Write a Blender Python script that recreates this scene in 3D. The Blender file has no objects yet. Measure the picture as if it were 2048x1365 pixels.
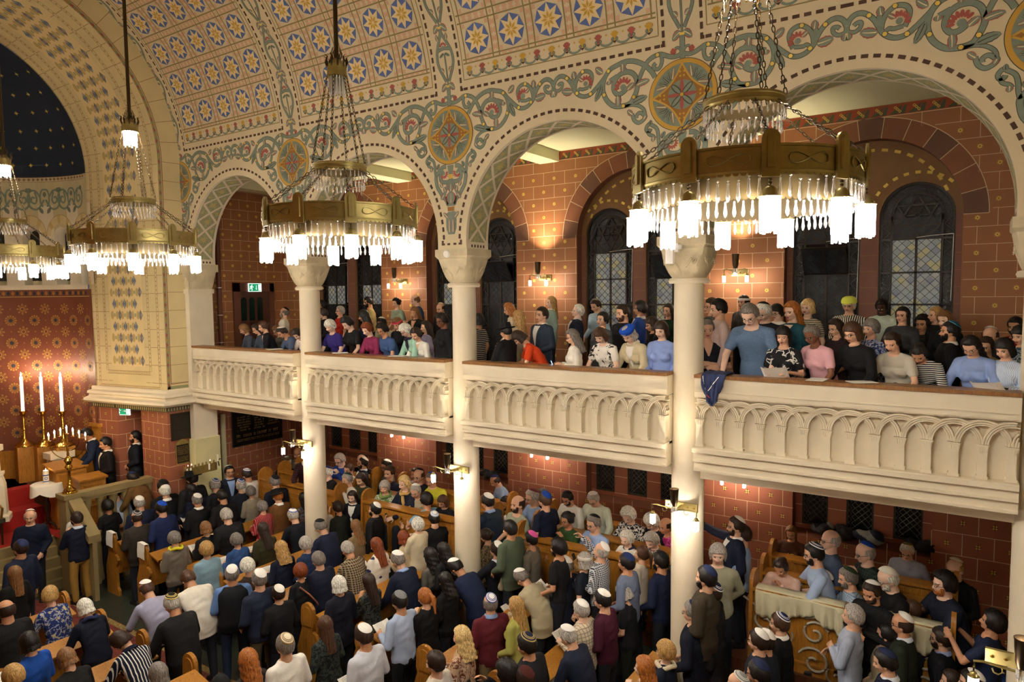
import bpy, bmesh, math, random
import numpy as np
from mathutils import Vector, Matrix
sin, cos, pi = math.sin, math.cos, math.pi
random.seed(7)
SC = bpy.context.scene
COL = SC.collection
# ---------------------------------------------------------------- camera
F_PX, YAW, PIT, ROL = 1381.4, .591, .0677, -.0103
EYE = Vector((0, -8.0, 5.9))
_r = Vector((cos(YAW), sin(YAW), 0)); _f = Vector((-sin(YAW), cos(YAW), 0)); _u = Vector((0, 0, 1))
FW = _f*cos(PIT) - _u*sin(PIT); _u2 = _u*cos(PIT) + _f*sin(PIT)
RT = _r*cos(ROL) + _u2*sin(ROL); UP = _u2*cos(ROL) - _r*sin(ROL)
cam = bpy.data.cameras.new('camera'); camo = bpy.data.objects.new('camera', cam); COL.objects.link(camo)
cam.sensor_width = 36; cam.lens = F_PX/2048*36; cam.clip_start = .05; cam.clip_end = 200
mt = Matrix.Identity(4)
for i in range(3):
    mt[i][0] = RT[i]; mt[i][1] = UP[i]; mt[i][2] = -FW[i]; mt[i][3] = EYE[i]
camo.matrix_world = mt
SC.camera = camo
def ray(u, v): return FW + RT*((u-1024)/F_PX) - UP*((v-682.5)/F_PX)
def onX(u, v, x): d = ray(u, v); return EYE + d*((x-EYE.x)/d.x)
def onY(u, v, y): d = ray(u, v); return EYE + d*((y-EYE.y)/d.y)
def onZ(u, v, z): d = ray(u, v); return EYE + d*((z-EYE.z)/d.z)
# ---------------------------------------------------------------- world, exposure
W = bpy.data.worlds.new('world'); SC.world = W; W.use_nodes = True
W.node_tree.nodes['Background'].inputs[0].default_value = (.02, .03, .07, 1)
W.node_tree.nodes['Background'].inputs[1].default_value = .5
SC.view_settings.view_transform = 'Standard'; SC.view_settings.look = 'None'
SC.view_settings.gamma = 1; SC.view_settings.use_curve_mapping = False
SC.view_settings.exposure = 2.12
SC.cycles.use_denoising = True
SC.cycles.max_bounces = 6; SC.cycles.diffuse_bounces = 4; SC.cycles.glossy_bounces = 3
SC.cycles.sample_clamp_indirect = 4
LAMP_E = 120.0        # strength of the crystal lamps of the chandeliers
LAMP_C = (1.0, .92, .80)
SCONCE_E = 90.0
SPOT_W = 21.0
# ---------------------------------------------------------------- colours and materials
def lin(h):
    h = h.lstrip('#'); o = []
    for i in (0, 2, 4):
        c = int(h[i:i+2], 16)/255
        o.append(c/12.92 if c <= .04045 else ((c+.055)/1.055)**2.4)
    return (o[0], o[1], o[2], 1)
MATS = {}
def nd(nt, typ, **k):
    n = nt.nodes.new(typ)
    for a, b in k.items(): setattr(n, a, b)
    return n
def mat(name, col='#808080', rough=.6, metal=0, var=0, vscale=4, bump=0, bscale=40, emit=None, es=0, trans=0, spec=.5, alpha=1):
    if name in MATS: return MATS[name]
    m = bpy.data.materials.new(name); m.use_nodes = True; MATS[name] = m
    nt = m.node_tree; b = nt.nodes['Principled BSDF']; L = nt.links
    c = lin(col) if isinstance(col, str) else tuple(col)+(1,)
    b.inputs['Base Color'].default_value = c; b.inputs['Roughness'].default_value = rough
    b.inputs['Metallic'].default_value = metal; b.inputs['Specular IOR Level'].default_value = spec
    if trans: b.inputs['Transmission Weight'].default_value = trans
    if var or bump:
        tc = nd(nt, 'ShaderNodeTexCoord')
    if var:
        n = nd(nt, 'ShaderNodeTexNoise'); n.inputs['Scale'].default_value = vscale; n.inputs['Detail'].default_value = 5
        L.new(tc.outputs['Object'], n.inputs['Vector'])
        r = nd(nt, 'ShaderNodeValToRGB'); r.color_ramp.elements[0].position = .3; r.color_ramp.elements[1].position = .7
        r.color_ramp.elements[0].color = tuple(x*(1-var) for x in c[:3])+(1,)
        r.color_ramp.elements[1].color = tuple(min(1, x*(1+var*.6)) for x in c[:3])+(1,)
        L.new(n.outputs['Fac'], r.inputs['Fac']); L.new(r.outputs['Color'], b.inputs['Base Color'])
    if bump:
        n2 = nd(nt, 'ShaderNodeTexNoise'); n2.inputs['Scale'].default_value = bscale; n2.inputs['Detail'].default_value = 4
        L.new(tc.outputs['Object'], n2.inputs['Vector'])
        bp = nd(nt, 'ShaderNodeBump'); bp.inputs['Strength'].default_value = bump; bp.inputs['Distance'].default_value = .02
        L.new(n2.outputs['Fac'], bp.inputs['Height']); L.new(bp.outputs['Normal'], b.inputs['Normal'])
    if emit is not None:
        b.inputs['Emission Color'].default_value = (lin(emit) if isinstance(emit, str) else tuple(emit)+(1,))
        b.inputs['Emission Strength'].default_value = es
    return m
def wood(name, c1, c2, rough=.38, scale=3):
    if name in MATS: return MATS[name]
    m = mat(name, c1, rough); nt = m.node_tree; L = nt.links; b = nt.nodes['Principled BSDF']
    tc = nd(nt, 'ShaderNodeTexCoord'); mp = nd(nt, 'ShaderNodeMapping'); mp.inputs['Scale'].default_value = (3, 3, .35)
    w = nd(nt, 'ShaderNodeTexNoise'); w.inputs['Scale'].default_value = scale*6; w.inputs['Detail'].default_value = 6; w.inputs['Distortion'].default_value = 1.2
    r = nd(nt, 'ShaderNodeValToRGB'); r.color_ramp.elements[0].color = lin(c1); r.color_ramp.elements[1].color = lin(c2)
    r.color_ramp.elements[0].position = .35; r.color_ramp.elements[1].position = .65
    L.new(tc.outputs['Object'], mp.inputs['Vector']); L.new(mp.outputs['Vector'], w.inputs['Vector'])
    L.new(w.outputs['Fac'], r.inputs['Fac']); L.new(r.outputs['Color'], b.inputs['Base Color'])
    return m
CREAM = mat('painted_stone', '#ded2b8', .75, var=.07, vscale=2.2, bump=.08, bscale=60)
VAULT = mat('vault_plaster', '#d6c6a2', .8, var=.06, vscale=1.5)
STONE = mat('ashlar_stone', '#d6c391', .8, var=.10, vscale=1.6, bump=.08)
BROWN = mat('brown_paint', '#4d3323', .7)
GREEN = mat('grey_green_paint', '#7f8c7c', .75, var=.1, vscale=20)
DKLINE = mat('dark_outline_paint', '#4c4a3a', .75)
GREENI = mat("faded_grey_green_paint", "#a3a37c", .75, var=.25, vscale=25)
YEL3 = mat("pale_ochre_paint", "#cdb564", .7)
OLIVE = mat('olive_line_paint', '#8c7c4c', .75)
REDP = mat('rose_paint', '#a5574a', .75)
GOLDP = mat('ochre_paint', '#c79a3c', .7)
DGOLD = mat('dark_ochre_paint', '#9a6a2c', .7)
BLUEP = mat('blue_paint', '#566ba3', .75)
PINKP = mat('salmon_paint', '#d2a887', .75)
PALE = mat('pale_star_paint', '#e6cf9c', .75)
YELP = mat('yellow_paint', '#e0c25a', .7)
YEL2 = mat('deep_yellow_paint', '#c59c33', .7)
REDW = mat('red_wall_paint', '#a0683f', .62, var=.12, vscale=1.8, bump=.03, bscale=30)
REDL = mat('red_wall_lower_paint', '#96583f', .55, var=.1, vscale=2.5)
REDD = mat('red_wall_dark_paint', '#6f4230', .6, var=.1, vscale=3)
VOUS1 = mat('voussoir_paint', '#8a5638', .65, var=.12, vscale=3)
VOUS2 = mat('voussoir_brown_paint', '#6d4936', .65, var=.12, vscale=3)
TYMP = mat('tympanum_paint', '#84603a', .7, var=.15, vscale=2)
JOINT = mat('cream_joint_paint', '#dcc59a', .7)
JOINTB = mat('brown_joint_paint', '#8c6a44', .7)
CEIL = mat('gallery_ceiling_paint', '#e4e5bd', .8)
BRASS = mat('brass', '#a1925c', .4, .85, var=.2, vscale=12)
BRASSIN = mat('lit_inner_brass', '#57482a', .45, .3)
BRASSD = mat('dark_bronze', '#4d3f2c', .35, .9)
GLOSSB = mat('polished_brass', '#d0a94e', .16, 1)
CRYST = mat('crystal_glass', '#ffffff', .04, 0, spec=1.0, trans=.75)
LAMPM = mat('lit_lamp_glass', '#ffffff', .4, emit=LAMP_C, es=LAMP_E)
SCONM = mat('lit_sconce_glass', '#ffffff', .4, emit=(1, .86, .74), es=SCONCE_E)
FLAME = mat('flame', '#ffffff', .5, emit=(1, .75, .4), es=60)
OAK = wood('oak', '#94601c', '#b47c30')
OAKD = wood('dark_oak', '#4a2a18', '#5e3820', .45)
RAILW = wood('rail_wood', '#7a5430', '#94683c', .35)
CARPET = mat('red_carpet', '#9c1a12', .95, var=.1, vscale=30)
DARKF = mat('dark_green_floor', '#2f352c', .35, var=.2, vscale=4)
WHITE = mat('white_plastic', '#f2f0ea', .5)
PAPER = mat('paper', '#f2efe6', .8)
BLACK = mat('black', '#101012', .5)
DOME = mat('night_blue_paint', '#1b2638', .8, var=.15, vscale=2)
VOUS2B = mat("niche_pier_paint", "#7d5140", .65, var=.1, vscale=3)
GL_BORD2 = mat("dark_leaded_glass", "#15191c", .2, bump=.3, bscale=40)
LEAD2 = mat("iron_frame", "#34362f", .5, .3)
LEAD3 = mat("lead_came", "#6b6c60", .5, .3)
REDD2 = mat("oxblood_line", "#7c3a24", .7)
GREENB = mat("sage_border", "#8c8f68", .75)
GOLDB = mat("border_gold", "#b08a48", .7)
FIELD = mat("diaper_ground", "#ddc791", .75)
SPECK = mat("bead_brown", "#a9845a", .75)
SPECK2 = mat("dentil_cream", "#c4ab80", .75)
DIAB = mat("diamond_grey_blue", "#6f7684", .75)
DIAB2 = mat("diamond_brown", "#8b6a52", .75)
DIAC = mat("diamond_light", "#94989c", .75)
DIAB3 = mat("night_blue_dot", "#2c3040", .75)
GREENS = mat("small_green", "#8f987a", .75)
OCH = mat("faded_ochre", "#bca267", .75)
OCH2 = mat("ochre_stone", "#c9b078", .8)
OCH3 = mat("apse_gold", "#a17a3e", .6)
GOLDS = mat("gold_leaf", "#c9ac4c", .5)
REDA = mat("apse_red", "#6e3c2a", .5, var=.1, vscale=1.5)
CREAMB = mat("apse_cream", "#c9bb93", .8, var=.08)
SANDS = mat("sandstone_steps", "#8c7a50", .7, var=.12, vscale=3)
# ---------------------------------------------------------------- mesh builder
class MB:
    def __init__(s): s.v = []; s.f = []; s.m = []; s.mats = []
    def mi(s, m):
        if m not in s.mats: s.mats.append(m)
        return s.mats.index(m)
    def poly(s, pts, m):
        b = len(s.v); s.v.extend([tuple(p) for p in pts]); s.f.append(tuple(range(b, b+len(pts)))); s.m.append(s.mi(m))
    def raw(s, vs, fs, m):
        b = len(s.v); k = s.mi(m); s.v.extend([tuple(p) for p in vs])
        for f in fs: s.f.append(tuple(i+b for i in f)); s.m.append(k)
    def box(s, a, b, m, M=None):
        x0, y0, z0 = a; x1, y1, z1 = b
        vs = [(x0,y0,z0),(x1,y0,z0),(x1,y1,z0),(x0,y1,z0),(x0,y0,z1),(x1,y0,z1),(x1,y1,z1),(x0,y1,z1)]
        if M is not None: vs = [tuple(M @ Vector(p)) for p in vs]
        s.raw(vs, [(0,3,2,1),(4,5,6,7),(0,1,5,4),(1,2,6,5),(2,3,7,6),(3,0,4,7)], m)
    def sweep(s, rings, m, closed=True, caps=True):
        n = len(rings[0]); vs = [p for r in rings for p in r]; fs = []
        for i in range(len(rings)-1):
            for j in range(n if closed else n-1):
                k = (j+1) % n
                fs.append((i*n+j, i*n+k, (i+1)*n+k, (i+1)*n+j))
        if caps and closed:
            fs.append(tuple(range(n))[::-1]); fs.append(tuple((len(rings)-1)*n+j for j in range(n)))
        s.raw(vs, fs, m)
    def lathe(s, prof, m, c=(0,0,0), n=24, M=None, a0=0, a1=2*pi, caps=True):
        full = abs(a1-a0-2*pi) < 1e-6; k = n if full else n+1
        rings = []
        for r, z in prof:
            ring = [Vector((c[0]+r*cos(a0+(a1-a0)*i/n), c[1]+r*sin(a0+(a1-a0)*i/n), c[2]+z)) for i in range(k)]
            if M is not None: ring = [M @ p for p in ring]
            rings.append(ring)
        s.sweep(rings, m, closed=full, caps=full and caps)
    def tube(s, pts, r, m, n=8):
        pts = [Vector(p) for p in pts]; rings = []
        for i, p in enumerate(pts):
            t = (pts[min(i+1, len(pts)-1)] - pts[max(i-1, 0)]).normalized()
            a = Vector((0,0,1)) if abs(t.z) < .9 else Vector((1,0,0))
            x = t.cross(a).normalized(); y = t.cross(x)
            rr = r[i] if isinstance(r, (list, tuple)) else r
            rings.append([p + x*rr*cos(2*pi*j/n) + y*rr*sin(2*pi*j/n) for j in range(n)])
        s.sweep(rings, m)
    def extr(s, pts2, m, fn0, fn1):      # outline between two planes
        n = len(pts2); a = [fn0(*p) for p in pts2]; b = [fn1(*p) for p in pts2]
        s.raw(a+b, [tuple(range(n))[::-1], tuple(range(n, 2*n))]+[(i, (i+1) % n, n+(i+1) % n, n+i) for i in range(n)], m)
    def mesh(s, name, smooth=False):
        me = bpy.data.meshes.new(name); me.from_pydata(s.v, [], s.f)
        for m in s.mats: me.materials.append(m)
        if s.f: me.polygons.foreach_set('material_index', s.m)
        if smooth:
            me.polygons.foreach_set('use_smooth', [True]*len(s.f))
            try: me.set_sharp_from_angle(angle=.7)
            except Exception: pass
        me.update(); return me
    def build(s, name, parent=None, smooth=False, loc=None, kind=None):
        o = bpy.data.objects.new(name, s.mesh(name, smooth)); COL.objects.link(o)
        if parent is not None: o.parent = parent
        if loc is not None: o.location = loc
        if kind: o['kind'] = kind
        return o
def thing(name, label, cat, loc=(0,0,0), rz=0, group=None):
    o = bpy.data.objects.new(name, None); COL.objects.link(o); o.location = loc; o.rotation_euler = (0,0,rz)
    o.empty_display_size = .1
    return tag(o, label, cat, group)
def tag(o, label, cat, group=None):
    o['label'] = label; o['category'] = cat
    if group: o['group'] = group
    return o
def kids(o): return [c for c in bpy.data.objects if c.parent == o]
def copytree(o, ch, parent=None):
    c = o.copy(); COL.objects.link(c)
    if parent is not None: c.parent = parent
    for k, sub in ch.get(o, []): copytree(k, ch, c)
    return c
def childmap():
    d = {}
    for o in bpy.data.objects:
        if o.parent is not None: d.setdefault(o.parent, []).append((o, None))
    return d
def crom(p, n=5):
    out = []
    for i in range(len(p)-1):
        a = p[max(i-1,0)]; b = p[i]; c = p[i+1]; d = p[min(i+2,len(p)-1)]
        for j in range(n):
            t = j/n
            out.append(tuple(.5*((2*b[k])+(-a[k]+c[k])*t+(2*a[k]-5*b[k]+4*c[k]-d[k])*t*t+(-a[k]+3*b[k]-3*c[k]+d[k])*t**3) for k in range(len(b))))
    out.append(tuple(p[-1])); return out
FZ = .35                      # nave floor
S = 3.48777; X0 = -13.3891    # bay length, first pier
XP = [X0+S*i for i in range(6)]
RV = 3.344; ZS = 8.526        # vault radius and spring
YC = -RV
# ================================================================ painted surfaces of arcade wall and vault
def MAP(x, s, h=0):
    if s < 0: return (x, -h, ZS+s)
    a = s/RV; return (x, YC+(RV-h)*cos(a), ZS+(RV-h)*sin(a))
class Paint:
    """flat painted shapes laid on a surface: fn(a, b, height) -> point"""
    def __init__(s, mb, fn, ox=0, oy=0, sx=1, h=.0015): s.mb = mb; s.fn = fn; s.ox = ox; s.oy = oy; s.sx = sx; s.h = h
    def P(s, p, l): return s.fn(s.ox+s.sx*p[0], s.oy+p[1], s.h*l)
    def poly(s, pts, m, l=1): s.mb.poly([s.P(p, l) for p in pts], m)
    def rect(s, x0, y0, x1, y1, m, l=1, n=1, axis=1):
        for i in range(n):
            if axis: a, b = y0+(y1-y0)*i/n, y0+(y1-y0)*(i+1)/n; s.poly([(x0,a),(x1,a),(x1,b),(x0,b)], m, l)
            else: a, b = x0+(x1-x0)*i/n, x0+(x1-x0)*(i+1)/n; s.poly([(a,y0),(b,y0),(b,y1),(a,y1)], m, l)
    def ribbon(s, pts, w, m, l=2, taper=0, n=5):
        p = crom(pts, n) if n > 1 else pts; N = len(p); L = []; R = []
        for i in range(N):
            a = p[max(i-1,0)]; b = p[min(i+1,N-1)]; dx, dy = b[0]-a[0], b[1]-a[1]; d = math.hypot(dx, dy) or 1
            k = w/2*(1-taper*(i/(N-1))); nx, ny = -dy/d*k, dx/d*k
            L.append((p[i][0]+nx, p[i][1]+ny)); R.append((p[i][0]-nx, p[i][1]-ny))
        vs = [s.P(q, l) for q in L]+[s.P(q, l) for q in R]
        s.mb.raw(vs, [(i, i+1, N+i+1, N+i) for i in range(N-1)], m)
    def orib(s, pts, w, m=None, l=2, taper=0):
        s.ribbon(pts, w+.012, DKLINE, l, taper); s.ribbon(pts, w, m or GREEN, l+1, taper)
    def disc(s, c, r, m, l=2, n=16, rx=1, a0=0, a1=2*pi, rot=0):
        full = a1-a0 > 6.28; k = n if full else n+1
        s.poly([(c[0]+r*rx*cos(a)*cos(rot)-r*sin(a)*sin(rot), c[1]+r*rx*cos(a)*sin(rot)+r*sin(a)*cos(rot)) for a in [a0+(a1-a0)*i/n for i in range(k)]], m, l)
    def ring(s, c, r0, r1, m, l=2, n=48, a0=0, a1=2*pi):
        for i in range(n):
            a, b = a0+(a1-a0)*i/n, a0+(a1-a0)*(i+1)/n
            s.poly([(c[0]+r0*cos(a), c[1]+r0*sin(a)), (c[0]+r0*cos(b), c[1]+r0*sin(b)), (c[0]+r1*cos(b), c[1]+r1*sin(b)), (c[0]+r1*cos(a), c[1]+r1*sin(a))], m, l)
    def leaf(s, A, B, w, red=0, l=4, bend=.25):
        ax, ay = B[0]-A[0], B[1]-A[1]; d = math.hypot(ax, ay); ux, uy = ax/d, ay/d; nx, ny = -uy, ux
        def shape(k, t0=0, sc=.13):
            L = []; R = []; N = 14
            for i in range(N+1):
                t = t0+(1-t0)*i/N; hw = w/2*k*(sin(pi*min(1, t**.75*.93+.03))**.8)*(.35+.65*t**.6)
                hw *= 1-sc*abs(cos(4.5*pi*t)) if t > .35 else 1
                c = bend*d*(t*t); cx, cy = A[0]+ax*t*1.02+nx*c*.5, A[1]+ay*t*1.02+ny*c*.5
                L.append((cx+nx*hw, cy+ny*hw)); R.append((cx-nx*hw, cy-ny*hw))
            return L+R[::-1]
        s.poly(shape(1.16), REDP if red else DKLINE, l)
        s.poly(shape(.92 if not red else .86), GREEN, l+1)
        mid = [(A[0]+ax*t+nx*bend*d*t*t*.5, A[1]+ay*t+ny*bend*d*t*t*.5) for t in (.1, .3, .5, .7, .88)]
        s.ribbon(mid, .012, PALE if red else DKLINE, l+2, .5, 2)
    def flower(s, A, B, l=5):
        ax, ay = B[0]-A[0], B[1]-A[1]; d = math.hypot(ax, ay); a = math.atan2(ay, ax)
        for k in range(7):
            b = a+(k-3)*.42; s.disc((A[0]+cos(b)*d*.8, A[1]+sin(b)*d*.8), d*.34, REDP, l, 8, .5, rot=b+pi/2)
        s.disc(A, d*.35, GREEN, l+1, 10)
RIBS = [([(-0.002,0.167),(0.06,0.143),(0.133,0.146),(0.207,0.175),(0.268,0.202),(0.35,0.193),(0.43,0.153),(0.485,0.081),(0.537,-0.021),(0.564,-0.089)],.05),
([(0.261,0.189),(0.252,0.127),(0.267,0.069),(0.302,0.038),(0.343,0.048),(0.359,0.082),(0.328,0.11)],.042),
([(0.338,-0.054),(0.378,0.015),(0.45,0.095),(0.534,0.154),(0.628,0.192),(0.73,0.202),(0.83,0.181),(0.928,0.147),(0.991,0.079),(1.022,0.004),(1.029,-0.088),(0.995,-0.189),(0.939,-0.261),(0.861,-0.312),(0.748,-0.323),(0.658,-0.302),(0.613,-0.241),(0.58,-0.173),(0.564,-0.107),(0.583,-0.019),(0.622,0.041),(0.691,0.075),(0.781,0.069),(0.847,0.023),(0.881,-0.047),(0.88,-0.109),(0.84,-0.166),(0.784,-0.171),(0.729,-0.14),(0.701,-0.1)],.056),
([(0.719,0.195),(0.75,0.145),(0.725,0.096),(0.691,0.07)],.05),([(0.836,0.051),(0.902,0.023),(0.94,0.008)],.05),([(0.818,-0.19),(0.806,-0.251),(0.827,-0.316)],.05),
([(0.991,0.079),(1.055,0.016),(1.127,-0.05),(1.201,-0.106),(1.275,-0.122),(1.349,-0.103),(1.412,-0.052),(1.448,0.013),(1.49,0.092),(1.544,0.151),(1.606,0.186),(1.667,0.184),(1.716,0.146),(1.739,0.092)],.05),
([(1.428,-0.012),(1.417,0.061),(1.378,0.136),(1.307,0.187),(1.232,0.178),(1.188,0.134),(1.186,0.065),(1.223,-0.031)],.046),
([(1.402,-0.059),(1.361,-0.018),(1.318,-0.029),(1.234,-0.019)],.038),([(1.427,0.008),(1.449,0.09),(1.431,0.17)],.05),
([(1.739,0.088),(1.733,0.034),(1.673,0.014),(1.622,0.044),(1.613,0.096),(1.654,0.098),(1.679,0.077)],.038),
([(0.748,-0.332),(0.646,-0.327),(0.554,-0.351),(0.484,-0.406),(0.465,-0.468)],.036),
([(0.633,-0.435),(0.609,-0.513),(0.551,-0.556),(0.493,-0.535),(0.459,-0.494),(0.483,-0.47),(0.53,-0.439),(0.575,-0.463),(0.575,-0.5)],.042),
([(0.273,-0.881),(0.29,-0.816),(0.297,-0.726),(0.319,-0.654),(0.373,-0.611),(0.415,-0.591),(0.451,-0.637),(0.434,-0.676),(0.403,-0.668),(0.393,-0.646)],.04),
([(0.434,-0.667),(0.413,-0.714),(0.36,-0.741),(0.338,-0.772)],.035),
([(0.082,-0.752),(0.147,-0.759),(0.21,-0.807),(0.273,-0.881),(0.271,-0.964),(0.249,-1.044),(0.205,-1.107),(0.149,-1.186),(0.094,-1.232),(0.06,-1.305)],.055),
([(0.024,-0.972),(0.089,-0.979),(0.165,-0.961),(0.193,-0.906),(0.178,-0.837),(0.136,-0.799)],.055),([(0.029,-0.99),(0.087,-1.079),(0.128,-1.159)],.045)]
LEAVES = [((1.025,0.118),(1.136,0.186),.13,1),((0.941,0.017),(0.942,-0.039),.12,1),((0.763,0.188),(0.747,0.084),.1,1),((0.581,-0.109),(0.42,-0.049),.12,1),((0.7,-0.145),(0.616,-0.06),.11,1),((0.829,-0.182),(0.805,-0.322),.12,1),((1.046,-0.02),(1.108,-0.215),.12,0),((0.635,-0.317),(0.452,-0.236),.14,0),((1.429,0.119),(1.454,0.209),.12,1),((1.454,-0.033),(1.618,-0.026),.16,1),((1.302,0.072),(1.377,0.111),.08,1),((1.748,0.023),(1.754,-0.057),.13,1),((0.622,-0.451),(0.702,-0.398),.1,1),((0.459,-0.485),(0.482,-0.534),.08,1),((0.36,-0.749),(0.354,-0.806),.09,1),((0.394,-0.605),(0.4,-0.549),.07,0),((0.253,-0.787),(0.223,-0.701),.08,0),((0.118,-1.15),(0.17,-1.23),.12,1),((0.152,-1.052),(0.196,-0.981),.09,1),((0.097,-1.114),(0.131,-1.05),.09,1)]
FLOWS = [((0.752,-0.099),(0.79,0.005)),((1.27,0.034),(1.219,0.112)),((0.124,-0.848),(0.09,-0.912))]
BINDS = [(.305,.2),(.95,.13),(.61,-.24),(.75,-.325),(1.01,-.15),(1.2,-.105),(1.395,-.065),(1.31,.188),(1.54,.148)]
RI = (S-.529)/2; ZA = 6.693       # arch radius and centre height
wall = MB(); vault = MB()
T = .542
for bay in range(5):
    xc = XP[bay]+S/2; N = 48
    for i in range(N):
        a, b = pi*i/N, pi*(i+1)/N
        p = [(xc+RI*cos(t), ZA+RI*sin(t)) for t in (a, b)]
        wall.poly([(p[0][0],0,p[0][1]),(p[0][0],0,ZS),(p[1][0],0,ZS),(p[1][0],0,p[1][1])], VAULT)
        wall.poly([(p[0][0],T,p[0][1]),(p[1][0],T,p[1][1]),(p[1][0],T,ZS),(p[0][0],T,ZS)], CREAM)
        wall.poly([(p[0][0],0,p[0][1]),(p[1][0],0,p[1][1]),(p[1][0],T,p[1][1]),(p[0][0],T,p[0][1])], CREAM)
    # intrados lattice
    def IN(a, b, h, xc=xc):      # a = arc length from the right springing (incl. stilt), b = y
        a -= .12
        if a < 0: return (xc+RI-h, b, ZA+a)
        if a > pi*RI: return (xc-RI+h, b, ZA-(a-pi*RI))
        t = a/RI; return (xc+(RI-h)*cos(t), b, ZA+(RI-h)*sin(t))
    ip = Paint(wall, IN); tot = pi*RI+.24; NP = 12; per = (tot-.2)/NP
    for k in range(60):
        a0, a1 = .1+(tot-.2)*k/60, .1+(tot-.2)*(k+1)/60; ip.poly([(a0,.07),(a1,.07),(a1,.475),(a0,.475)], GREENI, 1)
        for yy in (.062, .478): ip.poly([(a0,yy-.004),(a1,yy-.004),(a1,yy+.004),(a0,yy+.004)], DKLINE, 2)
    for k in range(NP):
        a0 = .1+per*k
        for sg in (0, 1):
            q = [(a0+per*j/6, (.07+.405*j/6) if sg else (.475-.405*j/6)) for j in range(7)]
            ip.ribbon(q, .042, CREAM, 3, 0, 1)
        for cy, ca in ((.272, a0+per), (.272+.16, a0+per/2), (.272-.16, a0+per/2)):
            if cy == .272 and k == NP-1: continue
            for j in range(8):
                t = pi*j/4; rr = .085 if cy == .272 else .05
                ip.poly([(ca, cy), (ca+rr*.5*cos(t-.22), cy+rr*.5*sin(t-.22)), (ca+rr*cos(t), cy+rr*sin(t)), (ca+rr*.5*cos(t+.22), cy+rr*.5*sin(t+.22))], YEL3, 2)
    for e in (.04, tot-.04):
        for j in range(5): ip.rect(e-.02, .12+j*.072, e+.02, .155+j*.072, BROWN, 1)
for px in XP:
    a, b = px-.2645, px+.2645
    wall.poly([(a,0,6.57),(b,0,6.57),(b,0,ZA),(a,0,ZA)], VAULT); wall.poly([(a,0,ZA),(b,0,ZA),(b,0,ZS),(a,0,ZS)], VAULT)
    wall.poly([(b,0,6.57),(b,T,6.57),(b,T,ZA),(b,0,ZA)], CREAM); wall.poly([(a,0,6.57),(a,0,ZA),(a,T,ZA),(a,T,6.57)], CREAM)
    wall.poly([(a,T,6.57),(a,T,ZS),(b,T,ZS),(b,T,6.57)], CREAM)
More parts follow.
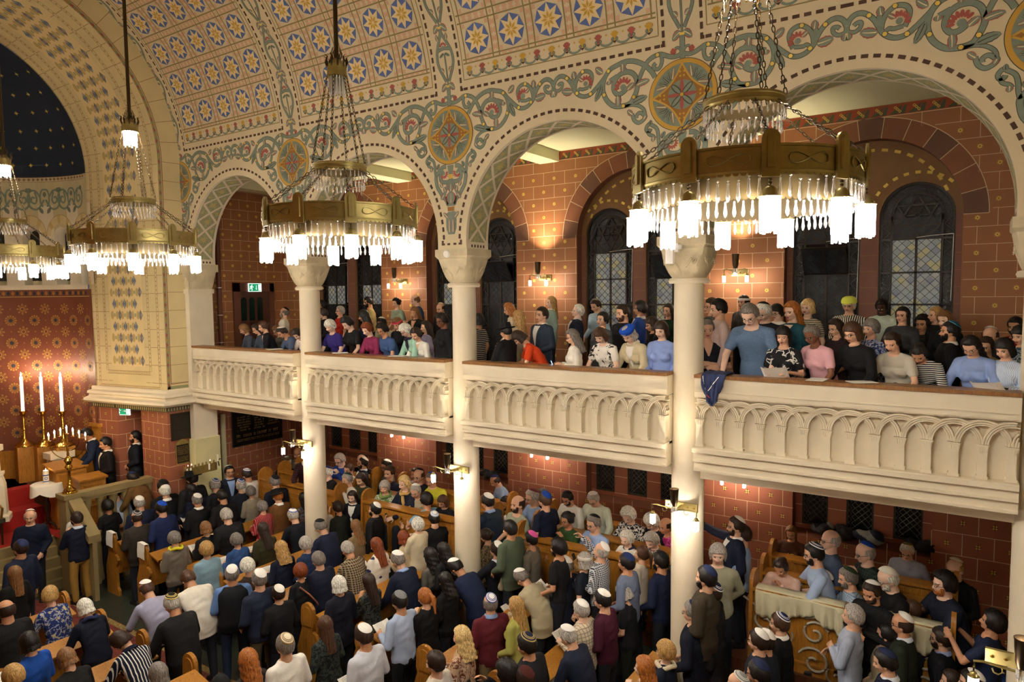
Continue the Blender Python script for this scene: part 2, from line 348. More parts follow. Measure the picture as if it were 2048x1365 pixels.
# vault shell
NV = 72
for k in range(NV):
    a, b = pi*k/NV, pi*(k+1)/NV
    q = lambda x, t: (x, YC+RV*cos(t), ZS+RV*sin(t))
    xs = [-13.35]+[-13+i*1.0 for i in range(0, 18)]
    for i in range(len(xs)-1): vault.poly([q(xs[i], a), q(xs[i], b), q(xs[i+1], b), q(xs[i+1], a)], VAULT)
def both(s): return wall if s < 0 else vault
class PB(Paint):       # paints on wall or vault, whichever lies under the shape
    def poly(s, pts, m, l=1):
        s.mb = both(s.oy+pts[0][1]); Paint.poly(s, pts, m, l)
    def ribbon(s, pts, w, m, l=2, taper=0, n=5):
        s.mb = both(s.oy+pts[0][1]); Paint.ribbon(s, pts, w, m, l, taper, n)
for i, px in enumerate(XP[:5]):
    for sg in (1, -1):
        if i == 0 and sg == -1: continue
        P = PB(None, MAP, px, 0, sg)
        for pts, w in RIBS: P.orib(pts, w*.9)
        for a, b, w, r in LEAVES: P.leaf(a, b, w*.85, r)
        for a, b in FLOWS: P.flower(a, b)
        for x, y in BINDS:
            P.disc((x, y), .03, DKLINE, 6, 6); P.disc((x, y), .024, YELP, 7, 6)
        for k in range(5):                    # small flowers beside the stem
            P.disc((.11+.02*cos(k*1.3), .2+.02*sin(k*1.3)), .02, REDP, 5, 6)
        P.orib([(.02,.2),(.05,.235),(.09,.23)], .02)
        # dashes: round the arch, beside the rib, along the panel foot
        xc = S/2; n = 22
        for k in range(n):
            t0 = pi-(pi/2)*(k+.2)/n; t1 = pi-(pi/2)*(k+.8)/n
            if sg < 0 or True:
                r0, r1 = 1.578, 1.617
                P.poly([(xc+r0*cos(t0), ZA-ZS+r0*sin(t0)), (xc+r0*cos(t1), ZA-ZS+r0*sin(t1)), (xc+r1*cos(t1), ZA-ZS+r1*sin(t1)), (xc+r1*cos(t0), ZA-ZS+r1*sin(t0))], BROWN, 1)
        for k in range(13): P.rect(.272+k*.1175, .275, .345+k*.1175, .313, BROWN, 1)
        P.rect(.212, .275, .262, .313, BROWN, 1); P.rect(.212, .275, .248, .345, BROWN, 2)
        for k in range(38): P.rect(.212, .385+k*.1175, .248, .46+k*.1175, BROWN, 1)
        P.rect(.15, 6.63-ZS, .19, 6.70-ZS, BROWN, 1); P.rect(.128, 6.63-ZS, .19, 6.66-ZS, BROWN, 2); P.rect(.03, 6.63-ZS, .085, 6.66-ZS, BROWN, 1)
        P.ribbon([(.29,.415),(.29,1),(.29,2),(.29,3),(.29,5)], .014, OLIVE, 1, 0, 12)
        if i in (0, 1, 2, 3, 4):
            P.ribbon([(.29,.415),(1.744,.415)], .014, OLIVE, 1, 0, 1)
    P = PB(None, MAP, px, 0, 1)
    # stem ornament on the pier
    P.orib([(0,.1),(0,.25),(0,.4)], .055)
    P.poly([(-.06,-.74),(.06,-.74),(.035,-.87),(-.035,-.87)], GREEN, 3)
    P.poly([(-.04,-.87),(.04,-.87),(.03,-.92),(0,-.94),(-.03,-.92)], YEL2, 5)
    P.orib([(0,-.93),(0,-1.0)], .06)
    for (z0, z1, w) in ((-1.13,-1.0,.14),(-1.3,-1.12,.22)): P.leaf((0,z0),(0,z1), w, 1, 4, 0)
    P.poly([(-.07,-1.33),(.07,-1.33),(.11,-1.19),(0,-1.15),(-.11,-1.19)], GREEN, 3)
    P.poly([(-.06,-1.4),(.06,-1.4),(.065,-1.34),(-.065,-1.34)], DGOLD, 5)
    P.poly([(-.05,-1.41),(.05,-1.41),(.10,-1.44),(.095,-1.65),(.06,-1.74),(-.06,-1.74),(-.095,-1.65),(-.10,-1.44)], GREEN, 3)
    for dx in (-.035, .035): P.leaf((dx,-1.73),(dx,-1.5), .07, 1, 5, 0)
    for sg in (-1, 1): P.leaf((sg*.06,-1.5),(sg*.14,-1.42), .07, 1, 4, 0)
    # medallion
    c = (0, -.312)
    P.disc(c, .418, DKLINE, 6, 48); P.disc(c, .41, GOLDP, 7, 48); P.disc(c, .362, DGOLD, 8, 48)
    for k in range(4):
        a = k*pi/2; R = .362
        pts = [(c[0]+R*cos(a+pi/2*j/10), c[1]+R*sin(a+pi/2*j/10)) for j in range(11)]
        cc = (c[0]+.5*cos(a+pi/4), c[1]+.5*sin(a+pi/4)); e = []
        A = pts[0]; B = pts[-1]
        for j in range(1, 10):
            t = j/10; mx = B[0]+(A[0]-B[0])*t; my = B[1]+(A[1]-B[1])*t
            bul = .06*sin(pi*t); e.append((mx-cos(a+pi/4)*bul, my-sin(a+pi/4)*bul))
        P.poly(pts+e, GREEN, 9)
        P.ribbon([B]+e+[A], .02, GOLDP, 12, 0, 1)
        for d in (-.5, -.25, 0, .25, .5):
            b0 = a+pi/4+d
            P.leaf((c[0]+.215*cos(a+pi/4+d*.4), c[1]+.215*sin(a+pi/4+d*.4)), (c[0]+.345*cos(b0), c[1]+.345*sin(b0)), .06, abs(d) > .3, 10, 0)
        for rr in (.22, .27): 
            for dd in (-.1, .1): P.disc((c[0]+rr*cos(a+dd), c[1]+rr*sin(a+dd)), .014, YEL2, 10, 6)
    P.disc(c, .17, GREEN, 13, 24)
    for k in range(8):
        a = k*pi/4
        P.disc((c[0]+.095*cos(a), c[1]+.095*sin(a)), .085, DKLINE if k % 2 else REDP, 14, 10, .28 if k % 2 == 0 else .42, rot=a-pi/2)
        if k % 2: P.disc((c[0]+.095*cos(a), c[1]+.095*sin(a)), .075, GREEN, 15, 10, .28, rot=a-pi/2)
    P.disc(c, .022, YEL2, 16, 10)
    # candelabrum ornament up the rib
    for k in range(6):
        o = .375+k*.79
        Q = PB(None, MAP, px, o, 1)
        for sg in (1, -1):
            Q = PB(None, MAP, px, o, sg)
            Q.orib([(.025,.07),(.07,.16),(.115,.25),(.14,.345),(.13,.46),(.10,.54),(.04,.66),(.0,.74),(0,.80)], .034)
            Q.leaf((.01,.03),(.13,-.01), .12, 1, 4, -.6); Q.leaf((.045,.2),(.10,.255), .08, 1, 4)
            Q.leaf((.07,.62),(.10,.71), .07, 1, 4); Q.leaf((.01,.46),(.085,.40), .05, 0, 4)
        Q.orib([(0,0),(0,.1),(0,.3),(0,.45)], .016); Q.orib([(-.11,.5),(0,.52),(.11,.5)], .035)
        Q.flower((0,.54),(0,.6)); Q.poly([(-.03,-.01),(.03,-.01),(.03,.02),(-.03,.02)], YELP, 7); Q.orib([(0,-.12),(0,0)], .05)
# star panels
PIT_ = .5735
for bay in range(5):
    P = PB(None, MAP, XP[bay]+S/2, 0, 1)
    for k in range(13):
        x = (k-6)*.2235; c = YEL2 if k % 2 == 0 else REDP
        for j in range(5):
            t = (j-2)*.45; P.disc((x+.035*sin(t), .52+.045*cos(t)), .03, c, 3, 8, .5, rot=-t)
        P.disc((x, .51), .034, c, 3, 8)
        for sg in (-1, 1): P.disc((x+sg*.028, .497), .021, DKLINE, 4, 8); P.disc((x+sg*.028, .497), .016, GREEN, 5, 8)
        P.poly([(x-.035,.475),(x+.035,.475),(x,.445)], BROWN, 5)
        if k < 12:
            P.disc((x+.112, .56), .013, YEL2, 3, 8)
            P.ribbon([(x+.03,.468),(x+.07,.443),(x+.112,.436),(x+.154,.443),(x+.194,.468)], .028, GREEN, 2, 0, 3)
    P.ribbon([(-1.434,.626),(1.434,.626)], .02, OLIVE, 2, 0, 1)
    rows = 8
    for r in range(rows):
        cy = .912+PIT_*r
        for ln in (cy-.235, cy+.235): P.ribbon([(-1.434,ln),(1.434,ln)], .02, OLIVE, 2, 0, 1)
        for q in range(5):
            cx = (q-2)*PIT_
            for k in range(8):
                a = k*pi/4+pi/2-.0; b = a+pi/4; mdl = a+pi/8
                P.poly([(cx+.207*cos(a), cy+.207*sin(a)), (cx+.207*cos(b), cy+.207*sin(b)), (cx+.108*cos(mdl), cy+.108*sin(mdl))], BLUEP, 3)
                P.poly([(cx+.012*cos(a), cy+.012*sin(a)), (cx+.058*cos(a-.33), cy+.058*sin(a-.33)), (cx+.108*cos(a), cy+.108*sin(a)), (cx+.058*cos(a+.33), cy+.058*sin(a+.33))], YEL2, 5)
                P.poly([(cx, cy), (cx+.108*cos(a-pi/8), cy+.108*sin(a-pi/8)), (cx+.205*cos(a), cy+.205*sin(a)), (cx+.108*cos(mdl), cy+.108*sin(mdl))], PALE, 2)
            for sx in (-1, 1):
                for sy in (-1, 1): P.rect(cx+sx*.195-.025, cy+sy*.19-.028, cx+sx*.195+.025, cy+sy*.19+.028, PINKP, 2)
            for k in range(4):       # half discs in the bands
                t = (k-1.5)*.105
                for sg in (-1, 1):
                    P.disc((cx+t, cy+PIT_/2+sg*.038), .042, PINKP, 2, 6, 1, (0 if sg < 0 else pi), (pi if sg < 0 else 2*pi))
                    if q < 4: P.disc((cx+PIT_/2+sg*.038, cy+t), .042, PINKP, 2, 6, 1, (-pi/2 if sg < 0 else pi/2), (pi/2 if sg < 0 else 1.5*pi))
                if r == 0: P.disc((cx+t, .672), .04, PINKP, 2, 6, 1, pi, 2*pi)
            if q < 4: P.poly([(cx+PIT_/2-.025, cy+PIT_/2), (cx+PIT_/2, cy+PIT_/2-.035), (cx+PIT_/2+.025, cy+PIT_/2), (cx+PIT_/2, cy+PIT_/2+.035)], PINKP, 2)
    for q in range(6):
        for d in (-.052, .052):
            x = (q-2.5)*PIT_+d
            if abs(x) < 1.43: P.ribbon([(x,.626)]+[(x,.626+.5*j) for j in range(1, 10)], .02, OLIVE, 2, 0, 2)
wall.build('wall_arcade_right', kind='structure'); vault.build('ceiling_vault', kind='structure')
# ================================================================ columns, capitals, parapets
def build_column(i, px):
    c = MB(); y0 = T/2
    t = thing('column', COLLAB[i], 'column', (px, y0, FZ))
    up = MB(); up.lathe([(.205,0),(.2,.1),(.198,3.2)], CREAM, n=32); up.build('lower_shaft', t, True)
    m = MB(); m.lathe([(.198,3.2),(.182,4.6),(.178,6.02-FZ)], CREAM, n=32); m.build('shaft', t, True)
    m = MB(); m.lathe([(.17,5.66),(.235,5.66),(.25,5.69),(.235,5.72),(.2,5.73)], CREAM, n=32); m.build('necking_ring', t, True)
    m = MB(); rings = []
    for k in range(11):
        f = k/10; z = 5.72+f*.36; w = .195+(.285-.195)*(f**.75); e = 2+7*f    # round foot to square head
        ring = []
        for j in range(40):
            a = 2*pi*j/40; ca, sa = cos(a), sin(a)
            r = w/((abs(ca)**e+abs(sa)**e)**(1/e))
            rel = .010*sin(4*a*3)*sin(pi*f)*(1 if f < .8 else .4)
            ring.append((ca*(r+rel), sa*(r+rel), z))
        rings.append(ring)
    m.sweep(rings, STONE2); 
    for k in range(4):                       # carved volutes on every face
        R = Matrix.Rotation(k*pi/2, 4, 'Z')
        for sg in (-1, 1):
            for rr in (.03, .055, .08):
                pts = [R @ Vector((.268-.05*(1-q/12), sg*(.11-rr*cos(q*.36)*.9), 5.955+rr*sin(q*.36)*.9)) for q in range(13)]
                m.tube(pts, .007, STONE2, 5)
            m.tube([R @ Vector((.20, sg*.02, 5.76)), R @ Vector((.235, sg*.05, 5.86)), R @ Vector((.262, sg*.12, 5.96))], .012, STONE2, 5)
    m.build('capital', t, True)
    m = MB()
    for a, b, z0, z1 in ((.27,.30,6.08,6.12),(.30,.30,6.12,6.222)):
        m.sweep([[(a,a,z0-.0),(-a,a,z0),(-a,-a,z0),(a,-a,z0)], [(b,b,z1),(-b,b,z1),(-b,-b,z1),(b,-b,z1)]], STONE2)
    m.build('abacus', t)
STONE2 = mat('carved_limestone', '#cfc1a0', .85, var=.15, vscale=6, bump=.25, bscale=50)
COLLAB = ['cream pilaster at the triumphal arch, furthest left of the arcade', 'round cream column under the leftmost painted medallion', 'round cream column with a white smoke detector on its capital', 'thick bright column between two gallery bays, blue jacket hanging at its right', 'column at the right edge of the photo, mostly cut off']
for i in range(1, 5): build_column(i, XP[i])
# pilaster at the far end of the arcade
t = thing('pilaster', COLLAB[0], 'pilaster', (XP[0], 0, 0))
m = MB(); m.box((.05,-.02,6.0),(.19,.5,3.0), CREAM); m.box((.05,-.06,FZ),(.26,.5,3.0), mat('pilaster_foot_paint', '#d6cf9c', .75, var=.06)); m.build('shaft', t)
m = MB(); m.box((.045,-.05,5.98),(.225,.52,6.07), CREAM); m.build('necking_ring', t, True)
m = MB()
m.sweep([[(a,b,z) for a, b in ((w,ya),(w,w2),(.045,w2),(.045,ya))] for w, w2, ya, z in ((.19,.49,-.01,6.06),(.22,.52,-.035,6.2),(.27,.55,-.06,6.42))], STONE2)
for sg in (0, 1):
    for rr in (.03, .055, .08): m.tube([(.272-.03*(1-q/12), .13+sg*.24-rr*cos(q*.36)*.9*(1 if sg else -1), 6.3+rr*sin(q*.36)) for q in range(13)], .008, STONE2, 5)
    for rr in (.03, .055, .08): m.tube([(.12+sg*.06-rr*.8*cos(q*.36)*.9*(1 if sg else -1), -.055, 6.3+rr*sin(q*.36)) for q in range(13)], .008, STONE2, 5)
m.build('capital', t, True)
m = MB(); m.box((.045,-.09,6.42),(.3,.58,6.57), STONE2); m.build('abacus', t)
# white disc sensor and small white camera on the capitals
m = MB(); m.lathe([(0,0),(.055,0),(.058,.02),(.045,.045),(0,.05)], WHITE, n=20, M=Matrix.Translation((XP[2]-.06, -.032, 6.50)) @ Matrix.Rotation(pi/2, 4, 'X'))
tag(m.build('smoke_detector', smooth=True), 'round white smoke detector on the column capital in mid picture', 'smoke detector')
t = thing('speaker_box', 'small white box unit on the capital behind the big right chandelier', 'speaker', (XP[3]-.07, -.08, 6.36))
m = MB(); m.box((-.075,-.06,-.12),(.015,.0,.13), WHITE); m.build('housing', t); m = MB(); m.box((.015,-.01,.02),(.06,.06,.12), WHITE); m.lathe([(0,-.03),(.045,-.03),(.045,.02),(0,.02)], WHITE, n=14, c=(.06,.0,.08)); m.build('mount', t)
# parapets of the gallery, one per bay
PR = S/15
def build_parapet(bay, label):
    x0, x1 = XP[bay]+(.17 if bay else .2), XP[bay+1]-.17; L = x1-x0
    t = thing('gallery_parapet', label, 'balustrade', (0,0,0), 0, None)
    m = MB(); m.box((x0,0,4.66),(x1,.2,4.885), CREAM); m.box((x0,-.012,4.715),(x1,.01,4.722), CREAM); m.box((x0,.02,4.645),(x1,.19,4.66), CREAM); m.build('top_rail', t)
    m = MB(); m.box((x0,-.02,4.885),(x1,.24,4.925), RAILW); m.build('hand_rail', t)
    m = MB(); m.box((x0,.085,4.03),(x1,.19,4.64), CREAM); m.build('back_panel', t)
    ar = MB(); n0 = 0
    k = 0
    for k in range(-1, 17):
        cx = XP[bay]+PR*k
        if cx-.24 > x1 or cx+.24 < x0: continue
        N = 20
        for (r0, r1, d) in ((.180,.238,.004),(.182,.195,-.012),(.2025,.2155,-.012),(.223,.236,-.012)):
            pr = []
            for j in range(N+1):
                a = pi*j/N; dep = .012+.022*(.5+.5*cos(a))+d      # left half runs over its neighbour
                xx = [cx+r*cos(a) for r in (r0, r1)]
                pr.append([(xx[0], dep, 4.40+r0*sin(a)), (xx[1], dep, 4.40+r1*sin(a)), (xx[1], .09, 4.40+r1*sin(a)), (xx[0], .09, 4.40+r0*sin(a))])
            pr = [q for q in pr if min(p[0] for p in q) >= x0-.001 and max(p[0] for p in q) <= x1+.001]
            if len(pr) > 2: ar.sweep(pr, CREAM)
    ar.build('interlaced_arches', t)
    for k in range(0, 16):
        cx = XP[bay]+PR*k
        if cx-.045 < x0 or cx+.045 > x1: continue
        p = MB(); z = 4.06
        p.extr([(-.05,0),(.05,0),(.05,.028),(.042,.034),(.040,.255),(.058,.335),(-.058,.335),(-.040,.255),(-.042,.034),(-.05,.028)], CREAM, lambda a, b: (cx+a, .0, z+b), lambda a, b: (cx+a, .09, z+b))
        for q in (-.035, -.012, .012, .035): p.extr([(q*.7-.006,.27),(q*.7+.006,.27),(q+.01,.325),(q-.01,.325)], CREAM, lambda a, b: (cx+a, -.012, z+b), lambda a, b: (cx+a, .01, z+b))
        p.build('pilaster_strip', t)
    m = MB()
    prof = [(.2,4.06),(-.06,4.06),(-.075,4.05),(-.075,4.0),(-.03,3.985),(-.03,3.915),(-.045,3.91),(-.045,3.885),(0,3.87),(0,3.80),(-.02,3.79),(-.02,3.765),(.2,3.765)]
    m.sweep([[(x, y, z) for y, z in prof] for x in (x0, x1)], CREAM); m.build('cornice', t)
for b, l in enumerate(['cream gallery parapet in the far left bay beside the painted pier', 'cream gallery parapet between the first and second round columns', 'cream gallery parapet in the middle bay, between second and third columns', 'cream gallery parapet in the right bay with the blue jacket']):
    build_parapet(b, l)
# gallery floor and ceiling
m = MB(); m.box((-13.8,.2,3.62),(4.3,2.82,3.9), CREAM); m.box((-13.8,.2,3.9),(4.3,.75,3.95), DARKF); m.box((-13.8,.75,3.9),(4.3,1.4,4.1), DARKF); m.box((-13.8,1.4,3.9),(4.3,2.05,4.28), DARKF); m.box((-13.8,2.05,3.9),(4.3,2.82,4.44), DARKF)
m.build('floor_gallery', kind='structure')
m = MB(); m.poly([(-13.9,T,8.42),(-13.9,3,8.42),(4.3,3,8.42),(4.3,T,8.42)], CEIL)
for px in XP: m.box((px-.2,T-.02,8.24),(px+.2,2.84,8.43), CEIL)
m.build('ceiling_gallery', kind='structure')
# ================================================================ outer wall with niches and windows
YW = 2.82; YN = 3.0
NC = [XP[b]+S/2-.09 for b in range(5)]
def flower8(P, x, z, r, m, l=2):
    for k in range(8):
        a = k*pi/4; P.disc((x+.6*r*cos(a), z+.6*r*sin(a)), r*.42, m, l, 6, .55, rot=a-pi/2)
    P.disc((x, z), r*.22, BROWN, l+1, 6)
def WALLR(x, z, h): return (x, YW-h, z)
def innich(x, z):
    for c in NC:
        if abs(x-c) < 1.105 and z < 6.88: return True
        if math.hypot(x-c, z-6.88) < (1.385 if z > 6.88 else 0): return True
    return False
ow = MB()
xs = [-13.8]
for c in NC: xs += [c-1.105, c+1.105]
xs += [4.3]
for i in range(0, len(xs), 2):
    if xs[i+1] > xs[i]: ow.poly([(xs[i],YW,3.9),(xs[i+1],YW,3.9),(xs[i+1],YW,8.42),(xs[i],YW,8.42)], REDW)
for c in NC:
    N = 32; r = 1.105
    for i in range(N):
        a, b = pi*i/N, pi*(i+1)/N
        A = (c+r*cos(a), 6.88+r*sin(a)); B = (c+r*cos(b), 6.88+r*sin(b))
        ow.poly([(A[0],YW,A[1]),(A[0],YW,8.42),(B[0],YW,8.42),(B[0],YW,B[1])], REDW)
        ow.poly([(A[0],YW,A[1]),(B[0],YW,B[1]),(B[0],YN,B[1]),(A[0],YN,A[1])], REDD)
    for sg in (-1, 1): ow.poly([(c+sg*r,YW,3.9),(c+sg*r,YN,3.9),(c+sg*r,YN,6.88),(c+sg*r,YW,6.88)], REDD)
    # voussoirs
    P = Paint(ow, WALLR)
    nv = 13
    for k in range(nv):
        a, b = pi*k/nv, pi*(k+1)/nv; n = 4
        for j in range(n):
            t0, t1 = a+(b-a)*j/n, a+(b-a)*(j+1)/n
            P.poly([(c+r0*cos(t), 6.88+r0*sin(t)) for r0, t in ((1.107,t0),(1.385,t0),(1.385,t1),(1.107,t1))], (VOUS2 if k in (0, 3, 6, 9, 12) else VOUS1), 1)
        P.ribbon([(c+1.107*cos(a), 6.88+1.107*sin(a)), (c+1.385*cos(a), 6.88+1.385*sin(a))], .009, JOINT, 2, 0, 1)
    P.ring((c, 6.88), 1.381, 1.391, JOINT, 2, 40, 0, pi)
    # recessed back with two arched holes
    hw = .452; cs = (c-.571, c+.571)
    edges = [c-r, cs[0]-hw, cs[0]+hw, cs[1]-hw, cs[1]+hw, c+r]
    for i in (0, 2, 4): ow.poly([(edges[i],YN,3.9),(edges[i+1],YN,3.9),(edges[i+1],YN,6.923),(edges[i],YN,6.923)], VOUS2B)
    for cw in cs:
        for i in range(20):
            a, b = pi*i/20, pi*(i+1)/20
            A = (cw+hw*cos(a), 6.923+hw*sin(a)); B = (cw+hw*cos(b), 6.923+hw*sin(b))
            ow.poly([(A[0],YN,A[1]),(A[0],YN,7.42),(B[0],YN,7.42),(B[0],YN,B[1])], TYMP)
            ow.poly([(A[0],YN,A[1]),(B[0],YN,B[1]),(B[0],YN+.1,B[1]),(A[0],YN+.1,A[1])], TYMP)
    for cw in cs:
        for sg in (-1, 1): ow.poly([(cw+sg*hw,YN,3.9),(cw+sg*hw,YN+.12,3.9),(cw+sg*hw,YN+.12,6.923),(cw+sg*hw,YN,6.923)], TYMP)
    for i in (0, 2, 4): ow.poly([(edges[i],YN,6.923),(edges[i+1],YN,6.923),(edges[i+1],YN,7.42),(edges[i],YN,7.42)], TYMP)
    ow.poly([(c-r,YN,7.42)]+[(c+r,YN,7.42)]+[(c+sqrt_,YN,z_) for sqrt_, z_ in [(1.105*cos(a), 6.88+1.105*sin(a)) for a in [.51+(pi-1.02)*j/20 for j in range(21)]]], TYMP)
    Q = Paint(ow, lambda x, z, h: (x, YN-h, z))
    for cw in cs:
        for k in range(13):
            a = .12+k*(pi-.24)/12; rr = .58
            if abs(cw+rr*cos(a)-c) > 1.03: continue
            Q.poly([(cw+q*cos(t), 6.923+q*sin(t)) for q, t in ((rr-.02,a-.055),(rr+.02,a-.055),(rr+.02,a+.055),(rr-.02,a+.055))], YELP, 1)
    for k in range(15):
        a = .4+k*(pi-.8)/14; rr = .98
        Q.poly([(c+q*cos(t), 6.88+q*sin(t)) for q, t in ((rr-.02,a-.04),(rr+.02,a-.04),(rr+.02,a+.04),(rr-.02,a+.04))], YELP, 1)
    for i in (0, 2, 4):
        for k in range(13): 
            z = 3.9+k*.2268
            if z < 6.8: Q.rect(edges[i]+.01, z-.004, edges[i+1]-.01, z+.004, JOINTB, 1)
# brick joints and flowers
P = Paint(ow, WALLR)
def joints(P, x0, x1, z0, dz, nz, bx, dx, inside, motif, w=.0036, top=99):
    for k in range(nz+1):
        z = z0+k*dz; n = int((x1-x0)/.06)
        run = None
        for i in range(n+1):
            a = x0+(x1-x0)*i/n; ok = not inside(a, z) and z < top and i < n
            if ok and run is None: run = a
            if not ok and run is not None: P.rect(run, z-w, a, z+w, JOINT, 1); run = None
        if k == nz: break
        off = bx+(dx/2 if k % 2 else 0); j0 = int((x0-off)/dx)-1
        for j in range(j0, j0+int((x1-x0)/dx)+4):
            x = off+j*dx
            if x0 < x < x1 and not inside(x, z+dz/2): P.rect(x-w, z+w, x+w, min(z+dz-w, top), JOINT, 1)
            xm = x+dx/2
            if x0+.12 < xm < x1-.12 and not inside(xm-.08, z+dz/2) and not inside(xm+.08, z+dz/2) and z+dz < top: motif(P, xm, z+dz/2, k)
joints(P, -13.8, 4.3, 4.444, .2268, 17, -6.754, .435, innich, lambda P, x, z, k: flower8(P, x, z, .033, YELP) if z < 8.0 else None, top=8.26)
# painted frieze under the ceiling
def frieze(P, x0, x1, z0=8.263, z1=8.41):
    P.rect(x0, z0, x1, z1, REDF, 1); P.rect(x0, z0-.006, x1, z0+.004, JOINT, 2)
    n = int((x1-x0)/.2235)
    for k in range(n):
        a = x0+k*.2235
        P.poly([(a+.01,z0+.015),(a+.11,z0+.015),(a+.17,z1-.025),(a+.155,z1-.025)], DKGREEN, 2); P.poly([(a+.13,z0+.015),(a+.20,z0+.015),(a+.22,z1-.025),(a+.19,z1-.025)], DKGREEN, 2)
        for j in range(3):
            cx, cz = a+.085+j*.027, z1-.045-j*.028
            P.poly([(cx-.024,cz),(cx-.004,cz+.022),(cx+.02,cz),(cx,cz-.022)], YELP, 3); P.disc((cx-.002, cz), .009, BROWN, 4, 6)
REDF = mat('frieze_red', '#9b4528', .6); DKGREEN = mat('frieze_green', '#4b5238', .6)
frieze(P, -13.8, 4.3)
# lower wall
def inlow(x, z):
    for c in NC:
        if -.93 < x-c < .86 and z > 2.24: return True
    return False
lx = [-13.8]
for c in NC: lx += [c-.93, c+.86]
lx += [4.3]
for i in range(0, len(lx), 2): ow.poly([(lx[i],YW,FZ),(lx[i+1],YW,FZ),(lx[i+1],YW,3.65),(lx[i],YW,3.65)], REDL)
for c in NC:
    a, b = c-.93, c+.86; y1 = 3.02
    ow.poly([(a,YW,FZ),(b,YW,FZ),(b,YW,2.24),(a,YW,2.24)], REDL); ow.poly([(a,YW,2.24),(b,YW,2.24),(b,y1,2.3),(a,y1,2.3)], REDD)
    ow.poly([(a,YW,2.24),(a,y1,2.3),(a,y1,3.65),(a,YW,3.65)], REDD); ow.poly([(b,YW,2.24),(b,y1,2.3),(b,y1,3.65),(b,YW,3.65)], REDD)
    e = [a, c-.83, c-.47, c-.22, c+.14, c+.39, c+.75, b]
    for i in range(0, 8, 2): ow.poly([(e[i],y1,2.3),(e[i+1],y1,2.3),(e[i+1],y1,3.65),(e[i],y1,3.65)], REDL)
    for i in (1, 3, 5): ow.poly([(e[i],y1,2.3),(e[i+1],y1,2.3),(e[i+1],y1,2.37),(e[i],y1,2.37)], REDL)
    Q = Paint(ow, lambda x, z, h: (x, 3.02-h, z))
    for z in (2.36, 2.66, 2.96):
        for i in range(0, 8, 2): Q.rect(e[i], z-.004, e[i+1], z+.004, JOINT, 1)
def motif4(P, x, z, k):
    P.poly([(x-.05,z),(x,z+.012),(x+.05,z),(x,z-.012)], BROWN, 1); P.poly([(x-.012,z),(x,z+.055),(x+.012,z),(x,z-.055)], BROWN, 1)
    for a, b in ((-1,-1),(-1,1),(1,-1),(1,1)): P.rect(x+a*.014-.009, z+b*.014-.009, x+a*.014+.009, z+b*.014+.009, YELP, 2)
joints(P, -13.8, 4.3, .54, .3, 10, -7.095, .352, inlow, motif4)
ow.poly([(-13.8,3.13,FZ),(4.3,3.13,FZ),(4.3,3.13,8.5),(-13.8,3.13,8.5)], BLACK)  # added black sheet behind the windows, hides world light in the gaps
ow.build('wall_right', kind='structure')
# ---------------------------------------------------------------- windows
LEAD = mat('lead', '#2a2723', .5, .4)
def glassmat(name, cols, scale, em=0):
    m = mat(name, '#808080', .3, spec=.35); nt = m.node_tree; L = nt.links; b = nt.nodes['Principled BSDF']
    tc = nd(nt, 'ShaderNodeTexCoord'); mp = nd(nt, 'ShaderNodeMapping'); mp.inputs['Rotation'].default_value = (0, pi/4, 0); mp.inputs['Scale'].default_value = (scale, 0, scale)
    fl = nd(nt, 'ShaderNodeVectorMath', operation='FLOOR'); wn = nd(nt, 'ShaderNodeTexWhiteNoise'); r = nd(nt, 'ShaderNodeValToRGB'); r.color_ramp.interpolation = 'CONSTANT'
    e = r.color_ramp.elements; e[0].color = lin(cols[0]); e[1].color = lin(cols[1]); e[1].position = 1/len(cols)
    for i in range(2, len(cols)): x = e.new(i/len(cols)); x.color = lin(cols[i])
    L.new(tc.outputs['Object'], mp.inputs['Vector']); L.new(mp.outputs['Vector'], fl.inputs[0]); L.new(fl.outputs[0], wn.inputs['Vector']); L.new(wn.outputs['Value'], r.inputs['Fac']); L.new(r.outputs['Color'], b.inputs['Base Color'])
    n2 = nd(nt, 'ShaderNodeTexNoise'); n2.inputs['Scale'].default_value = 28; n2.inputs['Distortion'].default_value = 1.5; L.new(tc.outputs['Object'], n2.inputs['Vector'])
    bp = nd(nt, 'ShaderNodeBump'); bp.inputs['Strength'].default_value = .6; bp.inputs['Distance'].default_value = .02
    L.new(n2.outputs['Fac'], bp.inputs['Height']); L.new(bp.outputs['Normal'], b.inputs['Normal'])
    return m
GL_LIT = glassmat('street_lit_quarry_glass', ['#8f918b','#83878c','#96948a','#767a82','#8a8f8c','#a09872','#7f8580'], 12.2)
GL_DARK = glassmat('dark_quarry_glass', ['#23262c','#2c3038','#1f2228','#30343a','#26292f'], 12.2)
gb = GL_LIT.node_tree; gb.links.new(gb.nodes['Color Ramp'].outputs[0], gb.nodes['Principled BSDF'].inputs['Emission Color']); gb.nodes['Principled BSDF'].inputs['Emission Strength'].default_value = .07  # faint glow of the panes stands in for street light behind them
GL_BORD = mat('dark_border_glass', '#191c1f', .12, bump=.5, bscale=60)
NIGHT = mat('night_pane', '#05091a', .15)
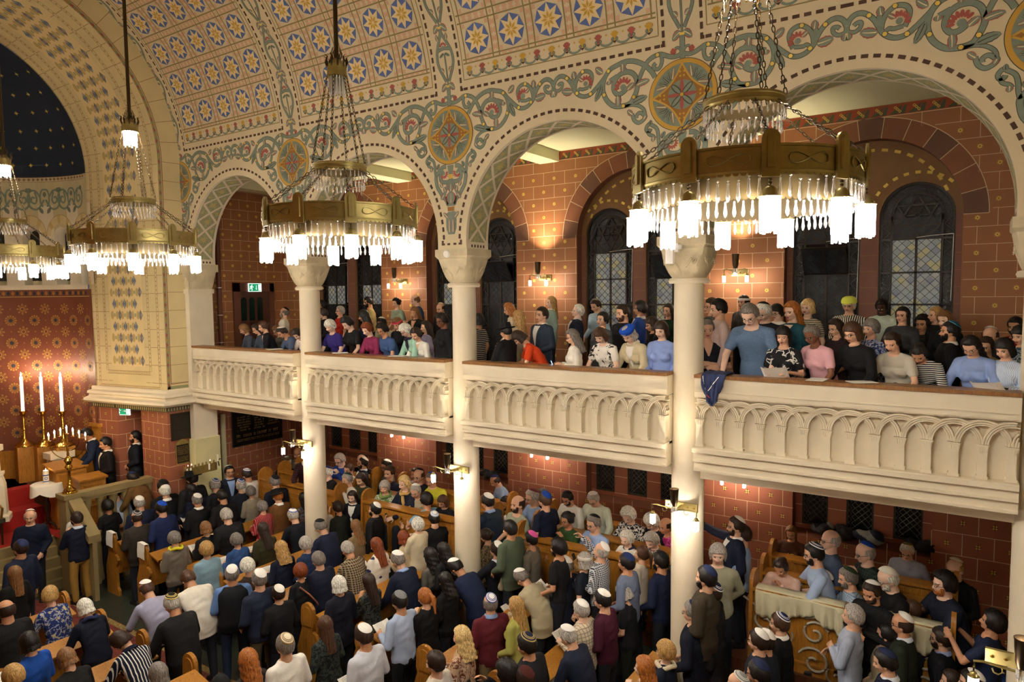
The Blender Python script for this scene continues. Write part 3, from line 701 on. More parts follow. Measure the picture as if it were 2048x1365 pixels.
def build_window(n, cx, opened, pale, lower=False):  # pale: panes with outside light put into their colour
    hw = .452; y = YN+.06; t = bpy.data.objects.new('window_%d' % n, None); COL.objects.link(t); t['kind'] = 'structure'; t.location = (cx, y, 0)
    g = MB(); z0 = 4.3
    arch = [(hw*cos(a), 6.923+hw*sin(a)) for a in [pi*k/24 for k in range(25)]]
    g.poly([(hw,.03,z0)]+[(x,.03,z) for x, z in arch]+[(-hw,.03,z0)], GL_BORD)
    lv = [z0, 4.8, 5.25, 5.70, 6.144, 6.606]
    for i in range(5):
        if opened and i == 4: g.poly([(-.29,.025,6.15),(.29,.025,6.15),(.29,.025,6.6),(-.29,.025,6.6)], NIGHT); continue
        g.poly([(-.29,.02,lv[i]),(.29,.02,lv[i]),(.29,.02,lv[i+1]),(-.29,.02,lv[i+1])], GL_LIT if pale and i >= 1 else (GL_LIT if (not opened and i in (3,) ) else GL_DARK))
    g.poly([(-.29,.02,6.606),(.29,.02,6.606),(.29,.02,6.9),(-.29,.02,6.9)], GL_DARK)
    g.build('pane', t, kind='structure')
    f = MB(); F = mat('window_iron', '#2e2820', .5, .3)
    def bar(a, b, w=.012, d=.02, yy=.0):
        dx, dz = b[0]-a[0], b[1]-a[1]; l = math.hypot(dx, dz) or 1; nx, nz = -dz/l*w, dx/l*w
        q = [(a[0]+nx,a[1]+nz),(a[0]-nx,a[1]-nz),(b[0]-nx,b[1]-nz),(b[0]+nx,b[1]+nz)]
        f.extr(q, F, lambda p, r: (p, yy, r), lambda p, r: (p, yy+d, r))
    pts = [(hw-.01,z0)]+[(x*.97,6.923+(z-6.923)*.97) for x, z in arch]+[(-hw+.01,z0)]
    for i in range(len(pts)-1): bar(pts[i], pts[i+1], .016)
    for sx in (-.30, .30): bar((sx,z0),(sx,6.93), .013)
    bar((0,z0),(0,6.62), .016)
    for z in lv[1:]: bar((-hw,z),(hw,z), .013)
    for k in range(28): a, b = 2*pi*k/28, 2*pi*(k+1)/28; bar((.305*cos(a),6.93+.305*sin(a)),(.305*cos(b),6.93+.305*sin(b)), .014)
    for o in (pi/2, -pi/2):                # six pointed star
        tr = [(.28*cos(o+k*2*pi/3), 6.93+.28*sin(o+k*2*pi/3)) for k in range(3)]
        for k in range(3): bar(tr[k], tr[(k+1) % 3], .011)
    for k in range(6): a = k*pi/3; bar((.035*cos(a),6.93+.035*sin(a)),(.13*cos(a),6.93+.13*sin(a)), .003); b = a+pi/3; bar((.035*cos(a),6.93+.035*sin(a)),(.035*cos(b),6.93+.035*sin(b)), .003)
    d = .082*math.sqrt(2)
    for i in range(5):                     # diamond leading
        if opened and i == 4: continue
        za, zb = lv[i], lv[i+1]
        for s in (-1, 1):
            k = -12
            while k < 13:
                pts = []
                c0 = k*d
                for x in (-.29, .29):
                    z = za+s*(x)+c0
                    pts.append((x, z))
                (xa, pa), (xb, pb) = pts
                # clip to [za, zb]
                if max(pa, pb) > za and min(pa, pb) < zb:
                    def cl(xa, pa, xb, pb, lim, hi):
                        if (pa > lim) == hi: t_ = (lim-pb)/(pa-pb); xa, pa = xb+(xa-xb)*t_, lim
                        if (pb > lim) == hi: t_ = (lim-pa)/(pb-pa); xb, pb = xa+(xb-xa)*t_, lim
                        return xa, pa, xb, pb
                    q = cl(xa, pa, xb, pb, zb, True); q = cl(*q, za, False); bar((q[0],q[1]),(q[2],q[3]), .003, .006, .012)
                k += 1
    for sx in (-1, 1):                     # zigzag border
        for k in range(26):
            z = z0+k*.1; s2 = 1 if k % 2 else -1
            bar((sx*.375-s2*.05*1,z),(sx*.375+s2*.05,z+.1), .003, .006, .015)
    f.build('frame', t, kind='structure')
    if opened:
        c = MB(); M = Matrix.Translation((0,-.01,6.16)) @ Matrix.Rotation(.62, 4, 'X')
        c.box((-.29,-.012,0),(.29,-.004,.44), GL_DARK, M)
        for a, b in (((-.3,-.02,-.01),(.3,.005,.012)),((-.3,-.02,.43),(.3,.005,.452)),((-.3,-.02,0),(-.28,.005,.44)),((.28,-.02,0),(.3,.005,.44)),((-.012,-.02,0),(.012,.005,.44))): c.box(a, b, F, M)
        for k in range(-4, 5):
            for s in (-1, 1): 
                x0_, x1_ = max(-.29, min(.29, k*.116-s*.22)), max(-.29, min(.29, k*.116+s*.22))
                c.tube([M @ Vector((x0_,-.014,.22+(x0_-k*.116)*s)), M @ Vector((x1_,-.014,.22+(x1_-k*.116)*s))], .003, F, 4)
        c.build('tilted_casement', t, kind='structure')
    # pull cord
    c = MB(); c.tube([(0,-.03,6.62),(.2,-.035,6.64),(hw-.02,-.04,6.65)], .004, WHITE, 5); c.tube([(hw-.02,-.04,6.65),(hw-.03,-.05,5.75)], .004, WHITE, 5); c.build('pull_cord', t, kind='structure')
k = 1
for b, c in enumerate(NC):
    for j, cw in enumerate((c-.571, c+.571)):
        build_window(k, cw, (b, j) in ((3,0),(2,1),(1,1),(2,0)) and (b, j) != (2,0), b == 3 and j == 1 or (b == 2)); k += 1
for b, c in enumerate(NC):
    for dx in (-.65, -.04, .57):
        t = bpy.data.objects.new('window_%d' % k, None); COL.objects.link(t); t['kind'] = 'structure'; t.location = (c+dx, 3.05, 0); k += 1
        g = MB(); g.box((-.18,0,2.37),(.18,.01,3.7), GL_BORD2); g.build('pane', t, kind='structure')
        f = MB()
        for a, b2 in (((-.18,-.025,2.37),(-.155,.0,3.7)),((.155,-.025,2.37),(.18,.0,3.7)),((-.18,-.025,2.37),(.18,.0,2.395))): f.box(a, b2, LEAD2)
        for q in range(16):
            z = 2.4+q*.09
            for s in (-1, 1): f.tube([(-.11,-.012,z),(.11,-.012,z+.22*s)] if 2.4 < z+.22*s < 3.7 else [(-.11,-.012,z),(-.05,-.012,z+.06*s)], .0035, LEAD3, 4)
            f.tube([(-.15,-.012,z),(-.11,-.012,z+.045),(-.15,-.012,z+.09)], .0035, LEAD3, 4); f.tube([(.15,-.012,z),(.11,-.012,z+.045),(.15,-.012,z+.09)], .0035, LEAD3, 4)
        f.build('frame', t, kind='structure')
# ================================================================ triumphal arch, apse, end walls, floors
XT = -13.35; R0, R1 = 2.87, 2.5; XD = -15.5
ta = MB()
for k in range(64):
    a, b = pi*k/64, pi*(k+1)/64
    q = lambda R, t, x: (x, YC+R*cos(t), ZS+R*sin(t))
    ta.poly([q(R0,a,XT), q(RV+.02,a,XT), q(RV+.02,b,XT), q(R0,b,XT)], STONE)
    ta.poly([q(R0,a,XT), q(R0,b,XT), q(R1,b,XD), q(R1,a,XD)], STONE)
    ta.poly([q(R1,a,XD), q(R1,b,XD), q(R1+.8,b,XD), q(R1+.8,a,XD)], STONE)
def F1(d, z, h): return (XT+h, -d, z)        # d = distance in from the arcade plane
ta.poly([F1(-.1,3.9,0), F1(-.1,ZS,0), F1(.474,ZS,0), F1(.474,3.9,0)], STONE)
for sy in (0, 1):
    mir = (lambda y: y) if sy == 0 else (lambda y: 2*YC-y)
    ta.poly([(XT,mir(-.474),3.9),(XT,mir(-.474),ZS),(XD,mir(-.844),ZS),(XD,mir(-.844),3.9)], STONE)
    if sy: ta.poly([(XT,mir(-.474),FZ),(XT,mir(.1),FZ),(XT,mir(.1),ZS),(XT,mir(-.474),ZS)], STONE); ta.poly([(XT,mir(-.474),FZ),(XT,mir(-.474),3.9),(XD,mir(-.844),3.9),(XD,mir(-.844),FZ)], STONE)
def MF(r, a, h):       # front ring: r radius, a arc length (measured at r=2.9); a<0 below the spring
    if a < 0: return (XT+h, YC+r, ZS+a)
    t = a/2.9; return (XT+h, YC+r*cos(t), ZS+r*sin(t))
P = Paint(ta, MF, h=.002)
def strip(P, r0, r1, a0, a1, m, l, n): P.rect(r0, a0, r1, a1, m, l, n)
strip(P, 2.955, 2.967, -4.35, 0, REDD2, 2, 1); strip(P, 2.955, 2.967, 0, 9.1, REDD2, 2, 90)
strip(P, 2.885, 2.945, -4.46, 0, GREENB, 1, 1); strip(P, 2.885, 2.945, 0, 9.1, GREENB, 1, 90)
P.rect(2.885, -4.46, 3.32, -4.40, GREENB, 1); P.rect(2.955, -4.362, 3.32, -4.35, REDD2, 2)
for k in range(136):
    a = -4.42+k*.1
    P.poly([(2.892,a),(2.938,a+.05),(2.892,a+.1)], GOLDB if k % 2 else REDP, 3)
for k in range(36):
    a = -4.34+k*.365
    P.rect(2.967, a-.004, 3.36, a+.004, JOINTB, 2); P.rect(2.87, a-.004, 2.885, a+.004, JOINTB, 2)
def RM(a, t, h):       # reveal: t 0 front .. 1 back
    R = R0+(R1-R0)*t-h; x = XT+(XD-XT)*t
    if a < 0: return (x, YC+R, ZS+a)
    b = a/2.7; return (x, YC+R*cos(b), ZS+R*sin(b))
P = Paint(ta, RM, h=.002)
def rline(t, w, m, l, a0=-4.4, a1=8.5):
    P.poly([(a0,t-w),(min(0,a1),t-w),(min(0,a1),t+w),(a0,t+w)], m, l)
    for k in range(80):
        b0, b1 = a1*k/80, a1*(k+1)/80; P.poly([(b0,t-w),(b1,t-w),(b1,t+w),(b0,t+w)], m, l)
P.poly([(-4.02,.27),(0,.27),(0,.72),(-4.02,.72)], FIELD, 1)
for k in range(80): P.poly([(8.5*k/80,.27),(8.5*(k+1)/80,.27),(8.5*(k+1)/80,.72),(8.5*k/80,.72)], FIELD, 1)
for t in (.08, .20, .79, .90):
    rline(t-.012, .0018, JOINTB, 2, -4.4 if t in (.08,.9) else -4.12); rline(t+.012, .0018, JOINTB, 2, -4.4 if t in (.08,.9) else -4.12)
    for k in range(150):
        a = -4.36+k*.085
        if t in (.2,.79) and a < -4.1: continue
        P.poly([(a,t),(a+.02,t+.008),(a+.04,t),(a+.02,t-.008)], SPECK, 2)
for z, l0, l1 in ((-4.12,.2,.79),(-4.42,.08,.9)):
    P.poly([(z-.006,l0),(z-.006,l1),(z+.004,l1),(z+.004,l0)], JOINTB, 2); P.poly([(z-.066,l0),(z-.066,l1),(z-.056,l1),(z-.056,l0)], JOINTB, 2)
    for k in range(26 if l0 > .1 else 38):
        t = l0+.01+k*.022; P.poly([(z-.03,t),(z-.015,t+.006),(z-.03,t+.012),(z-.045,t+.006)], SPECK, 2)
for k in range(35):
    a = -4.34+k*.36; 
    for t0, t1 in ((0,.075),(.09,.19),(.21,.265),(.725,.78),(.80,.89),(.91,1)): P.poly([(a-.004,t0),(a-.004,t1),(a+.004,t1),(a+.004,t0)], JOINTB, 2)
for k in range(54):
    a = -3.9+k*.232
    for j in range(-1, 4):
        t = .30+.14*j+(.07 if k % 2 else 0)
        if not .29 < t < .705: continue
        for dt in (-.018, .018): P.disc((a+.0, t+.07*0), .0, FIELD, 1, 3) if False else None
        P.poly([(a-.11,t),(a,t+.03),(a+.11,t),(a,t-.03)], DIAB if k % 2 else DIAB2, 2)
        for u, w in ((-.055,0),(.055,0),(0,.015),(0,-.015)): P.poly([(a+u-.045,t+w),(a+u,t+w+.011),(a+u+.045,t+w),(a+u,t+w-.011)], DIAC if (u and k % 2) or (w and not k % 2) else DIAB, 3)
        t2 = t+.07
        if t2 < .70:
            P.poly([(a-.035,t2-.008),(a+.035,t2-.008),(a+.035,t2+.008),(a-.035,t2+.008)], GREENS, 2)
            for s2 in (-1, 1):
                P.poly([(a+s2*.0+.09*cos(q*pi/4)+0, t2+s2*.0345+.022*sin(q*pi/4)) for q in range(8)], OCH, 2)
ta.build('wall_apse_arch', kind='structure')
# cornice below the arch pier and the red pier with its doorway
co = MB()
def cring(e, z): return [(XT+e+.02,.12,z),(XT+e+.02,-.474-e,z),(XD,-.844-e*1.1,z),(XD-.1,-.6,z),(XD-.1,.12,z)]
co.sweep([cring(e, z) for e, z in ((.03,4.06),(.05,4.04),(.05,3.99),(.13,3.97),(.14,3.92),(.10,3.90),(.11,3.86),(.20,3.83),(.21,3.78),(.14,3.73))], CREAM)
co.build('trim_1', kind='structure')
rp = MB(); zt = 3.73
for (xa, ya, xb, yb) in ((-13.38,.235,-13.38,-.474),(-13.38,-.474,-14.32,-.50),(-14.32,-.50,-14.32,.3),(-14.85,.3,-14.85,-.72),(-14.85,-.72,-15.6,-.86),(-15.6,-.86,-15.6,-.3)):
    rp.poly([(xa,ya,FZ),(xb,yb,FZ),(xb,yb,zt),(xa,ya,zt)], REDL)
rp.poly([(-14.32,.3,FZ),(-14.85,.3,FZ),(-14.85,.3,zt),(-14.32,.3,zt)], REDD); rp.poly([(-14.32,-.5,3.55),(-14.85,-.72,3.55),(-14.85,.3,3.55),(-14.32,.3,3.55)], REDD)
for (xa, ya, xb, yb) in ((-13.37,.24,-13.37,-.484),(-13.37,-.484,-14.9,-.74),(-14.9,-.74,-15.6,-.87)):
    L = math.hypot(xb-xa, yb-ya); P = Paint(rp, lambda a, z, h, xa=xa, ya=ya, xb=xb, yb=yb, L=L: (xa+(xb-xa)*a/L+(yb-ya)/L*-h, ya+(yb-ya)*a/L+(xb-xa)/L*h, z), h=.003)
    for sgn in (1,):
        P.rect(0, 3.61, L, 3.70, DKGREEN, 2)
        for k in range(int(L/.06)): P.rect(k*.06+.02, 3.625, k*.06+.045, 3.685, SPECK2, 3)
def J2(fn, L, z0, z1, dz, dx, mot=1):
    P = Paint(rp, fn, h=.002); k = 0; z = z0
    while z < z1:
        P.rect(0, z-.004, L, z+.004, JOINT, 1); x = dx*(.5 if k % 2 else 1)
        while x < L: P.rect(x-.004, z, x+.004, min(z+dz, z1), JOINT, 1); x += dx
        x = dx*(.5 if k % 2 else 1)-dx/2
        while x < L and mot:
            if x > .1: motif4(P, x, z+dz/2, 0)
            x += dx
        k += 1; z += dz
J2(lambda a, z, h: (-13.38+h, -.474+a, z), .7, .46, 3.6, .29, .34, 0)
J2(lambda a, z, h: (-13.38-a, -.474-.027*a-h, z), .94, .46, 3.6, .29, .34)
J2(lambda a, z, h: (-14.85-a, -.72-.186*a-h, z), .75, 1.3, 3.6, .29, .34)
J2(lambda a, z, h: (-14.85+h, -.72+a, z), .9, 1.3, 3.5, .29, .34, 0)
rp.build('wall_pier_red', kind='structure')
# ---- apse
ap = MB()
def AM(g, z, h):       # g degrees
    t = math.radians(g); r = 2.5-h; return (XD-r*cos(t), YC+r*sin(t), z)
NA = 60
for k in range(NA):
    a, b = -92+184*k/NA, -92+184*(k+1)/NA
    for z0, z1, m in ((1.0,2.6,OAK),(2.6,5.95,REDA),(5.95,6.1,REDD),(7.9,8.5,CREAMB)): ap.poly([AM(a,z0,0),AM(b,z0,0),AM(b,z1,0),AM(a,z1,0)], m)
    ap.poly([AM(a,6.1,.06),AM(b,6.1,.06),AM(b,6.2,.06),AM(a,6.2,.06)], CREAM); ap.poly([AM(a,6.2,.06),AM(b,6.2,.06),AM(b,6.2,-.35),AM(a,6.2,-.35)], CREAM); ap.poly([AM(a,6.1,.06),AM(b,6.1,.06),AM(b,6.1,0),AM(a,6.1,0)], CREAM)
    ap.poly([AM(a,6.2,-.3),AM(b,6.2,-.3),AM(b,7.6,-.3),AM(a,7.6,-.3)], CREAMB)
    for j in range(16):
        p0, p1 = pi/2*j/16, pi/2*(j+1)/16
        D = lambda g, p: (XD-2.5*cos(math.radians(g))*cos(p), YC+2.5*sin(math.radians(g))*cos(p), 8.5+2.5*sin(p))
        ap.poly([D(a,p0),D(b,p0),D(b,p1),D(a,p1)], DOME)
P = Paint(ap, AM, h=.003)
for i in range(-6, 7):                  # colonnade windows
    g = 54.8+16.4*(i-3); 
    if abs(g) > 92: continue
    hg = 4.2; ar = .183; zc = 7.25; K = math.degrees(1/2.5)
    for j in range(12):
        a, b = pi*j/12, pi*(j+1)/12
        A = (g+hg*cos(a), zc+ar*sin(a)); B = (g+hg*cos(b), zc+ar*sin(b))
        ap.poly([AM(A[0],A[1],0),AM(A[0],7.9,0),AM(B[0],7.9,0),AM(B[0],B[1],0)], CREAMB); ap.poly([AM(A[0],A[1],0),AM(B[0],B[1],0),AM(B[0],B[1],-.3),AM(A[0],A[1],-.3)], CREAM)
        P.poly([(g+6.0*cos(a), zc+.26*sin(a)),(g+8.1*cos(a), zc+.44*sin(a)),(g+8.1*cos(b), zc+.44*sin(b)),(g+6.0*cos(b), zc+.26*sin(b))], STONE if j % 3 else OCH2, 1)
        P.poly([(g+8.1*cos(a), zc+.44*sin(a)),(g+8.25*cos(a), zc+.448*sin(a)),(g+8.25*cos(b), zc+.448*sin(b)),(g+8.1*cos(b), zc+.44*sin(b))], JOINTB, 2)
        ap.poly([AM(g+hg*.95*cos(a), zc+ar*.95*sin(a), -.27), AM(g+hg*.95*cos(b), zc+ar*.95*sin(b), -.27), AM(g+hg*.95*cos(b), 6.3, -.27), AM(g+hg*.95*cos(a), 6.3, -.27)], GL_BORD)
    for s in (-1, 1):
        ap.poly([AM(g+s*hg,6.2,0),AM(g+s*hg,zc,0),AM(g+s*hg,zc,-.3),AM(g+s*hg,6.2,-.3)], CREAM)
        ap.poly([AM(g+s*hg,6.2,0),AM(g+s*8.2,6.2,0),AM(g+s*8.2,7.9,0),AM(g+s*hg,7.9,0)], CREAM)
# scroll frieze of the apse
for i in range(-6, 6):
    g0 = 63.0+16.4*(i-3)*1.0
    if abs(g0) > 90: continue
    Q = Paint(ap, lambda a, z, h: AM(g0+a*22.9, 8.02+z*.92, h), h=.003)
    for sg in (1, -1):
        Q.sx = sg
        Q.ribbon([(0,.24),(.06,.22),(.1,.12),(.1,-.05),(.05,-.16)], .04, GREEN, 3)
        Q.ribbon([(.10,.05),(.2,.2),(.32,.2),(.38,.05),(.34,-.15),(.22,-.22),(.12,-.16),(.02,.0)], .045, GREEN, 3)
        Q.ribbon([(.22,.18),(.18,.02),(.22,-.08),(.3,-.04),(.28,.06),(.22,.04)], .04, GREEN, 4)
        Q.leaf((.3,.18),(.36,.26), .1, 0, 4); Q.leaf((.14,-.18),(.04,-.3), .1, 0, 4)
    Q.sx = 1; Q.leaf((0,.06),(0,.18), .1, 0, 4, 0)
P.rect(-90, 8.395, 90, 8.402, JOINTB, 2, 60, 0); P.rect(-90, 8.49, 90, 8.5, JOINTB, 2, 60, 0)
for k in range(80):
    g = -90+k*2.27; P.poly([(g-.75,8.45),(g,8.485),(g+.75,8.45),(g,8.415)], DIAB2, 3)
    P.poly([(g+.6,8.43),(g+1.2,8.45),(g+.6,8.47)], SPECK, 3)
# suns on the red wall
for r in range(13):
    z = 5.93-.245*r
    for j in range(-8, 9):
        g = 43.3+11.0*j+(5.5 if r % 2 == 1 else 0)-5.5*0
        if abs(g) > 90: continue
        Q = Paint(ap, lambda a, b, h: AM(g+a*22.9, z+b, h), h=.003)
        if r == 0: continue
        dark = r % 2 == 0
        n = 8
        for k in range(n if not dark else 12):
            a = 2*pi*k/(n if not dark else 12)
            Q.disc((.098*cos(a), .098*sin(a)), .021, OCH3, 2, 6)
        Q.ring((0,0), .062, .072, OCH3, 2, 20)
        if dark: Q.disc((0,0), .038, DIAB3, 3, 10); Q.ring((0,0), .045, .05, OCH3, 3, 16)
        else: Q.ring((0,0), .036, .043, YELP, 3, 16)
        Q2 = Paint(ap, lambda a, b, h: AM(g+5.5+a*22.9, z+b, h), h=.003); Q2.disc((0,0), .014, OCH3, 2, 6)
for k in range(-44, 44):
    P.poly([(k*2.0,6.02),(k*2.0+.9,6.08),(k*2.0+1.8,6.02),(k*2.0+.9,5.97)], DIAB3 if k % 2 else DGOLD, 2)
P.rect(-90, 5.945, 90, 5.955, YEL3, 2, 60, 0)
# gold stars in the vault of the apse
for j, p in enumerate([.10,.24,.38,.53,.68,.85,1.05]):
    n = int(22*cos(p))
    for k in range(n):
        g = -88+176*(k+.5*(j % 2)+.3)/n; gr = math.radians(g)
        c = Vector((XD-2.49*cos(gr)*cos(p), YC+2.49*sin(gr)*cos(p), 8.5+2.49*sin(p)))
        nrm = (Vector((XD, YC, 8.5))-c).normalized(); x = nrm.cross(Vector((0,0,1))).normalized(); y = nrm.cross(x)
        for o in (0, pi/2, pi/4, -pi/4):
            rr = .052 if o in (0, pi/2) else .036
            ap.poly([c+x*rr*cos(o)+y*rr*sin(o)+nrm*.001, c+x*.012*cos(o+pi/2)+y*.012*sin(o+pi/2)+nrm*.001, c-x*rr*cos(o)-y*rr*sin(o)+nrm*.001, c-x*.012*cos(o+pi/2)-y*.012*sin(o+pi/2)+nrm*.001], GOLDS)
ap.build('wall_apse', kind='structure')
# ---- end wall of gallery and aisle, right of the arch
XE = -13.8; ew = MB()
ew.poly([(XE,.2,FZ),(XE,YW,FZ),(XE,YW,3.62),(XE,.2,3.62)], REDL); ew.poly([(XE,.1,3.9),(XE,YW+.02,3.9),(XE,YW+.02,8.42),(XE,.1,8.42)], REDW)
P = Paint(ew, lambda a, z, h: (XE+h, a, z))
dl, dr = onX(466, 620, XE).y, onX(547, 620, XE).y
joints(P, .25, 2.82, 4.444, .2268, 17, .1, .435, lambda a, z: dl-.02 < a < dr+.02 and z < 6.22, lambda P, x, z, k: flower8(P, x, z, .036, YELP) if z < 8 else None, top=8.26)
joints(P, .25, 2.82, .54, .3, 10, .1, .352, lambda a, z: False, motif4)
frieze(P, .2, 2.82)
ew.build('wall_end_right', kind='structure')
# door in the end wall
da, db = onX(479, 620, XE).y, onX(538, 620, XE).y; ztop = 6.02
t = bpy.data.objects.new('door_1', None); COL.objects.link(t); t['kind'] = 'structure'
m = MB(); DW = wood('door_wood', '#4a2a20', '#5a3426', .4)
m.box((XE,dl,4.4),(XE+.05,da,6.22), REDD); m.box((XE,db,4.4),(XE+.05,dr,6.22), REDD); m.box((XE,dl,ztop),(XE+.05,dr,6.22), REDD); m.build('frame', t, kind='structure')
m = MB(); m.box((XE,da,4.4),(XE+.015,db,ztop), DW)
wd = (db-da)
for k in range(3):
    a = da+.03+k*(wd*.27); w = wd*.19
    m.poly([(XE+.02,a,5.36),(XE+.02,a+w,5.36)]+[(XE+.02,a+w/2+w/2*cos(q*pi/8),5.82+w/2*sin(q*pi/8)) for q in range(9)], mat('door_glass', '#10261c', .15))
m.box((XE+.015,da+wd*.3,5.28),(XE+.025,da+wd*.5,5.31), BRASSD)
for a, b in ((.05,.42),(.52,.9)): m.box((XE+.015,da+wd*a,4.5),(XE+.03,da+wd*b,5.15), DW)
m.build('leaf', t, kind='structure')
# ---- floors
fl = MB()
fl.poly([(-14.4,-9.6,FZ),(4.3,-9.6,FZ),(4.3,.15,FZ),(-14.4,.15,FZ)], DARKF); fl.poly([(-15.6,.15,FZ),(4.3,.15,FZ),(4.3,1.0,.85),(-15.6,1.0,.85)], DARKF)
fl.box((-13.8,1.0,.3),(4.3,2.82,1.05), OAKD)
fl.build('floor', kind='structure')
sf = MB()
for i in range(5):
    x1 = -14.4-.13*i; sf.box((-19,-6.6,FZ+.18*i),(x1,-2.0,FZ+.18*(i+1)-.0), SANDS)
sf.box((-19,-2.0,FZ),(-14.92,0,1.245), SANDS)
sf.box((-19,-6.2,1.25),(-15.02,-1.0,1.256), CARPET); sf.box((-19,-6.2,1.25),(-15.95,-1.75,1.62), CARPET); sf.box((-19,-6.2,1.6),(-16.35,-1.75,1.98), CARPET); sf.box((-19,-3,1.2),(-16.6,-.3,1.98), OAKD)
sf.box((-15.0,-2.0,1.245),(-14.0,-.4,1.25), CARPET); sf.box((-15.0,-1.95,FZ),(-14.0,-.4,1.245), SANDS)
sf.build('floor_platform', kind='structure')
RUG = mat('patterned_carpet', '#6b2a20', .95, var=.5, vscale=14)
m = MB(); m.box((-14.2,-3.3,FZ),(4,-2.25,FZ+.012), RUG)
for y in (-3.28, -2.36): m.box((-14.2,y,FZ+.012),(4,y+.1,FZ+.014), mat('carpet_border', '#8a7440', .95, var=.6, vscale=30))
tag(m.build('aisle_runner'), 'long patterned red carpet runner along the nave aisle', 'carpet')
# ---- other sides of the room, behind and beside the camera
m = MB(); m.box((-13.8,-9.7,0),(4.3,-9.6,8.6), REDW); m.build('wall_left', kind='structure')
m = MB(); m.box((4.3,-9.7,0),(4.4,3,12.2), STONE); m.build('wall_back', kind='structure')
m = MB(); m.box((-13.8,-9.6,8.5),(4.3,-6.67,8.6), CEIL); m.box((-13.8,-9.6,3.7),(4.3,-7.5,3.95), CREAM); m.build('ceiling_left', kind='structure')
m = MB(); m.box((-13.9,-9.7,0),(-13.8,-6.6,8.6), STONE); m.build('wall_end_left', kind='structure')
# ================================================================ lamps
def chain(mb, A, B, m, link=.036, r=.0032):
    A = Vector(A); B = Vector(B); L = (B-A).length; n = max(2, int(L/(link*.8))); d = (B-A).normalized()
    a = Vector((0,0,1)) if abs(d.z) < .9 else Vector((1,0,0)); x = d.cross(a).normalized(); y = d.cross(x)
    for k in range(n):
        c = A+(B-A)*(k+.5)/n; s = x if k % 2 else y; hl = L/n*.62; q = []
        for j in range(8):
            t = 2*pi*j/8; q.append(c+d*hl*cos(t)+s*.009*sin(t))
        rings = []
        for j in range(8):
            p = q[j]; tn = (q[(j+1) % 8]-q[j-1]).normalized(); nn = d.cross(s); bb = tn.cross(nn)
            rings.append([p+nn*r, p+bb*r, p-nn*r, p-bb*r])
        rings.append(rings[0]); mb.sweep(rings, m, caps=False)
def drop_mesh(L=.105, r=.0115, bead=True):
    m = MB(); m.lathe([(0,0),(r*.6,-.006),(r*.45,-L*.22),(r,-L*.72),(r*.55,-L*.92),(0,-L)], CRYST, n=6)
    if bead: m.lathe([(0,.014),(r*.7,.007),(0,0)], CRYST, n=6)
    return m.mesh('crystal_drop')
def hanging_lamp(parent, M, s=1, name='lamp', em=None, rods=14, sz=1):
    """brass cap over a lit glass cylinder with a glass fringe; M places the hook"""
    em = em or LAMPM; M = M @ Matrix.Diagonal((1, 1, sz, 1))
    m = MB(); m.lathe([(0,-.05*s),(.018*s,-.052*s),(.038*s,-.07*s),(.045*s,-.1*s),(.046*s,-.108*s),(.066*s,-.112*s),(.066*s,-.118*s),(.02*s,-.118*s)], BRASS, n=16, M=M)
    for k in range(2): m.lathe([(.009*s,-.004*s-.022*k*s),(.012*s,-.012*s-.022*k*s),(.009*s,-.02*s-.022*k*s),(.006*s,-.012*s-.022*k*s),(.009*s,-.004*s-.022*k*s)], BRASSD, n=8, M=M)
    o = m.build(name, parent, True)
    g = MB(); g.lathe([(0,-.118*s),(.044*s,-.118*s),(.044*s,-.30*s),(0,-.30*s)], em, n=14, M=M)
    for k in range(rods):
        a = 2*pi*k/rods; L = .325+.02*((k*7) % 3)/2
        g.lathe([(.0085*s,-.12*s),(.0085*s,-L*s)], FRINGE, n=4, M=M @ Matrix.Translation((.05*s*cos(a), .05*s*sin(a), 0)))
    g.build('glass_shade', o)
    return o
FRINGE = mat('lit_glass_fringe', '#ffffff', .3, emit=LAMP_C, es=5)
DIMG = mat('unlit_glass', '#d8d8d2', .15, spec=.8)
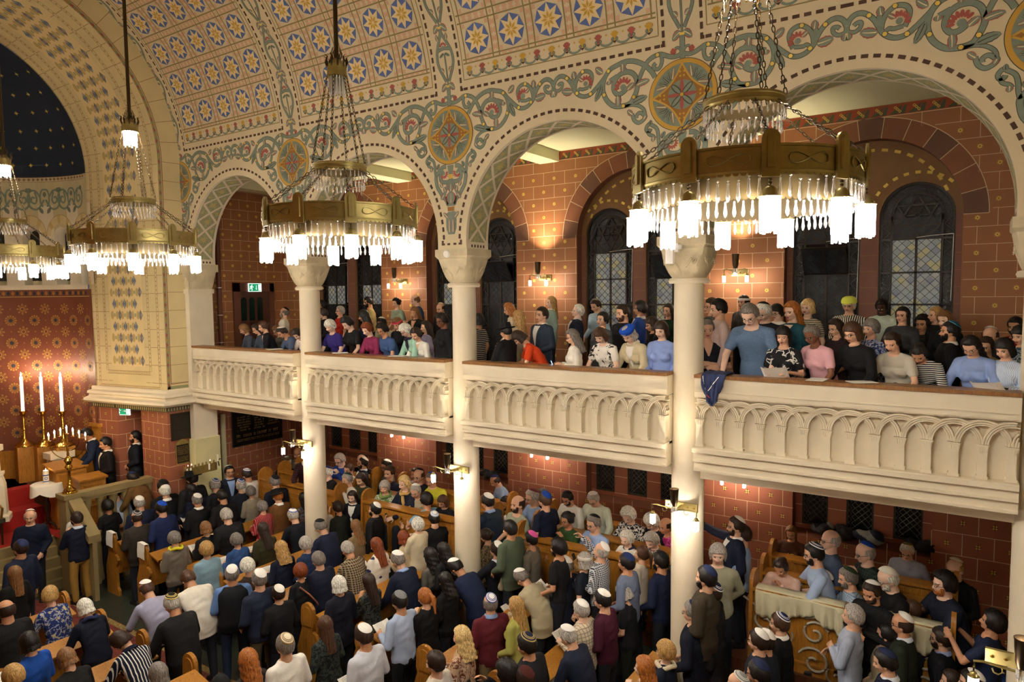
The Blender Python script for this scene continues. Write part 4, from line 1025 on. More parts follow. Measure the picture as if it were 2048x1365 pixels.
def chandelier(x, off, label, toplit=True):
    t = thing('chandelier', label, 'chandelier', (x, -3.68, 0), math.radians(off), None)
    m = MB(); m.lathe([(.02,7.95),(.02,10.0)], BRASSD, n=10); m.lathe([(.0,9.98),(.03,9.99),(.055,10.05),(.03,10.11),(0,10.12)], BRASS, n=14); m.lathe([(.02,10.1),(.02,11.9)], BRASSD, n=10); m.build('hanging_rod', t, True)
    m = MB(); m.lathe([(.02,7.98),(.045,7.96),(.06,7.93),(.085,7.92),(.085,7.84),(.092,7.835),(.092,7.82),(.05,7.82)], BRASS, n=20)
    for k in range(10):
        a = k*pi/5; m.tube([(.08*cos(a),.08*sin(a),7.9),(.095*cos(a),.095*sin(a),7.95),(.085*cos(a),.085*sin(a),7.985),(.11*cos(a),.11*sin(a),8.0)], [.008,.01,.006,.002], BRASSD, 5)
        m.tube([(.03*cos(a),.03*sin(a),7.96),(.05*cos(a),.05*sin(a),8.02),(.03*cos(a+.3),.03*sin(a+.3),8.08)], [.006,.005,.001], BRASSD, 4)
    o = m.build('crown', t, True)
    g = MB(); em = LAMPM if toplit else DIMG
    g.lathe([(0,7.81),(.05,7.81),(.05,7.69),(0,7.69)], em, n=14)
    for k in range(16):
        a = 2*pi*k/16; g.lathe([(.008,7.82),(.008,7.655+.012*(k % 3))], FRINGE if toplit else DIMG, n=4, c=(.066*cos(a),.066*sin(a),0))
    g.build('glass_shade', o)
    for k in range(6):
        a = k*pi/3; c = MB(); chain(c, (.085*cos(a),.085*sin(a),7.83), (.235*cos(a),.235*sin(a),7.06), BRASSD, .045); c.build('upper_chain', t)
    def ring(name, R, z0, z1, sc, ns):
        m = MB(); e = .012
        m.lathe([(R-.004,z0),(R,z0),(R+.004,z0+e),(R,z0+e*1.3),(R,z1-e*1.3),(R+.005,z1-e),(R+.005,z1),(R-.004,z1),(R-.004,z0)], BRASS, n=72, caps=False)
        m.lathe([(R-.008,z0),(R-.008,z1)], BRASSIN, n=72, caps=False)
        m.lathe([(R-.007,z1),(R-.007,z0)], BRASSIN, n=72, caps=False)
        for k in range(ns):                # scalloped lower edge
            a = 2*pi*k/ns; da = pi/ns
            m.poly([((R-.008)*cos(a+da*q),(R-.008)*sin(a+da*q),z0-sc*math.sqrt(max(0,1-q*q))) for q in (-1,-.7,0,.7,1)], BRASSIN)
            m.poly([(R*cos(a+da*q),R*sin(a+da*q),z0-sc*math.sqrt(max(0,1-q*q))) for q in (-1,-.7,0,.7,1)], BRASS)
        return m.build(name, t, True)
    ring('upper_ring', .235, 7.0, 7.055, .014, 36)
    rr = ring('main_ring', .66, 6.515, 6.66, .016, 108)
    for k in range(10):                     # embossed loops on the band, one plaque over each lamp
        a = (k+.5)*pi/5; R = .664
        e = MB(); pts = []
        for q in range(33):
            u = 2*pi*q/32; aa = a+.17*sin(u); pts.append((R*cos(aa), R*sin(aa), 6.588+.028*sin(2*u)))
        e.tube(pts, .0045, BRASS, 5); e.build('embossed_loop', rr)
        a = k*pi/5; M = Matrix.Rotation(a, 4, 'Z')
        p = MB(); out = [(-.046,6.488),(.046,6.488),(.046,6.685)]+[(.046*cos(q*pi/10),6.685+.046*sin(q*pi/10)) for q in range(11)]+[(-.046,6.685)]
        p.extr(out, BRASS, lambda y, z: M @ Vector((.662, y, z)), lambda y, z: M @ Vector((.676, y, z)))
        inn = [(-.024,6.535),(.024,6.535)]+[(.024*cos(q*pi/8),6.685+.024*sin(q*pi/8)) for q in range(9)]
        p.extr(inn, BRASS, lambda y, z: M @ Vector((.67, y, z)), lambda y, z: M @ Vector((.688, y*.75, z)))
        p.build('plaque', t)
        hanging_lamp(t, M @ Matrix.Translation((.668,0,6.484)), .9, sz=.92)
        c = MB(); a2 = a+.06; chain(c, (.235*cos(a2),.235*sin(a2),7.0), (.65*cos(a),.65*sin(a),6.69), BRASSD, .042); c.build('lower_chain', t)
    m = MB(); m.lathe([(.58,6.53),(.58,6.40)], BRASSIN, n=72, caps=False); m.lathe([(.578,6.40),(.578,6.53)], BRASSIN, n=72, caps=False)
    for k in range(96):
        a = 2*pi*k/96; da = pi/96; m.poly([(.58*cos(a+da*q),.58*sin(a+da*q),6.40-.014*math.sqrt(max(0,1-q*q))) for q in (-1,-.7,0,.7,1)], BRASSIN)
    m.build('inner_skirt', t, True)
    m = MB()
    for k in range(80):
        a = 2*pi*(k+.5)/80; m.lathe([(0,0),(.006,-.006),(.005,-.02),(.0105,-.062),(.006,-.082),(0,-.09)], CRYST, n=6, c=(.58*cos(a),.58*sin(a),6.385))
    m.build('inner_crystal_fringe', t, kind='stuff')
    D = drop_mesh()
    for k in range(80):
        if k % 8 == 0: continue
        a = 2*pi*k/80; o = bpy.data.objects.new('crystal_drop', D); COL.objects.link(o); o.parent = t; o.location = (.66*cos(a),.66*sin(a),6.49-(.02 if k % 8 in (3,4,5) else 0))
    up = MB()
    for k in range(36):
        a = 2*pi*k/36
        for z, s in ((6.985,.75),(6.90,.7)):
            up.lathe([(0,0),(.006,-.005),(.004,-.02*s),(.0085,-.06*s),(0,-.085*s)], CRYST, n=6, c=((.235-(.02 if s < .72 else 0))*cos(a+(.08 if s < .72 else 0)),(.235-(.02 if s < .72 else 0))*sin(a+(.08 if s < .72 else 0)),z))
    up.build('upper_crystal_fringe', t, kind='stuff')
    return t
chandelier(-1.195, 8.9, 'largest nearest brass ring chandelier, at the right of the photo, before the big medallion')
chandelier(-4.724, .3, 'brass ring chandelier in mid picture, second nearest, hung before the first round column', toplit=False)
chandelier(-8.2, 6, 'brass ring chandelier in front of the diamond patterned arch pier')
chandelier(-11.66, 3, 'furthest brass ring chandelier, cut by the left edge, before the blue apse')
# ---- wall and column sconces
def spot(parent, loc, power, size=1.9, blend=.6, col=(1,.82,.58)):
    l = bpy.data.lights.new('uplight_bulb', 'SPOT'); l.energy = power; l.spot_size = size; l.spot_blend = blend; l.color = col; l.shadow_soft_size = .02
    o = bpy.data.objects.new('uplight_bulb', l); COL.objects.link(o); o.parent = parent; o.location = loc; o.rotation_euler = (pi, 0, 0); return o
def sconce(name, label, loc, big=False, power=6, group=None, rz=0):
    """faces -y; origin at the wall"""
    t = thing(name, label, 'wall lamp', loc, rz, group); w = .27 if big else .17; s = .56 if big else .42; yo = -.27 if big else -.27
    m = MB(); m.box((-w*.75,-.03,-.05),(w*.75,0,.05), BRASS); 
    for k in range(5): m.lathe([(0,-.012),(.016,0),(0,.012)], GLOSSB, n=8, c=(-w*.6+k*w*.3,-.035,0))
    m.tube([(0,0,0),(0,yo*.6,.0),(0,yo,.03)], .022, BRASS); m.build('bracket', t, True)
    m = MB(); m.lathe([(.012,.06),(.03,.07),(.036,.09),(.045,.12),(.052,.26),(.056,.28),(.052,.28),(.046,.265),(.038,.14),(0,.14)], BRASSD, n=20, c=(0,yo,0)); o = m.build('uplight_cup', t, True)
    spot(t, (0,yo,.285), power, 1.15 if big else 1.8, 1)
    m = MB(); m.lathe([(0,.145),(.036,.145),(.04,.2),(0,.2)], SCONM, n=12, c=(0,yo,0)); m.build('bulb', o)
    m = MB()
    for k in range(8): a = k*pi/4; m.lathe([(0,.07),(.007,.06),(.009,.01),(0,-.02)], CRYST, n=5, c=(.03*cos(a),yo+.03*sin(a),0))
    m.build('crystal_fringe', t)
    for sg in (-1, 1):
        m = MB(); m.tube([(0,yo*.7,.0),(sg*w*.45,yo*.9,.035),(sg*w*.8,yo,.055),(sg*w,yo,.045),(sg*w,yo,.0)], .009, BRASS, 6)
        m.tube([(sg*w*.3,yo*.7,.02)]+[(sg*(w*.5+.03*cos(q)),yo*.85,.0+.03*sin(q)) for q in (2.5,3.5,4.5,5.5,6.5)], .006, BRASS, 5); m.build('arm', t, True)
        hanging_lamp(t, Matrix.Translation((sg*w,yo,.0)), s, em=SCONM, rods=10)
    return t
for i, l in ((1, 'brass lamp bracket with upward cup on the first round column, beside the black memorial board'), (2, 'brass lamp bracket with cup on the second round column, over the yellow vest'), (3, 'brass lamp bracket with two lit lamps on the thick third column'), (4, None)):
    if l: sconce('column_sconce', l, (XP[i], T/2-.195, 3.28), True, SPOT_W)
mids = [(NC[b]+NC[b+1])/2 for b in range(4)]
for b, l in ((0, None), (1, 'brass wall lamp in the gallery between the left windows, behind the middle chandelier'), (2, 'brass wall lamp on the red gallery wall in the middle bay'), (3, None)):
    pass
UL = ['brass wall lamp in the gallery at the left, under the second chandelier', 'brass wall lamp on the red gallery wall in the middle bay', 'brass wall lamp on the red gallery wall just right of the thick column']
LL = ['lamp pair hanging under the gallery edge by the far left bay windows', 'lamp pair glowing under the gallery cornice in the middle bay', 'lamp pair glowing under the gallery cornice right of the thick column']
for j, b in enumerate((1, 2, 3)):
    x = NC[b]-S/2 if False else mids[b-1] if False else (NC[b-1]+NC[b])/2+0
    x = (NC[b]+NC[b-1])/2
    sconce('wall_sconce', UL[j], (x, YW-.002, 6.19), power=40)
    sconce('wall_sconce', LL[j], (x, YW-.002, 3.06), power=30)
bs = onZ(2046, 1268, 3.56); sconce('column_sconce', 'bright brass cup lamp cut off at the bottom right corner', (bs.x, bs.y+.19, 3.28), True, 12)
print('big sconce', bs)
m = MB(); m.lathe([(.2,FZ),(.18,6)], CREAM, n=24, c=(bs.x, bs.y+.19+.2, 0)); tag(m.build('column', smooth=True), 'cream column carrying the cup lamp at the bottom right corner', 'column') if bs.x > 3 else None
# ================================================================ people
def V3(*a): return Vector(a)
def ell(mb, c, r, m=0, n=10, R=None):
    c = Vector(c); rings = []
    for i in range(n//2+1):
        p = pi*i/(n//2); ring = []
        for j in range(n):
            a = 2*pi*j/n; q = Vector((r[0]*sin(p)*cos(a)+1e-5*cos(a), r[1]*sin(p)*sin(a)+1e-5*sin(a), -r[2]*cos(p)))
            ring.append(c+(R @ q if R is not None else q))
        rings.append(ring)
    mb.sweep(rings, m)
def cap(mb, a, b, r0, r1, m=0, n=10):
    a = Vector(a); b = Vector(b); d = b-a; L = d.length or 1e-4; d = d/L
    t = Vector((0,0,1)) if abs(d.z) < .9 else Vector((1,0,0)); x = d.cross(t).normalized(); y = d.cross(x); rings = []
    def ring(c, r): return [c+x*r*cos(2*pi*j/n)+y*r*sin(2*pi*j/n) for j in range(n)]
    for k in (0, 1, 2): q = k*pi/6; rings.append(ring(a-d*r0*cos(q), r0*sin(q)+1e-5))
    rings.append(ring(a, r0)); rings.append(ring(b, r1))
    for k in (2, 1, 0): q = k*pi/6; rings.append(ring(b+d*r1*cos(q), r1*sin(q)+1e-5))
    mb.sweep(rings, m)
def remesh(mb, name, vox, smooth=2, fac=.5):
    me = bpy.data.meshes.new(name); me.from_pydata(mb.v, [], mb.f); me.update()
    bm = bmesh.new(); bm.from_mesh(me); bmesh.ops.recalc_face_normals(bm, faces=bm.faces); bm.to_mesh(me); bm.free()
    o = bpy.data.objects.new('tmp', me); COL.objects.link(o)
    r = o.modifiers.new('r', 'REMESH'); r.mode = 'VOXEL'; r.voxel_size = vox; r.use_smooth_shade = True
    if smooth: s = o.modifiers.new('s', 'SMOOTH'); s.iterations = smooth; s.factor = fac
    dg = bpy.context.evaluated_depsgraph_get(); dg.update()
    out = bpy.data.meshes.new_from_object(o.evaluated_get(dg)); out.name = name
    bpy.data.objects.remove(o); bpy.data.meshes.remove(me)
    out.polygons.foreach_set('use_smooth', [True]*len(out.polygons))
    return out
# arms: (elbow, wrist) offsets from the shoulder for the left side; y outward
POSES = {  # name: lean, sit, left arm, right arm, finger curl
 'stand': (0,0,((-.02,.07,-.27),(.05,.06,-.52)),None,.6),
 'read':  (.10,0,((.0,.06,-.27),(.23,-.04,-.22)),None,.9),
 'low':   (.12,0,((-.02,.07,-.27),(.17,-.01,-.40)),None,.7),
 'lean':  (.42,0,((.06,.09,-.26),(.24,.06,-.46)),None,.5),
 'bend':  (.72,0,((.08,.09,-.25),(.28,.0,-.38)),None,.6),
 'cross': (0,0,((.07,.07,-.26),(.19,-.17,-.19)),((.07,.07,-.26),(.21,-.15,-.23)),.5),
 'clasp': (.04,0,((-.01,.07,-.27),(.17,-.13,-.38)),None,.8),
 'chin':  (.06,0,((.10,.03,-.25),(.15,-.13,.03)),((.07,.07,-.26),(.2,-.14,-.24)),.9),
 'photo': (.04,0,((.18,.08,-.19),(.34,-.04,.03)),None,.9),
 'back':  (.08,0,((-.10,.08,-.25),(-.15,-.1,-.44)),None,.6),
 'reach': (0,0,((-.02,.07,-.27),(.1,.0,-.48)),((.14,.22,.0),(.3,.38,.05)),.4),
 'sit':   (.06,1,((.02,.07,-.27),(.24,-.02,-.33)),None,.6),
 'sitled':(.30,1,((.14,.08,-.24),(.33,-.06,-.28)),None,.6),
 'sitchin':(.30,1,((.16,.04,-.23),(.17,-.11,.0)),((.14,.08,-.24),(.33,-.06,-.28)),.9),
 'up':    (.05,0,((.0,.06,-.27),(.23,-.04,-.22)),((.22,.08,.08),(.36,.0,.30)),.9)}
def rig(pose, sex, hp, hy):
    lean, sit, L, Rr, curl = POSES[pose]; Rr = Rr or L
    zp = .56 if sit else .93; sh = .172 if sex == 'm' else .148
    def bend(p):
        p = Vector(p); h = p.z-.93; q = p.copy()
        if h > 0:
            a = lean*min(1, h/.35); c = 0
            # progressive curve of the back
            n = 8; x = 0; z = 0; st = h/n
            for i in range(n): ai = lean*min(1, (i+.5)*st/.25); x += sin(ai)*st; z += cos(ai)*st
            q = Vector((x+p.x*cos(a), p.y, .93+z-p.x*sin(a)))
        q.z += zp-.93; return q
    J = {'sit': sit, 'curl': curl, 'zp': zp, 'bend': bend}
    for s, arm, nm in ((1, L, 'L'), (-1, Rr, 'R')):
        S0 = bend((0, s*sh, 1.372)); e = Vector((arm[0][0], s*arm[0][1], arm[0][2])); w = Vector((arm[1][0], s*arm[1][1], arm[1][2]))
        E = S0+e.normalized()*.275; Wd = (S0+w-E); Wp = E+Wd.normalized()*.245
        J['S'+nm], J['E'+nm], J['W'+nm] = S0, E, Wp
        hip = Vector((0, s*.095, zp-.02)); J['H'+nm] = hip
        if sit: J['K'+nm] = Vector((.42, s*.13, .52)); J['A'+nm] = Vector((.44, s*.12, .09))
        else: J['K'+nm] = Vector((.02, s*.105, .50)); J['A'+nm] = Vector((-.02, s*.11, .09))
    a = lean*.9+hp
    neck = bend((-.01, 0, 1.45)); J['N'] = neck
    hj = neck+Vector((sin(lean*.8+hp*.5)*.055, 0, cos(lean*.8+hp*.5)*.055))
    J['HM'] = Matrix.Translation(hj) @ Matrix.Rotation(hy, 4, 'Z') @ Matrix.Rotation(a*.85, 4, 'Y')
    J['top'] = max((J['HM'] @ Vector((x, 0, z))).z for x, z in ((0,.23),(-.06,.21),(-.1,.14),(.06,.2)))
    J['topx'] = (J['HM'] @ Vector((-.01,0,.16))).x
    return J
TORSO = {'m': [(.80,.10,.15),(.90,.115,.168),(1.03,.108,.15),(1.15,.118,.16),(1.28,.122,.178),(1.36,.105,.175),(1.41,.078,.12),(1.45,.06,.072)],
         'f': [(.80,.10,.16),(.90,.118,.175),(1.03,.095,.135),(1.13,.10,.14),(1.27,.11,.15),(1.35,.092,.148),(1.405,.068,.10),(1.445,.052,.06)]}
def torso(mb, J, sex, inf, z0=.80, z1=1.46, fat=1.0):
    rings = []; T_ = TORSO[sex]
    zs = [z0]+[z for z, _, _ in T_ if z0 < z < z1]+[z1]
    for z in zs:
        for i in range(len(T_)-1):
            if T_[i][0] <= z <= T_[i+1][0] or i == len(T_)-2: break
        za, xa, ya = T_[i]; zb, xb, yb = T_[i+1]; f = max(-.6, min(1, (z-za)/(zb-za)))
        if z < T_[0][0]: f = 0; i = 0; xa, ya = T_[0][1:]; xb, yb = xa, ya
        rx = (xa+(xb-xa)*f)*fat+inf; ry = (ya+(yb-ya)*f)*fat**.6+inf
        rings.append([J['bend']((rx*cos(t)*(1 if cos(t) > 0 else .86)+(.0), ry*sin(t), z)) for t in [2*pi*j/20 for j in range(20)]])
    mb.sweep(rings, 0)
    if sex == 'f':
        for s in (-1, 1): c = J['bend']((.075, s*.07, 1.235)); ell(mb, c, (.062+inf, .062+inf, .065+inf))
def hand(mb, E, Wp, side, curl, sex):
    d = (Wp-E).normalized(); dn = (d+Vector((.15,0,-.12))).normalized()
    inward = Vector((0,-side,0)); n = (inward-dn*inward.dot(dn)).normalized() if abs(dn.y) < .85 else Vector((0,0,-1))
    n = (n+Vector((0,0,-.7))).normalized(); n = (n-dn*n.dot(dn)).normalized(); w = dn.cross(n)*side      # w towards the thumb
    k = .95 if sex == 'm' else .85
    R = Matrix((dn, w, n)).transposed(); c = Wp+dn*.048*k; ell(mb, c, (.052*k,.041*k,.017*k), 0, 12, R)
    for i, (o, L) in enumerate(((.030,.068),(.010,.076),(-.011,.070),(-.031,.056))):
        b = Wp+dn*.088*k+w*o*k; sp = w*(o*.10)*k
        d1 = (dn*cos(curl*.5)+n*sin(curl*.5)).normalized(); d2 = (dn*cos(curl*1.25)+n*sin(curl*1.25)).normalized()
        p1 = b+d1*L*.5*k+sp; p2 = p1+d2*L*.5*k+sp*.6
        cap(mb, b-dn*.01, p1, .0098*k, .009*k, 0, 7); cap(mb, p1, p2, .009*k, .0078*k, 0, 7)
    b = Wp+dn*.022*k+w*.028*k; p1 = b+(dn*.55+w*.75+n*.3).normalized()*.042*k; p2 = p1+(dn*.8+w*.35+n*.4).normalized()*.034*k
    cap(mb, b, p1, .012*k, .0105*k, 0, 7); cap(mb, p1, p2, .0105*k, .0088*k, 0, 7)
SKINB = mat('skin_base', '#c99877', .5); EYEM = mat('eye_dark', '#2a1e18', .2); EYEW = mat('eye_white', '#cfc6bb', .3); LIPM = mat('lips', '#9c5148', .45); BROWM = mat('eyebrow', '#4a3526', .8)
BODY = {}; 
def body_mesh(pose, sex, hp, hy):
    key = (pose, sex, hp, hy)
    if key in BODY: return BODY[key]
    J = rig(pose, sex, hp, hy); mb = MB(); H = J['HM']; f = sex == 'f'
    torso(mb, J, sex, 0)
    cap(mb, J['bend']((-.01,0,1.40)), H @ Vector((-.012,0,.03)), .066 if not f else .055, .056 if not f else .047, 0, 14)
    for s in 'LR':
        a = .048 if not f else .042
        cap(mb, J['S'+s], J['E'+s], a, a*.78); cap(mb, J['E'+s], J['W'+s], a*.80, a*.52); hand(mb, J['E'+s], J['W'+s], 1 if s == 'L' else -1, J['curl'], sex)
    Hr = H.to_3x3(); k = 1 if not f else .94
    def he(c, r, n=14): ell(mb, H @ (Vector(c)*k), Vector(r)*k, 0, n, Hr)
    he((-.008,0,.125),(.098,.078,.098),20); he((.02,0,.075),(.074,.066,.085),18); he((.050,0,.030),(.040,.045,.036)); he((.066,0,.014),(.022,.026,.016))
    he((.072,.034,.062),(.022,.02,.022)); he((.072,-.034,.062),(.022,.02,.022)); he((.078,0,.114),(.018,.048,.013))
    cap(mb, H @ Vector((.090,0,.098)*1) if False else H @ (Vector((.088,0,.10))*k), H @ (Vector((.107,0,.062))*k), .009*k, .0125*k, 0, 8); he((.096,.012,.060),(.011,.009,.008)); he((.096,-.012,.060),(.011,.009,.008))
    he((.087,0,.036),(.010,.023,.006)); he((.085,0,.026),(.010,.020,.006))
    for s in (-1, 1): he((-.004,s*.079,.075),(.019,.009,.031),10)
    me = remesh(mb, 'body', .0072, 1, .4)
    # eye sockets, and colour of eyes, brows and lips
    n = len(me.vertices); co = np.empty(n*3, 'f'); me.vertices.foreach_get('co', co); co = co.reshape(-1, 3)
    Mi = np.array(H.inverted()); lc = (co @ Mi[:3,:3].T + Mi[:3,3])/k
    for s in (-1, 1):
        c = np.array((.085, s*.031, .092)); d = np.linalg.norm((lc-c)*np.array((.6,1,1.25)), axis=1)
        w = np.clip(1-d/.024, 0, 1); w = w*w*(3-2*w); w[lc[:,0] < .03] = 0
        back = np.array(H.to_3x3() @ Vector((-1,0,0))); co += back[None,:]*(w*.0085)[:,None]*k
    me.vertices.foreach_set('co', co.ravel()); 
    for m in (SKINB, EYEM, EYEW, LIPM, BROWM): me.materials.append(m)
    nf = len(me.polygons); ce = np.empty(nf*3, 'f'); me.polygons.foreach_get('center', ce); ce = ce.reshape(-1, 3); lc = (ce @ Mi[:3,:3].T + Mi[:3,3])/k
    mi = np.zeros(nf, 'i'); X, Y, Z = lc[:,0], lc[:,1], lc[:,2]; fr = X > .045; ay = np.abs(Y)
    mi[fr & (((ay-.031)/.0155)**2+((Z-.0915)/.0065)**2 < 1)] = 2; mi[fr & (((ay-.031)/.0075)**2+((Z-.0915)/.0078)**2 < 1)] = 1
    mi[fr & (np.abs(Z-.0985+.15*np.abs(ay-.031)) < .0018) & (np.abs(ay-.031) < .017)] = 1
    mi[fr & (np.abs(Z-.1165+.2*np.abs(ay-.027)) < (.0042 if not f else .003)) & (ay > .012) & (ay < .048)] = 4
    mi[(X > .06) & (((Y)/.024)**2+((Z-.031)/.0095)**2 < 1)] = 3
    me.polygons.foreach_set('material_index', mi); me.update()
    BODY[key] = (me, J); return BODY[key]
CL = {}
def top_mesh(kind, pose, sex, fat):
    key = (kind, pose, sex, fat)
    if key in CL: return CL[key]
    J = rig(pose, sex, 0, 0); mb = MB(); inf = {'jacket': .026, 'coat': .032, 'sweater': .02, 'shirt': .015, 'tee': .014, 'blouse': .017}[kind]
    torso(mb, J, sex, inf, .74 if kind in ('jacket','coat') else .80, 1.452 if kind != 'tee' else 1.43, fat)
    a = (.052 if sex == 'm' else .046)+inf*.75
    for s in 'LR':
        sh = J['S'+s]; ins = sh+(Vector((0,0,J['bend']((0,0,1.38)).z))-Vector((0,0,sh.z)))*0
        cap(mb, J['bend']((-.01, (.05 if s == 'L' else -.05), 1.425)), sh, a*.62, a*.92)
        if kind == 'tee': cap(mb, sh, sh+(J['E'+s]-sh)*.62, a*.95, a*1.0)
        else:
            cap(mb, sh, J['E'+s], a, a*.86); e = J['W'+s]+(J['E'+s]-J['W'+s])*(.06 if kind != 'blouse' else .3); cap(mb, J['E'+s], e, a*.86, a*.68)
    me = remesh(mb, kind, .0125, 3)
    # folds
    n = len(me.vertices); co = np.empty(n*3, 'f'); me.vertices.foreach_get('co', co); co = co.reshape(-1, 3); no = np.empty(n*3, 'f'); me.vertices.foreach_get('normal', no); no = no.reshape(-1, 3)
    amp = .0035 if kind != 'jacket' else .002
    ph = co[:,2]*46+np.sin(co[:,0]*23)*1.6+np.sin(co[:,1]*19+co[:,2]*9)*1.8
    co += no*(np.sin(ph)*amp*(.5+.5*np.sin(co[:,1]*13+1.3)))[:,None]
    me.vertices.foreach_set('co', co.ravel()); me.materials.append(WHITE); me.update()
    CL[key] = me; return me
def leg_mesh(pose, sex):
    sit = POSES[pose][1]; key = ('legs', sit, sex)
    if key in CL: return CL[key]
    J = rig(pose, sex, 0, 0); mb = MB(); zp = J['zp']
    for s in 'LR':
        cap(mb, J['H'+s]-Vector((0,0,.04)), J['K'+s], .082, .064, 0, 14); cap(mb, J['K'+s], J['A'+s], .066, .05, 0, 14)
    ell(mb, (0,0,zp-.07), ((.112,.158,.13) if sex == 'm' else (.11,.16,.13)), 0, 18)
    me = remesh(mb, 'trousers', .016, 3); me.materials.append(WHITE); CL[key] = me; return me
def shoe_mesh(pose, s):
    sit = POSES[pose][1]; key = ('shoe', sit, s)
    if key in CL: return CL[key]
    mb = MB(); A = rig(pose, 'm', 0, 0)['A'+s]
    out = [(x, w) for x, w in ((-.085,.026),(-.05,.036),(.03,.034),(.11,.046),(.16,.04),(.185,.022))]
    mb.sweep([[(A.x+x*k, A.y+w*k*q, z) for x, w in out for q in (1,)]+[(A.x+x*k, A.y-w*k, z) for x, w in out[::-1]] for z, k in ((0,1),(.02,1.0),(.05,.93),(.085,.55),(.11,.4))], BLACK)
    me = mb.mesh('shoe', True); CL[key] = me; return me
# --- hair, hats: head space
def sphsurf(rad, n=40, m=26, c=(-.006,0,.108)):
    vs = []; fs = []
    for i in range(m+1):
        th = pi/2-pi*i/m
        for j in range(n):
            ph = 2*pi*j/n-pi; r = rad(ph, th)
            vs.append((c[0]+r*.106*cos(th)*cos(ph), c[1]+r*.088*cos(th)*sin(ph), c[2]+r*.124*sin(th)))
    for i in range(m):
        for j in range(n): fs.append((i*n+j, (i+1)*n+j, (i+1)*n+(j+1) % n, i*n+(j+1) % n))
    return vs, fs
def sst(a, b, x): t = max(0, min(1, (x-a)/(b-a))); return t*t*(3-2*t)
def hairline(ph, front=.62, side=-.25, nape=-.75):
    a = abs(ph)
    if a < .85: return front-.1*(a/.85)
    if a < 1.25: return front-.1+(side-front+.1)*sst(.85,1.25,a)
    return side+(nape-side)*sst(1.5,2.2,a)
HAIRM = {}
def curtain(mb, L, w0, w1, th=.022, a0=1.15, flare=.0, wav=0, zt=.14, back=.0):
    n = 26; rows = 12; outer = []; inner = []
    for i in range(rows+1):
        t = i/rows; z = zt-(zt+L)*t
        k = w0+(w1-w0)*sst(0,1,t); o = []; q = []
        for j in range(n+1):
            ph = a0+(2*pi-2*a0)*j/n; st = .004*sin(ph*17+i*.3)+wav*sin(z*75+ph*4)
            r = k+flare*t+st; bx = -back*t
            o.append((-.006+bx+r*1.04*cos(ph), r*.90*sin(ph), z+.006*sin(ph*9) if i == rows else z)); rr = r-th*(1-.5*t); q.append((-.006+bx+rr*1.04*cos(ph), rr*.9*sin(ph), z))
        outer.append(o); inner.append(q)
    rings = [o+q[::-1] for o, q in zip(outer, inner)]
    mb.sweep(rings, 0)
def hair_mesh(st):
    if st in HAIRM: return HAIRM[st]
    mb = MB(); rnd = random.Random(hash(st) % 1000 if False else len(st)*7+ord(st[0]))
    th = {'short': 1.06, 'crop': 1.02, 'curly': 1.2, 'afro': 1.26, 'bob': 1.10, 'long': 1.07, 'wavy': 1.11, 'bun': 1.05, 'pony': 1.05, 'bald': 1.03, 'fringe': 1.09, 'grayside': 1.05, 'bobshort': 1.13, 'curlylong': 1.12}[st]
    def rad(ph, t):
        if st == 'bald': c = sst(-.1,.05, .42-t)*sst(-.1,.1,t-(-.75 if abs(ph) > 1.6 else -.2))*sst(1.15,1.4,abs(ph))
        else:
            fr = .62 if st != 'fringe' and st not in ('bob','bobshort') else .33
            c = sst(-.09,.07, t-hairline(ph, fr, -.25 if st in ('short','crop','grayside') else -.45, -.75))
        r = th
        if st in ('curly','afro','curlylong'): r += .045*sin(ph*9+t*5)*cos(t*11+ph*2)+.03*sin(ph*17+2)*sin(t*19)
        elif st == 'bobshort': r += .05*cos(t)*(abs(ph) > .8)+.012*sin(ph*13+t*7)
        else: r += .012*sin(ph*15+t*6)+.012*sin(ph*7-t*9)
        if t > .2: r += .02*sin(2*ph+1)*0
        return .80+(r-.80)*c
    vs, fs = sphsurf(rad); mb.raw(vs, fs, 0)
    if st == 'bob': curtain(mb, -.005, .098, .112, .03, 1.0)
    if st == 'bobshort': curtain(mb, -.03, .10, .10, .03, 1.3)
    if st == 'long': curtain(mb, .26, .098, .085, .03, 1.2, back=.05)
    if st == 'wavy': curtain(mb, .20, .102, .11, .035, 1.15, wav=.006, back=.05)
    if st == 'curlylong': curtain(mb, .16, .106, .118, .04, 1.15, wav=.006, back=.04)
    if st == 'fringe': curtain(mb, .15, .1, .09, .03, 1.15, back=.03)
    if st == 'bun': ell(mb, (-.118,0,.12), (.038,.042,.042), 0, 12)
    if st == 'pony': cap(mb, (-.105,0,.14), (-.15,0,.10), .026, .03); cap(mb, (-.15,0,.10), (-.145,0,-.12), .032, .012)
    for v in range(0): pass
    mb.m = [0]*len(mb.f); mb.mats = [WHITE]
    HAIRM[st] = mb.mesh('hair', True); return HAIRM[st]
